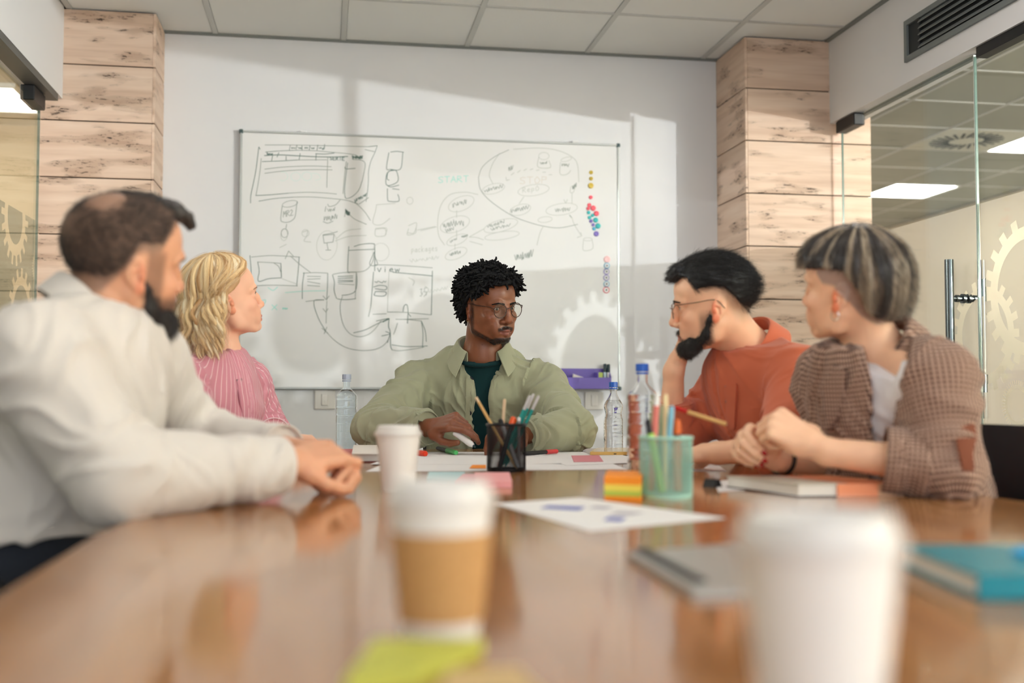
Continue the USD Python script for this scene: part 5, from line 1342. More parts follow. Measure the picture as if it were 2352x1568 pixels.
def collar(o, up, fwd, rx, ry, h, leaf_back, leaf_front, gap=0.5, flare=0.012, drop=0.02, th=0.0016, n=60, stand=True, point=0.02):
    """A shirt collar round a neck: stand and folded leaf. gap: half opening at the front in radians; drop: how much lower the front sits."""
    up = unit(up); fwd = unit(V(*fwd) - up * (V(*fwd) @ up)); rt = np.cross(fwd, up)
    A = np.linspace(gap, 2 * np.pi - gap, n)
    rings = []
    for a in A:
        f = math.cos(a); front = max(0, f)
        edge = max(0.0, 1 - min(a - gap, 2 * np.pi - gap - a) / 0.55)            # 1 at the points
        dirv = rt * math.sin(a) + fwd * math.cos(a)
        c = V(*o) + rt * math.sin(a) * rx + fwd * math.cos(a) * ry - up * drop * (0.5 + 0.5 * f) ** 1.5
        leaf = leaf_back + (leaf_front - leaf_back) * (0.5 + 0.5 * f) + point * edge ** 1.6
        hh = h * (1 - 0.25 * front)
        fl = flare * (1 + 0.6 * edge)
        prof = [(0, 0), (-0.001, hh * 0.5), (0.0, hh), (0.004, hh + 0.003), (0.008, hh), (0.008 + fl * 0.5, hh - leaf * 0.5), (0.008 + fl, hh - leaf)]
        if not stand:
            prof = prof[2:]
        pr = np.array(prof)
        tn = np.gradient(pr, axis=0); nn = np.c_[tn[:, 1], -tn[:, 0]]; nn /= np.linalg.norm(nn, axis=1, keepdims=True)
        loop = np.vstack([pr + nn * th, (pr - nn * th)[::-1]])
        rings.append(c + loop[:, :1] * dirv + loop[:, 1:] * up)
    R_ = np.array(rings); m = R_.shape[1]
    v = R_.reshape(-1, 3)
    i, j = np.meshgrid(np.arange(n - 1), np.arange(m), indexing='ij')
    q = np.stack([i * m + j, i * m + (j + 1) % m, (i + 1) * m + (j + 1) % m, (i + 1) * m + j], -1).reshape(-1, 4)
    f = np.vstack([q[:, [0, 1, 2]], q[:, [0, 2, 3]]])
    capf = []
    for base in (0, (n - 1) * m):
        for k in range(m // 2 - 1):
            a_, b_, c_, d_ = base + k, base + k + 1, base + m - 2 - k, base + m - 1 - k
            capf += [[a_, b_, c_], [a_, c_, d_]]
    me = trimesh.Trimesh(v, np.vstack([f, capf]), process=False)
    me.fix_normals()
    return me

# hair: short or long strands as curves
def strands(t, name, P, material, width, label=None):
    """P: (number, points, 3) in world coordinates"""
    P = np.asarray(P); n, k, _ = P.shape
    q = trimesh.transform_points(P.reshape(-1, 3), t.inv)
    c = UsdGeom.BasisCurves.Define(stage, fresh(t.path, name))
    c.CreateTypeAttr('linear')
    c.CreateCurveVertexCountsAttr(Vt.IntArray.FromNumpy(np.full(n, k, np.int32)))
    c.CreatePointsAttr(Vt.Vec3fArray.FromNumpy(q.astype(np.float32)))
    w = np.tile(width * np.linspace(1, 0.35, k), n).astype(np.float32)
    c.CreateWidthsAttr(Vt.FloatArray.FromNumpy(w)); c.SetWidthsInterpolation('vertex')
    UsdShade.MaterialBindingAPI.Apply(c.GetPrim()).Bind(material)
    return setdata(c.GetPrim(), label, None, None, 'stuff')
def sample_surface(m, n, keep=None, seed=0):
    rg = np.random.default_rng(seed)
    ar = m.area_faces; f = rg.choice(len(m.faces), n, p=ar / ar.sum())
    r1, r2 = np.sqrt(rg.random(n)), rg.random(n)
    tri = m.triangles[f]
    P = (1 - r1)[:, None] * tri[:, 0] + (r1 * (1 - r2))[:, None] * tri[:, 1] + (r1 * r2)[:, None] * tri[:, 2]
    N = m.face_normals[f]
    if keep is not None:
        k = keep(P); P, N = P[k], N[k]
    return P, N
def grow(P, N, flow, length, k=6, lift=0.3, seed=0, jitter=0.25):
    """strands from P along flow(P) (a direction per point), leaning away from the surface by lift"""
    rg = np.random.default_rng(seed); out = [P]
    L = length * (0.6 + 0.8 * rg.random(len(P)))
    J = rg.normal(size=P.shape) * jitter
    q = P
    for i in range(k - 1):
        f = flow(q); f = f - N * (f * N).sum(1, keepdims=True) * 0.8
        dv = f / (np.linalg.norm(f, axis=1, keepdims=True) + 1e-9) + N * lift * (1 - i / (k - 1)) + J
        dv /= np.linalg.norm(dv, axis=1, keepdims=True)
        q = q + dv * (L / (k - 1))[:, None]
        out.append(q)
    return np.stack(out, 1)

# skin and hair materials
def skin(name, base, rough=0.48, red=(1.0, 0.9, 0.85)):
    return graph(name, {'a': ('attribute', {'attribute': 'tint'}), 'c': ('texture_coordinate', {}), 'n': ('noise_texture', {'scale': 420.0, 'detail': 2.0}), 'b': ('bump', {'strength': 0.12, 'distance': 0.001}),
                        'p': ('principled_bsdf', {'roughness': rough, 'specular_ior_level': 0.45, 'subsurface_weight': 0.12, 'subsurface_scale': 0.006, 'subsurface_radius': (1.0, 0.35, 0.2)})},
                 [('a.color', 'p.base_color'), ('c.object', 'n.vector'), ('n.fac', 'b.height'), ('b.normal', 'p.normal')])
skin('skin_dark', None, 0.36); skin('skin_light', None, 0.5)
def hairmat(name, c, rough=0.45):
    return mat(name, c, rough, specular_ior_level=0.6)
mat('eye_white', srgb(232, 226, 220), 0.15); mat('iris_brown', srgb(58, 34, 22), 0.2); mat('iris_blue', srgb(90, 120, 140), 0.2)
hairmat('hair_black', srgb(20, 19, 20)); hairmat('hair_dark', srgb(38, 31, 28)); hairmat('hair_brown', srgb(72, 56, 46)); hairmat('hair_blonde', srgb(238, 208, 156)); hairmat('hair_blonde_light', srgb(250, 234, 200)); hairmat('hair_blonde_dark', srgb(190, 148, 98))
hairmat('hair_ash', srgb(150, 134, 114)); hairmat('hair_ash_dark', srgb(52, 42, 36))
def blend(c0, c1, w):
    w = np.clip(w, 0, 1)[:, None]
    return np.asarray(c0) * (1 - w) + np.asarray(c1) * w
def blob(L, c, r):
    return np.exp(-(((L - np.array(c)) / np.array(r)) ** 2).sum(1))
def smooth01(x, a, b):
    t = np.clip((x - a) / (b - a), 0, 1); return t * t * (3 - 2 * t)
def skin_tint(P, o, R, s, base, lip, cheek=None, red_ear=None, shave=None):
    """natural skin colour: lips, cheeks, ears, closely shaved parts"""
    L = (P - V(*o)) @ R / s
    C = np.repeat(np.asarray(base)[None], len(P), 0)
    mott = meshkit.noise(P * 45, 3) - 0.5
    C = C * (1 + 0.10 * mott)[:, None]
    if cheek is not None:
        C = blend(C, cheek, 0.6 * (blob(L, (0.043, 0.07, -0.032), (0.02, 0.03, 0.02)) + blob(L, (-0.043, 0.07, -0.032), (0.02, 0.03, 0.02))) + 0.5 * blob(L, (0, 0.11, -0.042), (0.014, 0.014, 0.012)))
    if red_ear is not None:
        C = blend(C, red_ear, smooth01(np.abs(L[:, 0]), 0.0785, 0.084) * smooth01(L[:, 2], -0.055, -0.04) * (L[:, 2] < 0.03) * smooth01(0.034 - np.abs(L[:, 1] + 0.018), 0, 0.006))
    ax = np.clip(np.abs(L[:, 0]) / 0.0255, 0, 1); hh = 0.0105 * np.sqrt(np.maximum(1 - ax ** 2.2, 0))
    lipw = smooth01(L[:, 1], 0.078, 0.085) * smooth01(hh - np.abs(L[:, 2] + 0.0778), -0.001, 0.002) * (np.linalg.norm(L, axis=1) < 0.14)
    C = blend(C, lip, 0.9 * lipw)
    if shave is not None:
        C = shave(L, C)
    return C

# ------------------------------------------------------------------ the five people round the table
def head_R(yaw, pitch, roll):
    yaw, pitch, roll = map(math.radians, (yaw, pitch, roll))
    f = (FWD * math.cos(yaw) + RIGHT * math.sin(yaw)) * math.cos(pitch) + UP * math.sin(pitch)
    r = unit(np.cross(f, UP)); u = np.cross(r, f)
    r2 = r * math.cos(roll) + u * math.sin(roll)
    return np.stack([r2, f, np.cross(r2, f)], 1)
def loc(o, R, s, *p):
    return V(*o) + R @ (V(*p) * s)

class Person:
    def __init__(self, label, head, joints, seat, cat_='person'):
        px, py, D, yaw, pitch, roll, s = head
        self.o, self.R, self.s = at(px, py, D), head_R(yaw, pitch, roll), s
        self.J = {k: at(*v) for k, v in joints.items()}
        p = self.J['pelvis']
        self.t = Thing('person', label, cat_, (p[0], p[1], 0))
        self.B, self.bones = Field(), []
    def trunk(self, B, g, wc=0.175, tc=0.105, ww=0.15, tw=0.105, down=True, slope=0.05, up=0.07):
        J = self.J; side = J['shL'] - J['shR']; ax = unit(J['chest'] - J['waist'])
        top = J['chest'] + ax * up
        B.flat(top, J['chest'], side, wc * 0.86 + g, tc * 0.82 + g, wc + g, tc + g, 0.03)
        B.flat(J['chest'], J['waist'], side, wc + g, tc + g, ww + g, tw + g, 0.03)
        if down:
            B.flat(J['waist'], J['pelvis'], side, ww + g, tw + g, ww * 1.12 + g, tw * 1.1 + g, 0.03)
        for k in ('shR', 'shL'):
            B.cone(J['neck'] - UP * 0.015, J[k] + (J['neck'] - J[k]) * 0.12, slope + g, slope * 1.06 + g, 0.035)
            B.cone(J['chest'] + (J[k] - J['chest']) * 0.4, J[k], 0.07 + g, 0.058 + g, 0.03)
    def arm(self, B, side, g, ru=0.050, re=0.042, rw=0.028, cut=None, k=0.02):
        J = self.J; a, b, c = J['sh' + side], J['el' + side], J['wr' + side]
        B.cone(a, b, ru + g, re + g, k)
        B.cone(b, c if cut is None else b + (c - b) * cut, re + g, rw + g if cut is None else re + (rw - re) * cut + g, k)
    def skin_body(self, H, neck=(0.054, 0.058), hands=None, h=0.0026, neck_from=(0, -0.028, -0.055)):
        B = self.B; J = self.J
        B.place(H, self.o, self.R, self.s)
        nf = loc(self.o, self.R, self.s, *neck_from)
        B.cone(nf, J['neck'], neck[0], neck[1], 0.022)
        B.cone(J['neck'], J['chest'], 0.062, 0.09, 0.03)
        for k in 'RL':
            B.cone(J['neck'] - UP * 0.02, J['sh' + k], 0.042, 0.042, 0.03)
            self.arm(B, k, 0.0, 0.043, 0.037, 0.026)
        self.h = h
    def finish_body(self, tint, material):
        m = biggest(self.B.mesh(self.h))
        self.body = m
        self.t.add('body', m, material, smooth=True, w=True, tint=tint(np.array(m.vertices)))
    def bonesets(self, r=(0.15, 0.055, 0.045)):
        J = self.J; side = J['shL'] - J['shR']
        fwd = np.cross(UP, unit(side))
        return [(J['pelvis'], J['chest'] + unit(J['chest'] - J['waist']) * 0.18, fwd, r[0])] + [(J['sh' + k], J['el' + k], UP, r[1]) for k in 'RL'] + [(J['el' + k], J['wr' + k], UP, r[2]) for k in 'RL']
    def lower(self, f, material, name='trousers', width=0.09, spread=0.0, rise=0.10):
        """seated legs under the table, with shoes"""
        J = self.J; f = unit(f); r = np.cross(f, UP); p = V(J['pelvis'][0], J['pelvis'][1], 0.53)
        B = Field()
        B.flat(p + UP * rise, p, J['shL'] - J['shR'], 0.165, 0.125, 0.175, 0.13, 0.03)
        for s in (-1, 1):
            hip, knee = p + r * s * width, p + r * s * (width + 0.05 + spread) + f * 0.44 + UP * 0.0
            ank = V(knee[0], knee[1], 0.11) + f * 0.02
            B.cone(hip, knee, 0.090, 0.066, 0.03); B.cone(knee, ank, 0.064, 0.052, 0.02)
            S_ = Field()
            S_.cone(V(ank[0], ank[1], 0.055) - f * 0.03, V(ank[0], ank[1], 0.04) + f * 0.15, 0.042, 0.034, 0.02); S_.cone(V(ank[0], ank[1], 0.06), V(ank[0], ank[1], 0.11), 0.042, 0.042, 0.02)
            S_.half((0, 0, 0.002), (0, 0, -1), ank - 0.4, ank + 0.4)
            self.t.add('shoe', S_.mesh(0.008), mat('shoe_dark', srgb(40, 34, 30), 0.4), w=True)
        m = B.mesh(0.010)
        n = vertex_normals(m); q = np.array(m.vertices)
        q = q + n * ((meshkit.noise(q * np.array([30, 30, 60]), 3) - 0.5) * 0.008)[:, None]
        self.t.add(name, trimesh.Trimesh(q, m.faces, process=False), material, w=True, smooth=True)

def fabric(name, c, rough=0.85, weave=900.0, bump=0.25, var=0.06, sheen=0.2):
    c = np.array(c)
    return graph(name, {'c': ('texture_coordinate', {}), 'n': ('noise_texture', {'scale': weave, 'detail': 2.0}), 'v': ('noise_texture', {'scale': 7.0, 'detail': 3.0}),
                        'r': ('rgb_ramp', {'ramp': [(0.3, tuple(c * (1 - var))), (0.7, tuple(np.minimum(c * (1 + var), 1)))]}), 'b': ('bump', {'strength': bump, 'distance': 0.001}),
                        'p': ('principled_bsdf', {'roughness': rough, 'sheen_weight': sheen, 'specular_ior_level': 0.3})},
                 [('c.object', 'n.vector'), ('c.object', 'v.vector'), ('v.fac', 'r.fac'), ('r.color', 'p.base_color'), ('n.fac', 'b.height'), ('b.normal', 'p.normal')])

def band(c, axis, r, w, th=0.0025, ell=1.0, side=None, taper=0.0):
    """a cuff: an open ring of cloth round an axis"""
    z = unit(axis); x = unit(np.cross(z, side if side is not None else V(0.3, 0.2, 0.9))); y = np.cross(z, x)
    pr = [(r - taper, 0), (r, w), (r - th, w), (r - th - taper, 0), (r - taper, 0)]
    m = lathe(pr, 36); m.vertices = m.vertices * np.array([1, ell, 1])
    return moved(m, frame4(c, x, y, z))
def button(t, B, px, py, D, m, r=0.0055):
    P, dr = from_camera(D - 0.5)(np.array([[px, py]]))
    s = 0.0
    dr = dr / np.linalg.norm(dr)
    for _ in range(120):
        s += float(np.clip(B.d(P + dr * s, 0.3)[0], -.02, .05)) * 0.8
    p = (P + dr * s)[0]; n = B.grad(p[None], 0.003)[0]
    x = unit(np.cross(n, UP))
    t.add('button', moved(lathe([(0, 0), (r, 0), (r, 0.0018), (r * 0.85, 0.0026), (r * 0.6, 0.0019), (0, 0.0019)], 18), frame4(p + n * 0.002, x, np.cross(n, x), n)), m, w=True)

def region_shell(H, o, R, s, thick, inside, h=0.003, k=0.004):
    """a layer on the head: thick(L) deep where inside(L) > 0 (head coordinates, metres)"""
    def fn(P):
        L = (P - o) @ R / s
        d = np.array(H.d(L, 0.06)) * s - thick(L)
        q = -inside(L) * s
        return -smin(-d, -q, k)
    B = Field()
    c = loc(o, R, s, 0, 0, 0)
    B._put(c - 0.19, c + 0.19, fn, 0.0)
    return B, B.mesh(h)
def hairline(ys, zs):
    return lambda y: np.interp(y, ys, zs)

def glasses(t, o, R, s, rx, rz, rim, rim_mat, temple_mat, dip=-0.006, yf=0.104, wrap=0.10, lens_mat=None, temple_z=0.006, half_rim=False):
    P = lambda *p: loc(o, R, s, *p)
    a = np.linspace(0, 2 * np.pi, 41)
    def ring(sx, grow=1.0):
        return np.array([P(sx * 0.0335 + rx * grow * math.cos(q), yf - abs(sx * 0.0335 + rx * grow * math.cos(q)) * wrap, dip + rz * grow * math.sin(q)) for q in a])
    first = None
    ms = []
    for sx in (-1, 1):
        rg = ring(sx)
        if half_rim:
            ms.append(tube(rg[:21], rim * 0.8, 6))
        else:
            ms.append(tube(rg, rim, 8, cap=False))
        ms.append(tube([P(sx * (0.0335 + rx), yf - (0.0335 + rx) * wrap, dip + 0.006), P(sx * 0.066, yf - 0.014, temple_z), P(sx * 0.0665, yf - 0.02, temple_z)], rim * 1.25, 6))
    ms.append(tube(spline([P(-0.0335 + rx, yf - 0.002, dip + 0.004), P(0, yf + 0.004, dip + 0.009), P(0.0335 - rx, yf - 0.002, dip + 0.004)], 9), rim * 1.1, 6))
    for sx in (-1, 1):
        ms.append(tube([P(sx * 0.012, yf, dip - 0.004), P(sx * 0.0105, yf - 0.008, dip - 0.008)], rim * 0.8, 5))
    g = t.add('glasses', cat(*ms), rim_mat, w=True, smooth=50)
    for sx in (-1, 1):
        part(g, 'temple', tube(spline([P(sx * 0.0665, yf - 0.018, temple_z), P(sx * 0.077, 0.04, temple_z + 0.001), P(sx * 0.080, -0.008, temple_z + 0.002), P(sx * 0.080, -0.030, temple_z - 0.022)], 20), rim * 1.15, 6), temple_mat, 50, t.inv)
        rg = ring(sx, 0.98); c = rg.mean(0)
        n = len(rg) - 1
        f = R[:, 1] * 0.0006
        v = np.vstack([[c + f], rg[:-1] + f, [c - f], rg[:-1] - f])
        F_ = [[0, 1 + k, 1 + (k + 1) % n] for k in range(n)] + [[n + 1, n + 2 + (k + 1) % n, n + 2 + k] for k in range(n)]
        part(g, 'lens', trimesh.Trimesh(v, F_, process=False), lens_mat or MATS['lens'], False, t.inv)
graph('lens', {'t': ('transparent_bsdf', {'color': (0.96, 0.95, 0.93)}), 'g': ('glossy_bsdf', {'color': (1, 1, 1), 'roughness': 0.0}), 'm': ('mix_closure', {'fac': 0.025})}, [('t.BSDF', 'm.closure1'), ('g.BSDF', 'm.closure2')], surface='m.closure')

def lashes(t, o, R, s, m, r=0.0008):
    for sx in (-1, 1):
        q = [loc(o, R, s, sx * (0.0315 + 0.0125 * math.cos(a)), 0.0735 + 0.0152 * math.sin(math.acos(min(1, abs(0.82 * math.cos(a))))) * 0.98, 0.0002 + 0.0046 * math.sin(a)) for a in np.linspace(0.15, math.pi - 0.15, 11)]
        t.add('eyelashes', tube(q, r, 5), m, w=True)

def eyebrows(t, H, o, R, s, m, th=0.0014, w=1.0):
    B = Field().place(H, o, R, s)
    for sx in (-1, 1):
        arc = [(0.011, 0.0135), (0.022, 0.0170), (0.036, 0.0190), (0.050, 0.0140)]
        top_ = [(sx * x, z + 0.0032 * w * (1 - 0.5 * i / 3)) for i, (x, z) in enumerate(arc)]; bot = [(sx * x, z - 0.0030 * w * (1 - 0.7 * i / 3)) for i, (x, z) in enumerate(arc)]
        t.add('eyebrow', decal(B, Polygon(top_ + bot[::-1]), from_front(o, R, s), 0.002, th), m, w=True, smooth=60)

# ---- 1: the man in the green overshirt at the head of the table
mat('twist_black', srgb(14, 14, 15), 0.75, specular_ior_level=0.25)
mat('cloth_button', srgb(44, 46, 52), 0.4)
p = Person('man with short black twists and round glasses in an open sage green overshirt', (1123.7, 703, 3.74, 141.3, -8.5, -5.2, 1.008),
           dict(neck=(1108, 818, 3.80), shR=(958, 886, 3.86), shL=(1243, 884, 3.82), chest=(1102, 905, 3.86), waist=(1106, 1080, 3.9), pelvis=(1108, 1180, 3.92),
                elR=(866, 987, 3.60), wrR=(985, 982, 3.44), elL=(1312, 987, 3.60), wrL=(1205, 1000, 3.45)), None)
H1 = head_field(nose=1.28, lips=1.25, open_=0.0015, jaw=0.98)
p.skin_body(H1, (0.056, 0.064), h=0.0023)
J = p.J
d_ = unit(at(1062, 963, 3.345) - J['wrR'])
tips = hand(p.B, J['wrR'] + d_ * 0.012, d_, V(0, 0, -0.75) + FWD * 0.65 + RIGHT * 0.1, -1, [(30, 30, 18), (44, 38, 24), (54, 44, 26), (62, 48, 28)], thumb=((0.80, 0.42, 0.55), (0.92, 0.12, 0.35), (0.97, -0.05, 0.15)), s=1.04)
GRIP = (tips[0][0] + tips[4][0]) / 2
d2 = unit(at(1128, 985, 3.33) - J['wrL'])
hand(p.B, J['wrL'] + d2 * 0.02, d2, V(0, 0, -1) - RIGHT * 0.2, 1, [(30, 40, 25), (38, 46, 28), (44, 48, 28), (48, 50, 28)], s=1.04)
base1 = srgb(134, 82, 56)
def shave1(L, C):
    zj = -0.072 - 0.60 * np.clip(L[:, 1], -0.01, 0.08)
    jaw = smooth01(0.016 - np.abs(L[:, 2] - zj), 0, 0.009) * smooth01(L[:, 1], -0.004, 0.010) * (L[:, 1] < 0.085)
    sb = smooth01(np.abs(L[:, 0]), 0.045, 0.056) * smooth01(0.021 - L[:, 1], 0, 0.010) * smooth01(L[:, 1], -0.002, 0.005) * smooth01(0.03 - L[:, 2], 0, 0.02) * (L[:, 2] > -0.085)
    band_ = np.maximum(jaw, 0.85 * sb)
    must = smooth01(0.034 - np.abs(L[:, 0]), 0, 0.006) * smooth01(0.0075 - np.abs(L[:, 2] + 0.0620 + 0.25 * np.abs(L[:, 0])), 0, 0.004) * (L[:, 1] > 0.07)
    chin = smooth01(0.04 - np.abs(L[:, 0]), 0, 0.01) * smooth01(-L[:, 2], 0.093, 0.100) * (L[:, 1] > 0.03) * (L[:, 2] > -0.128)
    n = meshkit.noise(L * 420, 5)
    return blend(C, srgb(22, 15, 12), np.clip(0.75 * band_ + 0.85 * must + 0.95 * chin, 0, 0.92) * (0.75 + 0.5 * n))
def tint1(P):
    C = skin_tint(P, p.o, p.R, p.s, base1, srgb(134, 78, 66), srgb(128, 72, 48), srgb(140, 78, 54), shave1)
    return C
p.finish_body(tint1, MATS['skin_dark'])
add_eyes(p.t, p.o, p.R, p.s, MATS['iris_brown'], gaze=(0.12, 1, 0.0))
eyebrows(p.t, H1, p.o, p.R, p.s, MATS['twist_black'], w=1.1)
lashes(p.t, p.o, p.R, p.s, MATS['twist_black'], 0.0006)
zh = hairline([-0.12, -0.06, -0.045, -0.022, -0.010, 0.010, 0.030, 0.044, 0.056, 0.066, 0.075, 0.2], [-0.078, -0.066, -0.050, 0.000, 0.032, 0.036, 0.030, 0.040, 0.058, 0.070, 0.078, 0.080])
HB, hm = region_shell(H1, p.o, p.R, p.s, lambda L: 0.015 + 0.008 * smooth01(L[:, 2], 0.02, 0.10), lambda L: L[:, 2] - zh(L[:, 1]), 0.0035)
hm.vertices = hm.vertices + vertex_normals(hm) * ((meshkit.noise(np.array(hm.vertices) * 110, 4) - 0.4) * 0.007)[:, None]
p.t.add('hair', hm, MATS['twist_black'], w=True, smooth=True)
def twists(t, m, n, seed, c0):
    rg = np.random.default_rng(seed)
    P, N = sample_surface(m, n, seed=seed)
    ms = []
    for a, nn in zip(P, N):
        if nn @ UP < -0.75 or nn @ unit(a - c0) < 0.2:
            continue
        L = rg.uniform(0.009, 0.023) * (1.0 + 0.10 * (nn @ UP)); bend = rg.normal(size=3) * 0.35
        k = np.linspace(0, 1, 6)[:, None]
        tw = unit(nn + bend * 0.8)
        wob = np.c_[np.sin(k[:, 0] * 7 + rg.uniform(0, 6)), np.cos(k[:, 0] * 6 + rg.uniform(0, 6)), np.sin(k[:, 0] * 5)] * 0.0022
        q = a - nn * 0.006 + tw * k * (L + 0.006) + bend * (k ** 2) * L * 0.55 - UP * (k ** 2) * L * 0.25 + wob
        ms.append(tube(q, np.array([1, 1.05, 1.0, 0.95, 0.8, 0.55]) * rg.uniform(0.0040, 0.0056), 6))
    t.add('twists', trimesh.util.concatenate(ms), MATS['twist_black'], w=True, smooth=True, kind='stuff')
twists(p.t, hm, 1150, 11, p.o)
mat('frame_brown', srgb(66, 48, 40), 0.3); mat('gold', srgb(236, 200, 150), 0.2, metallic=1.0)
glasses(p.t, p.o, p.R, p.s, 0.0235, 0.0235, 0.00125, MATS['frame_brown'], MATS['frame_brown'], dip=-0.005, yf=0.108, temple_z=0.008)
a = np.linspace(0, 2 * np.pi, 21)
p.t.add('earring', tube(np.array([loc(p.o, p.R, p.s, 0.083, -0.006 + 0.0055 * math.sin(q), -0.043 + 0.0065 * math.cos(q)) for q in a]), 0.0010, 6, cap=False), MATS['gold'], w=True)
# short beard hair
def beard_mask1(P):
    L = (P - p.o) @ p.R / p.s
    c = shave1(L, np.ones((len(L), 3)))[:, 0]
    return c < 0.45
bp, bn = sample_surface(p.body, 90000, beard_mask1, 5)
strands(p.t, 'beard', grow(bp[:5000], bn[:5000], lambda q: -p.R[:, 2][None] + 0 * q, 0.0055, 4, 0.9, 2, 0.35), MATS['hair_black'], 0.00035)
# clothes
sage = fabric('sage_twill', srgb(162, 164, 136), 0.9, 700, 0.3)
teal_tee = fabric('teal_jersey', srgb(8, 50, 52), 0.9, 900, 0.2, sheen=0.05)
T = Field(); p.trunk(T, 0.002, 0.155, 0.10, 0.145, 0.10, slope=0.034); T.flat(J['neck'] + UP * 0.03 - FWD * 0.0, J['chest'], RIGHT, 0.085, 0.083, 0.12, 0.10, 0.03)
nf, nbk = at(1103, 836, 3.72), J['neck'] - FWD * -0.07 + UP * 0.028
ax_ = unit(nf - nbk); nrm = unit(np.cross(RIGHT, ax_)); nrm = nrm * (1 if nrm @ UP > 0 else -1)
T.half(nf, nrm, J['neck'] - 0.18, J['neck'] + 0.18)
m, _ = cloth_mesh(T, p.bonesets(), 0.005, (0,), 0.004, 3)
p.t.add('t_shirt', m, teal_tee, w=True, smooth=True)
ring_c = (nf + nbk) / 2 + FWD * 0.0
a = np.linspace(0, 2 * np.pi, 49)
rib = np.array([ring_c + RIGHT * math.cos(q) * 0.079 + ax_ * math.sin(q) * np.linalg.norm(nf - nbk) / 2 * 1.03 - nrm * 0.004 for q in a])
rib_o = part(p.t.path, 'neckband', tube(rib, 0.0075, 8, cap=False), teal_tee, 60, p.t.inv)
SH = Field(); p.trunk(SH, 0.017, 0.175, 0.105, 0.16, 0.11, slope=0.032)
for k in 'RL':
    p.arm(SH, k, 0.017, 0.062, 0.052, 0.036, cut=0.93, k=0.03)
xs = [J['chest'] + UP * 0.0, None]
def opening(P):
    q = P - J['chest']; x, z, y = q @ RIGHT, q[:, 2], q @ FWD
    w = np.interp(z, [-0.5, -0.16, 0.0, 0.045, 0.085, 0.13, 0.2], [0.052, 0.040, 0.030, 0.030, 0.060, 0.080, 0.095])
    xc = np.interp(z, [-0.5, -0.1, 0.05, 0.15], [0.006, 0.010, 0.012, 0.008])
    return np.maximum(np.abs(x - xc) - w, y + 0.02)
SH._put(J['chest'] + V(-0.3, -0.4, -0.5), J['chest'] + V(0.3, 0.15, 0.25), opening, 0.004, True)
SH.half(J['neck'] + UP * 0.030, UP, J['neck'] - 0.16, J['neck'] + 0.2)
for k in 'RL':
    dv = unit(J['wr' + k] - J['el' + k]); e = J['el' + k] + (J['wr' + k] - J['el' + k]) * 0.93
    SH.half(e, dv, e - 0.09, e + 0.09)
    p.t.add('cuff', band(e - dv * 0.045, dv, 0.053, 0.062, 0.003), sage, w=True)
m, U = cloth_mesh(SH, p.bonesets((0.17, 0.07, 0.06)), 0.0042, (0,), 0.016, 7)
p.t.add('overshirt', m, sage, w=True, smooth=True)
p.t.add('collar', collar(J['neck'] + UP * 0.010 + FWD * 0.006, UP - FWD * 0.10, -FWD, 0.080, 0.080, 0.056, 0.060, 0.062, gap=0.66, flare=0.034, drop=0.046, point=0.016, th=0.0022), sage, w=True, smooth=40)
for poly in ([(958, 899), (1046, 927), (1041, 990), (955, 965)], [(1180, 928), (1242, 912), (1243, 985), (1184, 992)]):
    p.t.add('pocket', decal(SH, poly, from_camera(3.45), 6, 0.0075, lift=0.003, push=0.006), sage, w=True, smooth=50)
for poly in ([(1079, 846), (1094, 864), (1090, 1015), (1068, 1015), (1072, 870)], [(1133, 868), (1146, 850), (1158, 868), (1165, 1010), (1144, 1010)]):
    p.t.add('placket', decal(SH, poly, from_camera(3.45), 6, 0.0042, lift=0.002, push=0.004), sage, w=True, smooth=50)
for px, py in ((1083, 869), (1079, 948)):
    button(p.t, SH, px, py, 3.7, MATS['cloth_button'], 0.0075)
navy = fabric('dark_denim', srgb(36, 44, 58), 0.9, 800, 0.3)
p.lower(-FWD, navy)
# the white marker in his hand
gd = unit(RIGHT * 0.78 - UP * 0.52 - FWD * 0.35)
a_, b_ = GRIP - gd * 0.050 - FWD * 0.008, GRIP + gd * 0.032 - FWD * 0.008
stick('marker', 'white marker with a teal tip held in the hand of the green shirted man', 'marker', a_, b_, 0.0095, S([('barrel', 'white_plastic', [(0.85, 0), (1, 0.04), (1, 0.78), (0.62, 0.90)]), ('tip', 'dark_teal', [(0.4, 0.90), (0.25, 1.0)])]))

# ---- 2: the bearded man in the white shirt, front left
p = Person('bearded man with short thinning dark hair in a white shirt', (285.8, 599.6, 1.95, 45.6, -0.1, -14.1, 1.002),
           dict(neck=(205, 745, 1.93), shR=(85, 830, 1.70), shL=(318, 838, 2.12), chest=(180, 930, 1.92), waist=(85, 1130, 1.92), pelvis=(40, 1240, 1.92),
                elR=(268, 1088, 1.70), wrR=(640, 1068, 1.93), elL=(440, 1010, 2.30), wrL=(650, 1035, 2.10)), None)
H2 = head_field(nose=1.1, jaw=1.05)
p.skin_body(H2, (0.060, 0.066), h=0.0029)
J = p.J
d_ = unit(at(760, 1040, 2.02) - J['wrR'])
hand(p.B, J['wrR'] + d_ * 0.02, d_, V(0, 0, -0.8) + FWD * 0.6, -1, [(20, 62, 40), (28, 66, 42), (34, 66, 42), (40, 66, 42)], thumb=((0.7, 0.5, 0.45), (0.9, 0.1, 0.4), (0.9, -0.1, 0.3)), s=1.05)
d2 = unit(at(775, 1050, 2.06) - J['wrL'])
hand(p.B, J['wrL'] + d2 * 0.02, d2, V(0, 0, -0.7) - FWD * 0.7, 1, [(30, 60, 35), (36, 62, 38), (42, 62, 38), (46, 62, 38)], s=1.03)
base2 = srgb(218, 160, 126)
zh2 = hairline([-0.13, -0.075, -0.06, -0.035, -0.015, 0.010, 0.030, 0.045, 0.055, 0.075, 0.2], [-0.058, -0.055, -0.048, -0.010, 0.030, 0.030, 0.034, 0.062, 0.078, 0.083, 0.086])
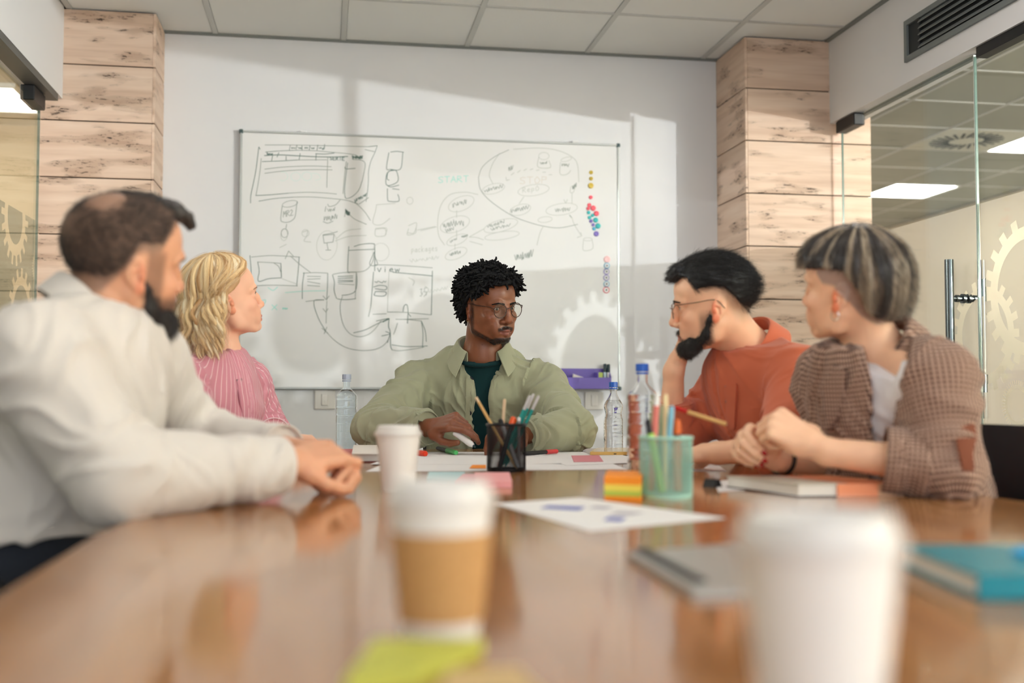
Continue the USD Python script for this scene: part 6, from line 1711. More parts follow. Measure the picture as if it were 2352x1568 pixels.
def shave2(L, C):
    hair = smooth01(L[:, 2] - zh2(L[:, 1]), -0.012, 0.006)
    C = blend(C, srgb(122, 96, 80), 0.75 * hair)
    sb = smooth01(np.abs(L[:, 0]), 0.045, 0.058) * smooth01(0.05 - L[:, 1], 0, 0.015) * smooth01(L[:, 1], 0.0, 0.012) * smooth01(0.04 - L[:, 2], 0, 0.02) * (L[:, 2] > -0.11)
    low = smooth01(-L[:, 2], 0.040, 0.065) * smooth01(L[:, 1], 0.004, 0.02) * (L[:, 2] > -0.125)
    lipz = smooth01(0.0125 - np.abs(L[:, 2] + 0.079), 0, 0.004) * smooth01(0.03 - np.abs(L[:, 0]), 0, 0.006) * (L[:, 1] > 0.07)
    return blend(C, srgb(64, 46, 38), np.clip(0.55 * sb + 0.8 * low, 0, 0.85) * (1 - lipz))
p.finish_body(lambda P: skin_tint(P, p.o, p.R, p.s, base2, srgb(186, 110, 96), srgb(222, 140, 108), srgb(218, 140, 106), shave2), MATS['skin_light'])
add_eyes(p.t, p.o, p.R, p.s, MATS['iris_brown'])
lashes(p.t, p.o, p.R, p.s, MATS['hair_dark'], 0.0006)
eyebrows(p.t, H2, p.o, p.R, p.s, MATS['hair_dark'])
def bald(L):
    return np.exp(-(((L - np.array([0.012, -0.055, 0.102])) / np.array([0.034, 0.034, 0.030])) ** 2).sum(1))
HB, hm = region_shell(H2, p.o, p.R, p.s, lambda L: 0.0030 + 0.006 * smooth01(L[:, 2], 0.03, 0.10) * smooth01(L[:, 1], -0.03, 0.06) - 0.010 * bald(L), lambda L: L[:, 2] - zh2(L[:, 1]) - 0.014, 0.0034)
p.t.add('hair', hm, hairmat('hair_short_brown', srgb(112, 86, 70), 0.85), w=True, smooth=True)
Rr, oo = p.R, p.o
def keep2(P):
    L = (P - oo) @ Rr
    return (bald(L) < np.random.default_rng(3).random(len(P)) * 0.75 + 0.1)
bp, bn = sample_surface(hm, 15000, lambda P: keep2(P) & (np.random.default_rng(9).random(len(P)) < 0.25 + 0.9 * smooth01(((P - oo) @ Rr)[:, 2] - zh2(((P - oo) @ Rr)[:, 1]), 0.0, 0.03)), 4)
flow2 = lambda q: (Rr[:, 1] * 0.9 - Rr[:, 2] * 0.25)[None] + 0 * q
strands(p.t, 'hair_strands', grow(bp, bn, flow2, 0.013, 5, 0.55, 6, 0.3), MATS['hair_dark'], 0.00042)
Qz = Field(); Q = lambda *q: loc(oo, Rr, p.s, *q)
Qz.chain([Q(-0.02, 0.045, 0.108), Q(-0.01, 0.085, 0.102), Q(-0.004, 0.108, 0.088), Q(0.002, 0.116, 0.074)], [0.016, 0.013, 0.010, 0.006], 0.012)
Qz.chain([Q(0.02, 0.045, 0.104), Q(0.014, 0.082, 0.096), Q(0.010, 0.104, 0.086), Q(0.008, 0.112, 0.074)], [0.016, 0.013, 0.009, 0.005], 0.012)
qm_ = Qz.mesh(0.004)
qm_.vertices = qm_.vertices + vertex_normals(qm_) * ((meshkit.noise(np.array(qm_.vertices) * np.array([160, 160, 160]), 8) - 0.5) * 0.005)[:, None]
p.t.add('quiff', qm_, MATS['hair_dark'], w=True, smooth=True)
def beard(p, H, m_shell, m_hair, n, seed, length=0.014, thick=0.012, chin_low=0.020, dens=1.0, upper=-0.040, hmesh=0.004):
    o, R, s = p.o, p.R, p.s
    Q = lambda *q: loc(o, R, s, *q)
    B = Field()
    for sx in (-1, 1):
        B.chain([Q(sx * 0.0675, 0.006, -0.012), Q(sx * 0.066, 0.010, -0.040), Q(sx * 0.061, 0.020, -0.072), Q(sx * 0.040, 0.060, -0.100), Q(sx * 0.014, 0.086, -0.110)], [0.0055, 0.0090, thick * 1.3, thick * 1.5, thick * 1.6], 0.016)
        B.chain([Q(sx * 0.040, 0.066, -0.082), Q(sx * 0.020, 0.086, -0.100)], [thick * 0.9, thick * 1.1], 0.012)
        B.chain([Q(0, 0.0955, -0.0635), Q(sx * 0.014, 0.0920, -0.0655), Q(sx * 0.027, 0.0815, -0.074), Q(sx * 0.031, 0.078, -0.088)], [0.0042, 0.0048, 0.0046, 0.0055], 0.006)
    B.chain([Q(0, 0.084, -0.112), Q(0, 0.078, -0.112 - chin_low)], [thick * 1.6, thick * 1.3], 0.014)
    m = B.mesh(hmesh)
    m.vertices = m.vertices + vertex_normals(m) * ((meshkit.noise(np.array(m.vertices) * 170, seed) - 0.5) * 0.003)[:, None]
    b = p.t.add('beard', m, m_shell, w=True, smooth=True)
    P, N = sample_surface(m, n, seed=seed)
    strands(p.t, 'beard_strands', grow(P, N, lambda q: (-R[:, 2] * 0.9 - R[:, 1] * 0.25)[None] + 0 * q, length, 5, 0.6, seed, 0.35), m_hair, 0.0005)
beard(p, H2, MATS['hair_dark'], MATS['hair_dark'], 6000, 21, 0.016, 0.0125, 0.018)
white_cloth = fabric('white_cotton', srgb(216, 208, 199), 0.8, 900, 0.15, 0.02)
SH = Field(); p.trunk(SH, 0.018, 0.175, 0.115, 0.16, 0.125, slope=0.055)
for k in 'RL':
    p.arm(SH, k, 0.016, 0.068, 0.050, 0.034, cut=0.96, k=0.035)
nd = unit(loc(oo, Rr, 1, 0, -0.02, -0.06) - J['neck'])
nc = unit(nd * 0.45 + UP * 0.55)
SH.half(J['neck'] + nc * 0.036, nc, J['neck'] - 0.17, J['neck'] + 0.17)
for k in 'RL':
    dv = unit(J['wr' + k] - J['el' + k]); e = J['el' + k] + (J['wr' + k] - J['el' + k]) * 0.95
    SH.half(e, dv, e - 0.08, e + 0.08)
    p.t.add('cuff', band(e - dv * 0.052, dv, 0.051, 0.068, 0.003), white_cloth, w=True)
hip = V(J['pelvis'][0], J['pelvis'][1], 0.695)
SH.half(hip, -UP, hip - 0.36, hip + 0.36)
m, U = cloth_mesh(SH, p.bonesets((0.17, 0.075, 0.055)), 0.0048, (0,), 0.0115, 17)
p.t.add('shirt', m, white_cloth, w=True, smooth=True)
f2 = np.cross(UP, unit(J['shL'] - J['shR']))
f2 = f2 if f2 @ RIGHT > 0 else -f2
p.t.add('collar', collar(J['neck'] + nd * 0.018, nd, f2, 0.078, 0.084, 0.034, 0.042, 0.050, gap=0.30, flare=0.014, drop=0.035, point=0.020), white_cloth, w=True, smooth=40)
p.lower(f2, fabric('charcoal_cloth', srgb(40, 44, 52), 0.9, 800, 0.2), rise=0.185)

# ---- 3: the blonde woman in the pink striped shirt
stripe = graph('pink_stripes', {'u': ('texture_coordinate', {}), 's': ('separate_xyz', {}), 'm': ('math', {'math_type': 'multiply', 'value2': 58.0}), 'f': ('math', {'math_type': 'fraction'}), 'l': ('math', {'math_type': 'less_than', 'value2': 0.13}),
                                'x': ('mix_color', {'a': srgb(212, 138, 152), 'b': srgb(240, 206, 212)}), 'c': ('texture_coordinate', {}), 'n': ('noise_texture', {'scale': 900.0}), 'b': ('bump', {'strength': 0.15, 'distance': 0.001}), 'p': ('principled_bsdf', {'roughness': 0.6, 'sheen_weight': 0.2})},
               [('u.UV', 's.vector'), ('s.x', 'm.value1'), ('m.value', 'f.value1'), ('f.value', 'l.value1'), ('l.value', 'x.fac'), ('x.result', 'p.base_color'), ('c.object', 'n.vector'), ('n.fac', 'b.height'), ('b.normal', 'p.normal')])
p = Person('woman with wavy blonde shoulder-length hair in a pink striped shirt', (516.7, 685.5, 3.20, 61.3, 13.1, -5.1, 0.951),
           dict(neck=(505, 820, 3.22), shR=(408, 892, 3.02), shL=(566, 888, 3.38), chest=(488, 940, 3.20), waist=(470, 1080, 3.22), pelvis=(460, 1180, 3.22),
                elR=(440, 1018, 2.92), wrR=(590, 1020, 2.98), elL=(612, 995, 3.42), wrL=(660, 1008, 3.20)), None)
H3 = head_field(True, nose=0.92, lips=1.0, smile=1.0)
p.skin_body(H3, (0.046, 0.052), h=0.0027)
J = p.J
d_ = unit(at(690, 1000, 3.06) - J['wrR'])
hand(p.B, J['wrR'] + d_ * 0.02, d_, V(0, 0, -1), -1, [(15, 30, 20)] * 4, s=0.93)
d2 = unit(at(700, 1012, 3.05) - J['wrL'])
hand(p.B, J['wrL'] + d2 * 0.02, d2, V(0, 0, -1), 1, [(15, 30, 20)] * 4, s=0.93)
base3 = srgb(244, 190, 160)
p.finish_body(lambda P: skin_tint(P, p.o, p.R, p.s, base3, srgb(204, 96, 92), srgb(236, 150, 124), srgb(238, 158, 124)), MATS['skin_light'])
add_eyes(p.t, p.o, p.R, p.s, MATS['iris_blue'], gaze=(0, 1, -0.1))
eyebrows(p.t, H3, p.o, p.R, p.s, MATS['hair_brown'], 0.0010, 0.6)
lashes(p.t, p.o, p.R, p.s, MATS['hair_dark'], 0.0011)
zh3 = hairline([-0.14, -0.05, -0.03, -0.012, 0.010, 0.030, 0.045, 0.060, 0.075, 0.2], [-0.085, -0.080, -0.055, 0.016, 0.026, 0.044, 0.078, 0.096, 0.110, 0.120])
HB, hm = region_shell(H3, p.o, p.R, p.s, lambda L: 0.010 + 0.006 * smooth01(L[:, 2], 0.02, 0.09), lambda L: L[:, 2] - zh3(L[:, 1]), 0.004)
p.t.add('hair', hm, MATS['hair_blonde_dark'], w=True, smooth=True)
def locks(p, n, seed):
    rg = np.random.default_rng(seed); o, R, s = p.o, p.R, p.s
    sets = {'hair_blonde': [], 'hair_blonde_light': [], 'hair_blonde_dark': []}
    curves = []
    down = R.T @ V(0, 0, -1)                             # the way hair hangs, in head coordinates
    for i in range(n):
        a0 = rg.uniform(-math.pi, math.pi)
        sg = 1 if a0 > 0 else -1
        lim = math.radians(rg.uniform(98, 122))
        a1 = sg * max(abs(a0), lim) if abs(a0) < 2.2 else a0
        lay = rg.uniform(0.0, 1.0)
        er = V(0.084, 0.106, 0.092) + 0.013 * lay
        th1 = math.radians(rg.uniform(96, 112))
        q = []
        for t in np.linspace(0.02, 1, 12):
            th = th1 * t
            a = a0 + (a1 - a0) * smooth01(np.array(t), 0.25, 0.95)
            top_ = V(0.012 * sg * (1 - t), 0.0, 0.0)
            q.append(top_ + V(math.sin(a) * math.sin(th) * er[0], -0.014 + math.cos(a) * math.sin(th) * er[1], 0.034 + math.cos(th) * er[2]))
        L = rg.uniform(0.10, 0.172)
        rad_ = V(math.sin(a1), math.cos(a1), 0)
        last = q[-1]
        for t in np.linspace(0.1, 1, 12):
            q.append(last + down * L * t + rad_ * (0.020 * math.sin(t * 2.4) + 0.012 * t) + V(0, -0.012 * t, 0))
        q = np.array(q)
        k = np.linspace(0, 1, len(q))
        amp = 0.010 * smooth01(k, 0.30, 0.75) + 0.002; ph = rg.uniform(0, 6.3); fr = rg.uniform(13, 19)
        tang = V(-rad_[1], rad_[0], 0)
        q = q + tang * (np.sin(k * fr + ph) * amp)[:, None] + rad_ * (np.cos(k * fr + ph) * amp * 0.8)[:, None]
        q = o + (q * s) @ R.T
        curves.append(q)
        w = rg.uniform(0.0040, 0.0075)
        rad = w * np.interp(k, [0, 0.15, 0.6, 0.9, 1], [0.5, 0.9, 1.0, 0.75, 0.25])
        key = ('hair_blonde', 'hair_blonde_light', 'hair_blonde_dark')[int(rg.choice(3, p=[0.50, 0.32, 0.18]))]
        sets[key].append(tube(q, rad, 7))
    for key, ms in sets.items():
        p.t.add('wavy_locks', trimesh.util.concatenate(ms), MATS[key], w=True, smooth=True, kind='stuff')
    C = np.array(curves); fine = []
    for j in range(22):
        off = rg.normal(size=(len(C), 1, 3)) * 0.0052
        k = np.linspace(0, 1, C.shape[1])[None, :, None]
        fine.append(C + off * (0.5 + k) + rg.normal(size=(len(C), 1, 3)) * 0.004 * k)
    fine = np.concatenate(fine)
    third = len(fine) // 3
    pm = rg.permutation(len(fine))
    for j, key in enumerate(('hair_blonde', 'hair_blonde_light', 'hair_blonde_dark')):
        strands(p.t, 'hair_strands', fine[pm[j * third:(j + 1) * third]], MATS[key], 0.0006)
locks(p, 260, 5)
SH = Field(); p.trunk(SH, 0.016, 0.150, 0.105, 0.13, 0.105, slope=0.042)
for k in 'RL':
    SH.cone(J['sh' + k] + UP * 0.01, J['sh' + k] + (J['el' + k] - J['sh' + k]) * 0.5, 0.070, 0.066, 0.02)
    p.arm(SH, k, 0.016, 0.052, 0.046, 0.030, cut=0.35, k=0.03)
nd = unit(loc(p.o, p.R, 1, 0, -0.03, -0.08) - J['neck'])
nc = unit(nd * 0.45 + UP * 0.55)
SH.half(J['neck'] + nc * 0.022, nc, J['neck'] - 0.15, J['neck'] + 0.15)
for k in 'RL':
    dv = unit(J['wr' + k] - J['el' + k]); e = J['el' + k] + (J['wr' + k] - J['el' + k]) * 0.36
    SH.half(e, dv, e - 0.08, e + 0.08)
    p.t.add('cuff', band(e - dv * 0.03, dv, 0.054, 0.034, 0.003), MATS['pink_stripes'], w=True)
m, U = cloth_mesh(SH, p.bonesets((0.15, 0.065, 0.055)), 0.0045, (0,), 0.012, 27, 1.3)
p.t.add('shirt', m, stripe, w=True, smooth=True, uv=U)
f3 = np.cross(UP, unit(J['shL'] - J['shR'])); f3 = f3 if f3 @ RIGHT > 0 else -f3
cm = collar(J['neck'] + nd * 0.010 + f3 * 0.006, nd + f3 * 0.25, f3, 0.076, 0.082, 0.036, 0.044, 0.058, gap=0.45, flare=0.018, drop=0.05, point=0.022)
p.t.add('collar', cm, stripe, w=True, smooth=40, uv=np.c_[np.array(cm.vertices) @ unit(J['shL'] - J['shR']), np.array(cm.vertices)[:, 2]])
for poly in ([(541, 872), (552, 868), (578, 985), (562, 990)],):
    dm = decal(SH, poly, from_camera(2.9), 5, 0.004, lift=0.002, push=0.004)
    p.t.add('placket', dm, stripe, w=True, smooth=50, uv=np.c_[np.array(dm.vertices) @ FWD, np.array(dm.vertices)[:, 2]])
for px, py in ((552, 895), (558, 932), (566, 968)):
    button(p.t, SH, px, py, 3.2, mat('button_pink', srgb(224, 150, 160), 0.3), 0.005)
p.lower(f3, navy)

# ---- 4: the bearded man in the orange shirt
p = Person('bearded man in thin glasses and a rust orange polo shirt, cheek on one hand', (1638, 696.3, 2.85, -77.5, -6.2, 7.7, 0.999),
           dict(neck=(1722, 815, 2.90), shR=(1668, 905, 3.06), shL=(1838, 868, 2.72), chest=(1762, 925, 2.90), waist=(1850, 1070, 2.92), pelvis=(1890, 1180, 2.92),
                elR=(1540, 1012, 2.97), wrR=(1548, 850, 2.92), elL=(1790, 1030, 2.56), wrL=(1650, 1040, 2.66)), None)
H4 = head_field(nose=1.15, jaw=1.03, smile=0.6)
p.skin_body(H4, (0.058, 0.064), h=0.0026)
J = p.J
d_ = unit(UP * 0.85 + RIGHT * 0.35 + FWD * 0.25)
hand(p.B, J['wrR'] + d_ * 0.015, d_, RIGHT * 0.9 - UP * 0.3 - FWD * 0.2, -1, [(35, 50, 30), (30, 55, 30), (28, 58, 30), (26, 60, 30)], thumb=((0.75, 0.5, 0.2), (0.85, 0.3, 0.2), (0.9, 0.1, 0.1)), s=1.05)
d2 = unit(at(1560, 1042, 2.72) - J['wrL'])
hand(p.B, J['wrL'] + d2 * 0.02, d2, V(0, 0, -1), -1, [(12, 25, 18)] * 4, s=1.04)
base4 = srgb(248, 194, 158)
zh4 = hairline([-0.13, -0.08, -0.06, -0.035, -0.012, 0.012, 0.034, 0.046, 0.056, 0.070, 0.2], [-0.030, -0.022, 0.012, 0.040, 0.048, 0.048, 0.044, 0.060, 0.076, 0.082, 0.084])
def shave4(L, C):
    zl = np.interp(L[:, 1], [-0.13, -0.07, -0.05, -0.02, 0.01, 0.04], [-0.075, -0.072, -0.055, 0.005, 0.016, 0.030])
    C = blend(C, srgb(150, 120, 98), 0.75 * smooth01(L[:, 2] - zl, 0.0, 0.055) * (L[:, 1] < 0.046) * smooth01(0.05 - L[:, 1], 0, 0.012))
    sb = smooth01(np.abs(L[:, 0]), 0.045, 0.058) * smooth01(0.045 - L[:, 1], 0, 0.015) * smooth01(L[:, 1], 0.0, 0.012) * smooth01(-0.005 - L[:, 2], 0, 0.03) * (L[:, 2] > -0.11)
    return blend(C, srgb(84, 60, 48), 0.55 * sb)
p.finish_body(lambda P: skin_tint(P, p.o, p.R, p.s, base4, srgb(206, 124, 108), srgb(240, 156, 124), srgb(240, 142, 108), shave4), MATS['skin_light'])
add_eyes(p.t, p.o, p.R, p.s, MATS['iris_brown'], gaze=(0, 1, -0.05))
eyebrows(p.t, H4, p.o, p.R, p.s, MATS['hair_dark'], 0.0022, 1.2)
lashes(p.t, p.o, p.R, p.s, MATS['hair_dark'], 0.0007)
oo, Rr = p.o, p.R
HB, hm = region_shell(H4, p.o, p.R, p.s, lambda L: 0.002 + 0.008 * smooth01(L[:, 2], 0.045, 0.115) * smooth01(L[:, 1], -0.12, 0.02) + 0.005 * smooth01(L[:, 2], 0.02, 0.07), lambda L: L[:, 2] - zh4(L[:, 1]), 0.0034)
hm.vertices = hm.vertices + vertex_normals(hm) * ((meshkit.noise(((np.array(hm.vertices) - oo) @ Rr) * np.array([120, 30, 120]), 4) - 0.5) * 0.0035)[:, None]
p.t.add('hair', hm, MATS['hair_black'], w=True, smooth=True)
bp, bn = sample_surface(hm, 9000, None, 4)
strands(p.t, 'hair_strands', grow(bp, bn, lambda q: (-Rr[:, 1] * 0.9 - Rr[:, 2] * 0.12)[None] + np.outer(np.sign(((q - oo) @ Rr)[:, 0]), Rr[:, 0]) * 0.35, 0.026, 6, 0.35, 6, 0.18), MATS['hair_black'], 0.00055)
Qz = Field(); Q = lambda *q: loc(oo, Rr, p.s, *q)
for x in (-0.03, 0.0, 0.03):
    Qz.chain([Q(x, 0.045, 0.099), Q(x * 1.1, 0.074, 0.094), Q(x * 1.1, 0.090, 0.087 - abs(x) * 0.2), Q(x, 0.096, 0.078)], [0.018, 0.015, 0.011, 0.006], 0.014)
qm_ = Qz.mesh(0.004)
qm_.vertices = qm_.vertices + vertex_normals(qm_) * ((meshkit.noise(np.array(qm_.vertices) * 150, 8) - 0.5) * 0.006)[:, None]
p.t.add('quiff', qm_, MATS['hair_black'], w=True, smooth=True)
bp, bn = sample_surface(qm_, 1800, None, 4)
strands(p.t, 'hair_strands', grow(bp, bn, lambda q: (Rr[:, 1] * 0.8 - Rr[:, 2] * 0.2)[None] + 0 * q, 0.014, 6, 0.4, 6, 0.2), MATS['hair_black'], 0.0005)
beard(p, H4, MATS['hair_black'], MATS['hair_dark'], 7500, 31, 0.011, 0.0102, 0.009)
mat('frame_silver', srgb(150, 120, 110), 0.25, metallic=0.8); mat('frame_black', srgb(30, 26, 26), 0.3)
glasses(p.t, p.o, p.R, p.s, 0.0255, 0.0185, 0.0008, MATS['frame_silver'], MATS['frame_black'], dip=-0.007, yf=0.107, temple_z=0.010, half_rim=False)
rust = fabric('rust_pique', srgb(202, 106, 74), 0.85, 650, 0.3, 0.04)
SH = Field(); p.trunk(SH, 0.014, 0.185, 0.118, 0.165, 0.125, slope=0.058)
for k in 'RL':
    p.arm(SH, k, 0.012, 0.060, 0.048, 0.036, cut=0.55 if k == 'R' else 0.22, k=0.03)
nd = unit(loc(p.o, p.R, 1, 0, -0.03, -0.08) - J['neck'])
f4 = np.cross(UP, unit(J['shL'] - J['shR'])); f4 = f4 if f4 @ RIGHT < 0 else -f4
SH.flat(J['neck'] + nd * 0.01, J['chest'], J['shL'] - J['shR'], 0.068, 0.070, 0.13, 0.115, 0.03)
nc = unit(nd * 0.35 + UP * 0.65)
SH.half(J['neck'] + nc * 0.038, nc, J['neck'] - 0.17, J['neck'] + 0.17)
for k in 'RL':
    dv = unit(J['wr' + k] - J['el' + k]); e = J['el' + k] + (J['wr' + k] - J['el' + k]) * (0.55 if k == 'R' else 0.22)
    SH.half(e, dv, e - 0.09, e + 0.09)
    p.t.add('cuff', band(e - dv * 0.02, dv, 0.054 if k == 'R' else 0.059, 0.024, 0.003), rust, w=True)
m, U = cloth_mesh(SH, p.bonesets((0.17, 0.065, 0.05)), 0.0044, (0,), 0.008, 37)
p.t.add('polo_shirt', m, rust, w=True, smooth=True)
p.t.add('collar', collar(J['neck'] + nd * 0.012 + UP * 0.012, nd * 0.7 + UP * 0.3, f4, 0.073, 0.080, 0.034, 0.054, 0.064, gap=0.36, flare=0.026, drop=0.045, point=0.016), rust, w=True, smooth=40)
for px, py in ((1678, 911),):
    button(p.t, SH, px, py, 2.8, mat('button_pale', srgb(236, 214, 200), 0.25), 0.0055)
p.t.add('placket', decal(SH, [(1668, 885), (1694, 880), (1690, 985), (1672, 985)], from_camera(2.5), 6, 0.004, lift=0.002, push=0.004), rust, w=True, smooth=50)
p.lower(f4, navy)

# ---- 5: the woman in the checked blazer
check = graph('brown_check', {'u': ('texture_coordinate', {}), 's': ('separate_xyz', {}), 'a': ('math', {'math_type': 'multiply', 'value2': 112.0}), 'b': ('math', {'math_type': 'multiply', 'value2': 112.0}), 'fa': ('math', {'math_type': 'fraction'}), 'fb': ('math', {'math_type': 'fraction'}),
                              'la': ('math', {'math_type': 'less_than', 'value2': 0.45}), 'lb': ('math', {'math_type': 'less_than', 'value2': 0.5}), 'sum': ('math', {'math_type': 'add'}), 'h': ('math', {'math_type': 'multiply', 'value2': 0.5}),
                              'r': ('rgb_ramp', {'ramp': [(0.0, srgb(196, 164, 144)), (0.5, srgb(138, 106, 90)), (1.0, srgb(74, 54, 46))]}), 'c': ('texture_coordinate', {}), 'n': ('noise_texture', {'scale': 700.0}), 'bp': ('bump', {'strength': 0.25, 'distance': 0.001}), 'p': ('principled_bsdf', {'roughness': 0.9, 'sheen_weight': 0.15, 'specular_ior_level': 0.25})},
              [('u.UV', 's.vector'), ('s.x', 'a.value1'), ('s.y', 'b.value1'), ('a.value', 'fa.value1'), ('b.value', 'fb.value1'), ('fa.value', 'la.value1'), ('fb.value', 'lb.value1'), ('la.value', 'sum.value1'), ('lb.value', 'sum.value2'), ('sum.value', 'h.value1'), ('h.value', 'r.fac'), ('r.color', 'p.base_color'), ('c.object', 'n.vector'), ('n.fac', 'bp.height'), ('bp.normal', 'p.normal')])
p = Person('woman with a shaved-side dark bowl haircut in a brown checked blazer', (1954.8, 657.4, 2.25, -47.1, 6.8, 12.9, 0.936),
           dict(neck=(2008, 812, 2.28), shR=(1905, 878, 2.44), shL=(2148, 880, 2.08), chest=(2030, 940, 2.27), waist=(2085, 1090, 2.29), pelvis=(2110, 1220, 2.30),
                elR=(1960, 1068, 2.40), wrR=(1785, 1052, 2.26), elL=(2178, 1072, 2.02), wrL=(1900, 1038, 2.07)), None)
H5 = head_field(True, nose=0.9, jaw=1.0)
p.skin_body(H5, (0.045, 0.052), h=0.0027, neck_from=(0, -0.030, -0.050))
J = p.J
d_ = unit(at(1700, 1010, 2.20) - J['wrR'])
tipsR = hand(p.B, J['wrR'] + d_ * 0.02, d_, V(0, 0, -0.35) - FWD * 0.9, 1, [(48, 68, 34), (58, 72, 36), (62, 74, 36), (66, 76, 36)], thumb=((0.8, 0.45, 0.35), (0.95, 0.1, 0.3), (0.95, -0.15, 0.25)), s=0.95)
d2 = unit(at(1800, 985, 2.10) - J['wrL'])
tipsL = hand(p.B, J['wrL'] + d2 * 0.02, d2, V(0, 0, -0.55) + FWD * 0.8, -1, [(62, 84, 48), (66, 86, 50), (68, 86, 50), (70, 86, 50)], thumb=((0.7, 0.45, 0.5), (0.85, 0.0, 0.55), (0.7, -0.3, 0.5)), s=0.95)
base5 = srgb(250, 198, 162)
def shave5(L, C):
    zl = np.interp(L[:, 1], [-0.13, -0.07, -0.045, -0.025, 0.0, 0.03, 0.045], [-0.085, -0.080, -0.06, -0.02, 0.006, 0.010, 0.030])
    return blend(C, srgb(160, 136, 126), 0.85 * smooth01(L[:, 2] - zl, 0.0, 0.012) * smooth01(0.050 - L[:, 1], 0, 0.008))
p.finish_body(lambda P: skin_tint(P, p.o, p.R, p.s, base5, srgb(214, 110, 100), srgb(240, 160, 130), srgb(236, 132, 92), shave5), MATS['skin_light'])
add_eyes(p.t, p.o, p.R, p.s, MATS['iris_brown'])
oo, Rr, s5 = p.o, p.R, p.s
Q = lambda *q: loc(oo, Rr, s5, *q)
HBf = Field()
HBf.ell(Q(0, -0.012, 0.048), np.array([0.092, 0.112, 0.090]) * s5, Rr, 0.02)
HBf.ell(Q(0, 0.040, 0.052), np.array([0.074, 0.074, 0.066]) * s5, Rr, 0.02)
HBf.ell(Q(0, -0.066, 0.006), np.array([0.080, 0.066, 0.088]) * s5, Rr, 0.025)
def bob_cut(P):
    L = (P - oo) @ Rr / s5
    zl = np.interp(L[:, 1], [-0.15, -0.095, -0.070, -0.050, -0.02, 0.02, 0.06, 0.12], [-0.066, -0.068, -0.045, 0.020, 0.048, 0.050, 0.046, 0.036])
    return (L[:, 2] - zl) * s5
HBf._put(Q(0, 0, 0) - 0.2, Q(0, 0, 0) + 0.2, lambda P: bob_cut(P), 0.004, True)
hm = HBf.mesh(0.0036)
streak = graph('bob_streaks', {'a': ('attribute', {'attribute': 'tint'}), 'p': ('principled_bsdf', {'roughness': 0.38, 'specular_ior_level': 0.6, 'anisotropic': 0.4})}, [('a.color', 'p.base_color')])
def bob_tint(P):
    L = (P - oo) @ Rr / s5
    az = np.arctan2(L[:, 0], L[:, 1] + 0.02)
    n = meshkit.noise(np.c_[az * 7 + L[:, 2] * 4, L[:, 2] * 7, 0 * az], 12)
    n2 = meshkit.noise(np.c_[az * 22 + L[:, 2] * 5, L[:, 2] * 9, 0 * az + 3], 13)
    return blend(blend(srgb(40, 32, 28), srgb(150, 132, 110), smooth01(n, 0.52, 0.78) * 0.9), srgb(188, 172, 146), smooth01(n2 * 0.5 + n * 0.5, 0.60, 0.75) * 0.7)
hm.vertices = hm.vertices + vertex_normals(hm) * ((meshkit.noise(np.c_[np.arctan2(((np.array(hm.vertices) - oo) @ Rr)[:, 0], ((np.array(hm.vertices) - oo) @ Rr)[:, 1]) * 26, (np.array(hm.vertices) - oo) @ Rr[:, 2] * 12, np.zeros(len(hm.vertices))], 4) - 0.5) * 0.006)[:, None]
p.t.add('hair', hm, streak, w=True, smooth=True, tint=bob_tint(np.array(hm.vertices)))
bp, bn = sample_surface(hm, 11000, lambda P: bob_cut(P) > 0.012, 4)
def flow5(q):
    L = (q - oo) @ Rr / s5
    out = np.c_[L[:, 0] * 0.6, (L[:, 1] - 0.0) * 0.8, -np.full(len(L), 0.075)]
    return out @ Rr.T
G = grow(bp, bn, flow5, 0.020, 6, 0.02, 6, 0.03)
cols = bob_tint(bp)[:, 0]
light = cols > np.quantile(cols, 0.68)
strands(p.t, 'hair_strands', G[light], MATS['hair_ash'], 0.0005)
strands(p.t, 'hair_strands', G[~light], MATS['hair_ash_dark'], 0.0005)
for k, z_ in (('a', 0.0),):
    aa = np.linspace(0, 2 * np.pi, 25)
    p.t.add('earring', tube(np.array([Q(-0.082, -0.004 + 0.009 * math.sin(q), -0.050 + 0.010 * math.cos(q)) for q in aa]), 0.0010, 6, cap=False), mat('silver', (0.85, 0.84, 0.82), 0.2, metallic=1.0), w=True)
nail_red = mat('nail_red', srgb(176, 16, 24), 0.15)
nails(p.t, tipsR, nail_red, 1.0, 1.25)
nails(p.t, tipsL, nail_red, 1.0, 1.25)
aa = np.linspace(0, 2 * np.pi, 29)
wd = unit(J['wrR'] - J['elR']); wx = unit(np.cross(wd, UP)); wy = np.cross(wx, wd)
wc = J['wrR'] - wd * 0.015
p.t.add('bracelet', tube(np.array([wc + wx * 0.033 * math.cos(q) + wy * 0.033 * math.sin(q) for q in aa]), 0.004, 6, cap=False), MATS['black_plastic'], w=True)
f5 = np.cross(UP, unit(J['shL'] - J['shR'])); f5 = f5 if f5 @ RIGHT < 0 else -f5
side5 = unit(J['shL'] - J['shR'])
white_top = fabric('white_jersey', srgb(236, 232, 234), 0.7, 900, 0.1, 0.02)
T = Field(); p.trunk(T, 0.002, 0.145, 0.105, 0.13, 0.10, slope=0.034); T.flat(J['neck'] + UP * 0.02, J['chest'], side5, 0.070, 0.070, 0.12, 0.10, 0.03)
nf = at(1995, 864, 2.13); nbk = J['neck'] + UP * 0.030 + FWD * 0.06
ax_ = unit(nf - nbk); nrm = unit(np.cross(RIGHT, ax_)); nrm = nrm if nrm @ UP > 0 else -nrm
T.half(nf, nrm, J['neck'] - 0.18, J['neck'] + 0.18)
m, _ = cloth_mesh(T, p.bonesets(), 0.005, (0,), 0.010, 43)
p.t.add('top', m, white_top, w=True, smooth=True)
SH = Field(); p.trunk(SH, 0.019, 0.155, 0.108, 0.145, 0.115, slope=0.046)
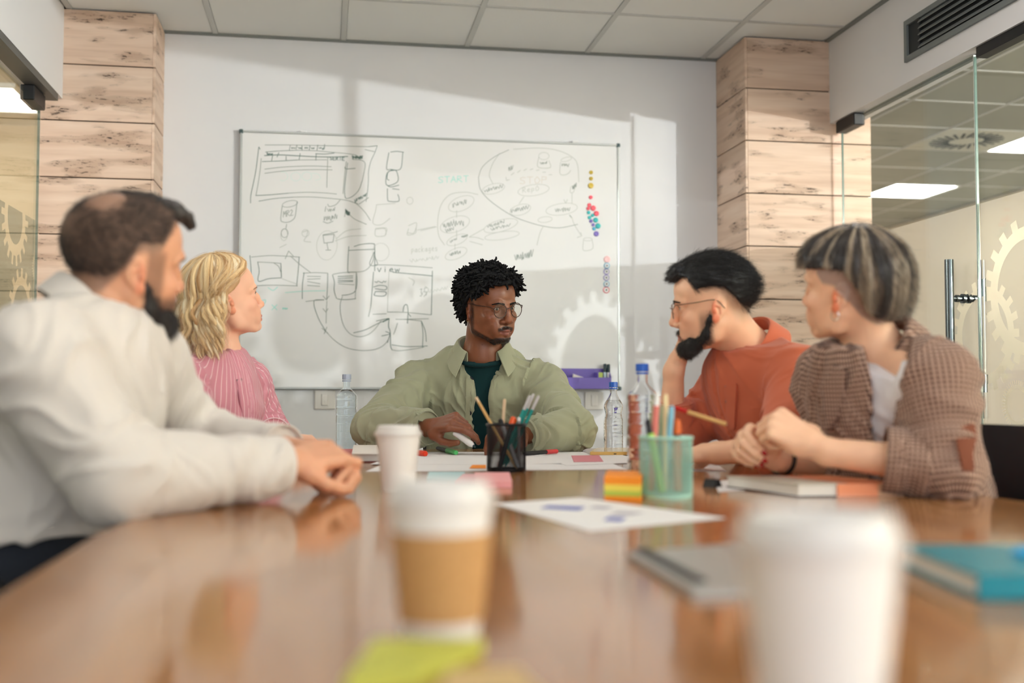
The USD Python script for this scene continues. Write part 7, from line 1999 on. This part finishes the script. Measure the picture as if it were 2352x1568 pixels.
for k in 'RL':
    SH.cone(J['sh' + k] + UP * 0.006, J['sh' + k] + (J['el' + k] - J['sh' + k]) * 0.3, 0.060, 0.060, 0.025)
    p.arm(SH, k, 0.017, 0.052, 0.041, 0.034, cut=0.50, k=0.03)
nd = unit(loc(oo, Rr, 1, 0, -0.03, -0.08) - J['neck'])
nc = unit(nd * 0.3 + UP * 0.7)
SH.half(J['neck'] + nc * 0.026, nc, J['neck'] - 0.16, J['neck'] + 0.16)
fo, so = unit(-FWD * 0.95 - RIGHT * 0.30), unit(RIGHT * 0.95 - FWD * 0.30)
def opening5(P):
    q = P - J['chest']; x, z, y = q @ so, q[:, 2], q @ fo
    w = np.interp(z, [-0.5, -0.22, -0.12, 0.0, 0.06, 0.12, 0.2], [0.004, 0.012, 0.020, 0.025, 0.030, 0.045, 0.075])
    return np.maximum(np.abs(x - np.interp(z, [-0.15, 0.1], [-0.012, 0.006])) - w, -(y - 0.015))
SH._put(J['chest'] + V(-0.3, -0.3, -0.5), J['chest'] + V(0.3, 0.3, 0.25), opening5, 0.004, True)
for k in 'RL':
    dv = unit(J['wr' + k] - J['el' + k]); e = J['el' + k] + (J['wr' + k] - J['el' + k]) * 0.50
    SH.half(e, dv, e - 0.09, e + 0.09)
    cu = band(e - dv * 0.03, dv, 0.062, 0.036, 0.003)
    p.t.add('cuff', cu, check, w=True, uv=np.c_[np.arctan2((np.array(cu.vertices) - e) @ UP, (np.array(cu.vertices) - e) @ unit(np.cross(dv, UP))) * 0.06, (np.array(cu.vertices) - e) @ dv])
m, U = cloth_mesh(SH, p.bonesets((0.15, 0.07, 0.06)), 0.0045, (0,), 0.011, 47)
p.t.add('blazer', m, check, w=True, smooth=True, uv=U)
def uv_of(mm):
    v = np.array(mm.vertices); return np.c_[v @ side5, v[:, 2]]
cm = collar(J['neck'] + nd * 0.004, nd + f5 * 0.1, f5, 0.076, 0.080, 0.044, 0.055, 0.070, gap=0.75, flare=0.026, drop=0.055, point=0.010, th=0.003)
p.t.add('collar', cm, check, w=True, smooth=40, uv=uv_of(cm))
for poly in ([(2040, 800), (2072, 812), (2068, 900), (2040, 1010), (2022, 1020), (2032, 880)], [(1925, 838), (1950, 850), (1946, 905), (1930, 960), (1905, 1000), (1885, 990), (1895, 900)]):
    lm = decal(SH, poly, from_camera(1.85), 6, 0.006, lift=0.003, push=0.005)
    p.t.add('lapel', lm, check, w=True, smooth=50, uv=uv_of(lm) * 1.0 + 0.003)
em = decal(SH, [(2207, 980), (2234, 973), (2240, 1004), (2232, 1040), (2234, 1076), (2216, 1112), (2205, 1058), (2194, 1004)], from_camera(1.7), 5, 0.003, lift=0.001, push=0.004)
if len(em.faces):
    p.t.add('elbow_patch', em, mat('patch_suede', srgb(124, 68, 44), 0.9), w=True, smooth=50)
p.lower(f5, navy)
a_, b_ = at(1668, 974, 2.20), at(1549, 936, 2.24)
stick('pencil', 'wooden pencil with a red end held in the hand with red nails', 'pencil', a_, b_, 0.0042, S([('shaft', 'pencil_yellow', [(1, 0.0), (1, 0.74)]), ('end', 'red_paint', [(1.02, 0.74), (1.02, 0.97), (0.6, 1.0)])]), n=8)

# ------------------------------------------------------------------ chairs
mat('chair_black', srgb(20, 21, 26), 0.7); mat('chair_grey', srgb(52, 54, 58), 0.6)
def rounded(w, d, h, r, z0):
    cs = Polygon([(-w / 2 + r, -d / 2 + r), (w / 2 - r, -d / 2 + r), (w / 2 - r, d / 2 - r), (-w / 2 + r, d / 2 - r)]).buffer(r, 8)
    e = min(h * 0.3, 0.012)
    return cat(prism(cs.buffer(-e * 0.5), z0, z0 + e), prism(cs, z0 + e, z0 + h - e), prism(cs.buffer(-e * 0.5), z0 + h - e, z0 + h))
def office_chair(loc_, f, label):
    rz = math.atan2(f[1], f[0]) - math.pi / 2
    t = Thing('office_chair', label, 'chair', loc_, rz)
    t.add('seat', rounded(0.48, 0.46, 0.06, 0.08, 0.405), MATS['chair_black'])
    pts = []
    back = []
    for z in np.linspace(0.50, 0.86, 14):
        y = -0.235 - 0.05 * (z - 0.5) + 0.02 * math.sin((z - 0.5) / 0.36 * math.pi)
        hw = 0.225 * (1 - 0.25 * max(0, (z - 0.78) / 0.08) ** 2)
        back.append((y, z, hw))
    v, n = [], 13
    for y, z, hw in back:
        for x in np.linspace(-1, 1, n):
            v.append((x * hw, y + 0.045 * x * x, z))
    v = np.array(v); k = len(v)
    nv = np.vstack([v + (0, 0.012, 0), v - (0, 0.012, 0)])
    i, j = np.meshgrid(np.arange(len(back) - 1), np.arange(n - 1), indexing='ij')
    q = np.stack([i * n + j, i * n + j + 1, (i + 1) * n + j + 1, (i + 1) * n + j], -1).reshape(-1, 4)
    m_ = len(back)
    ring = list(range(n)) + [n * r_ + n - 1 for r_ in range(1, m_)] + [n * (m_ - 1) + c for c in range(n - 2, -1, -1)] + [n * r_ for r_ in range(m_ - 2, 0, -1)]
    sd = np.array([[a, b, b + k, a + k] for a, b in zip(ring, ring[1:] + ring[:1])])
    Fq = np.vstack([q, q[:, ::-1] + k, sd]); Ft = np.vstack([Fq[:, [0, 1, 2]], Fq[:, [0, 2, 3]]])
    bm = trimesh.Trimesh(nv, Ft, process=False); bm.fix_normals()
    t.add('backrest', bm, MATS['chair_black'])
    t.add('spine', tube(spline([(0, -0.10, 0.40), (0, -0.23, 0.42), (0, -0.262, 0.52), (0, -0.265, 0.66)], 14), 0.018, 8), MATS['chair_grey'])
    for s in (-1, 1):
        ar = t.add('armrest', box(s * 0.265 - 0.025, s * 0.265 + 0.025, -0.13, 0.12, 0.625, 0.65, 0.008), MATS['chair_black'])
        part(ar, 'bracket', tube(spline([(s * 0.20, -0.02, 0.41), (s * 0.262, -0.02, 0.43), (s * 0.265, -0.03, 0.53), (s * 0.265, -0.03, 0.626)], 14), 0.012, 8), MATS['chrome'])
    t.add('gas_lift', tube([(0, 0, 0.10), (0, 0, 0.405)], 0.024, 14), MATS['chrome'])
    for k_ in range(5):
        a = 2 * math.pi * k_ / 5 + 0.3
        leg = t.add('leg', tube([(0, 0, 0.115), (0.16 * math.cos(a), 0.16 * math.sin(a), 0.10), (0.29 * math.cos(a), 0.29 * math.sin(a), 0.075)], [0.024, 0.02, 0.014], 8), MATS['chair_grey'])
        part(leg, 'caster', tube([(0.29 * math.cos(a) - 0.018 * math.sin(a), 0.29 * math.sin(a) + 0.018 * math.cos(a), 0.031), (0.29 * math.cos(a) + 0.018 * math.sin(a), 0.29 * math.sin(a) - 0.018 * math.cos(a), 0.031)], 0.030, 14), MATS['chair_black'])
    return t
def seat_at(px, py, D):
    q = at(px, py, D); return (q[0], q[1], 0)
office_chair(seat_at(2085, 1200, 2.30), f5, 'black office chair of the woman in the checked blazer, at the right edge')
office_chair(seat_at(20, 1240, 1.93), f2, 'black office chair of the bearded man in the white shirt')
office_chair(seat_at(1890, 1180, 2.95), f4, 'black office chair of the man in the rust orange shirt')
office_chair(seat_at(450, 1180, 3.23), f3, 'black office chair of the blonde woman in the pink shirt')
office_chair(seat_at(1108, 1180, 3.96), -FWD, 'black office chair of the green shirted man at the head of the table')
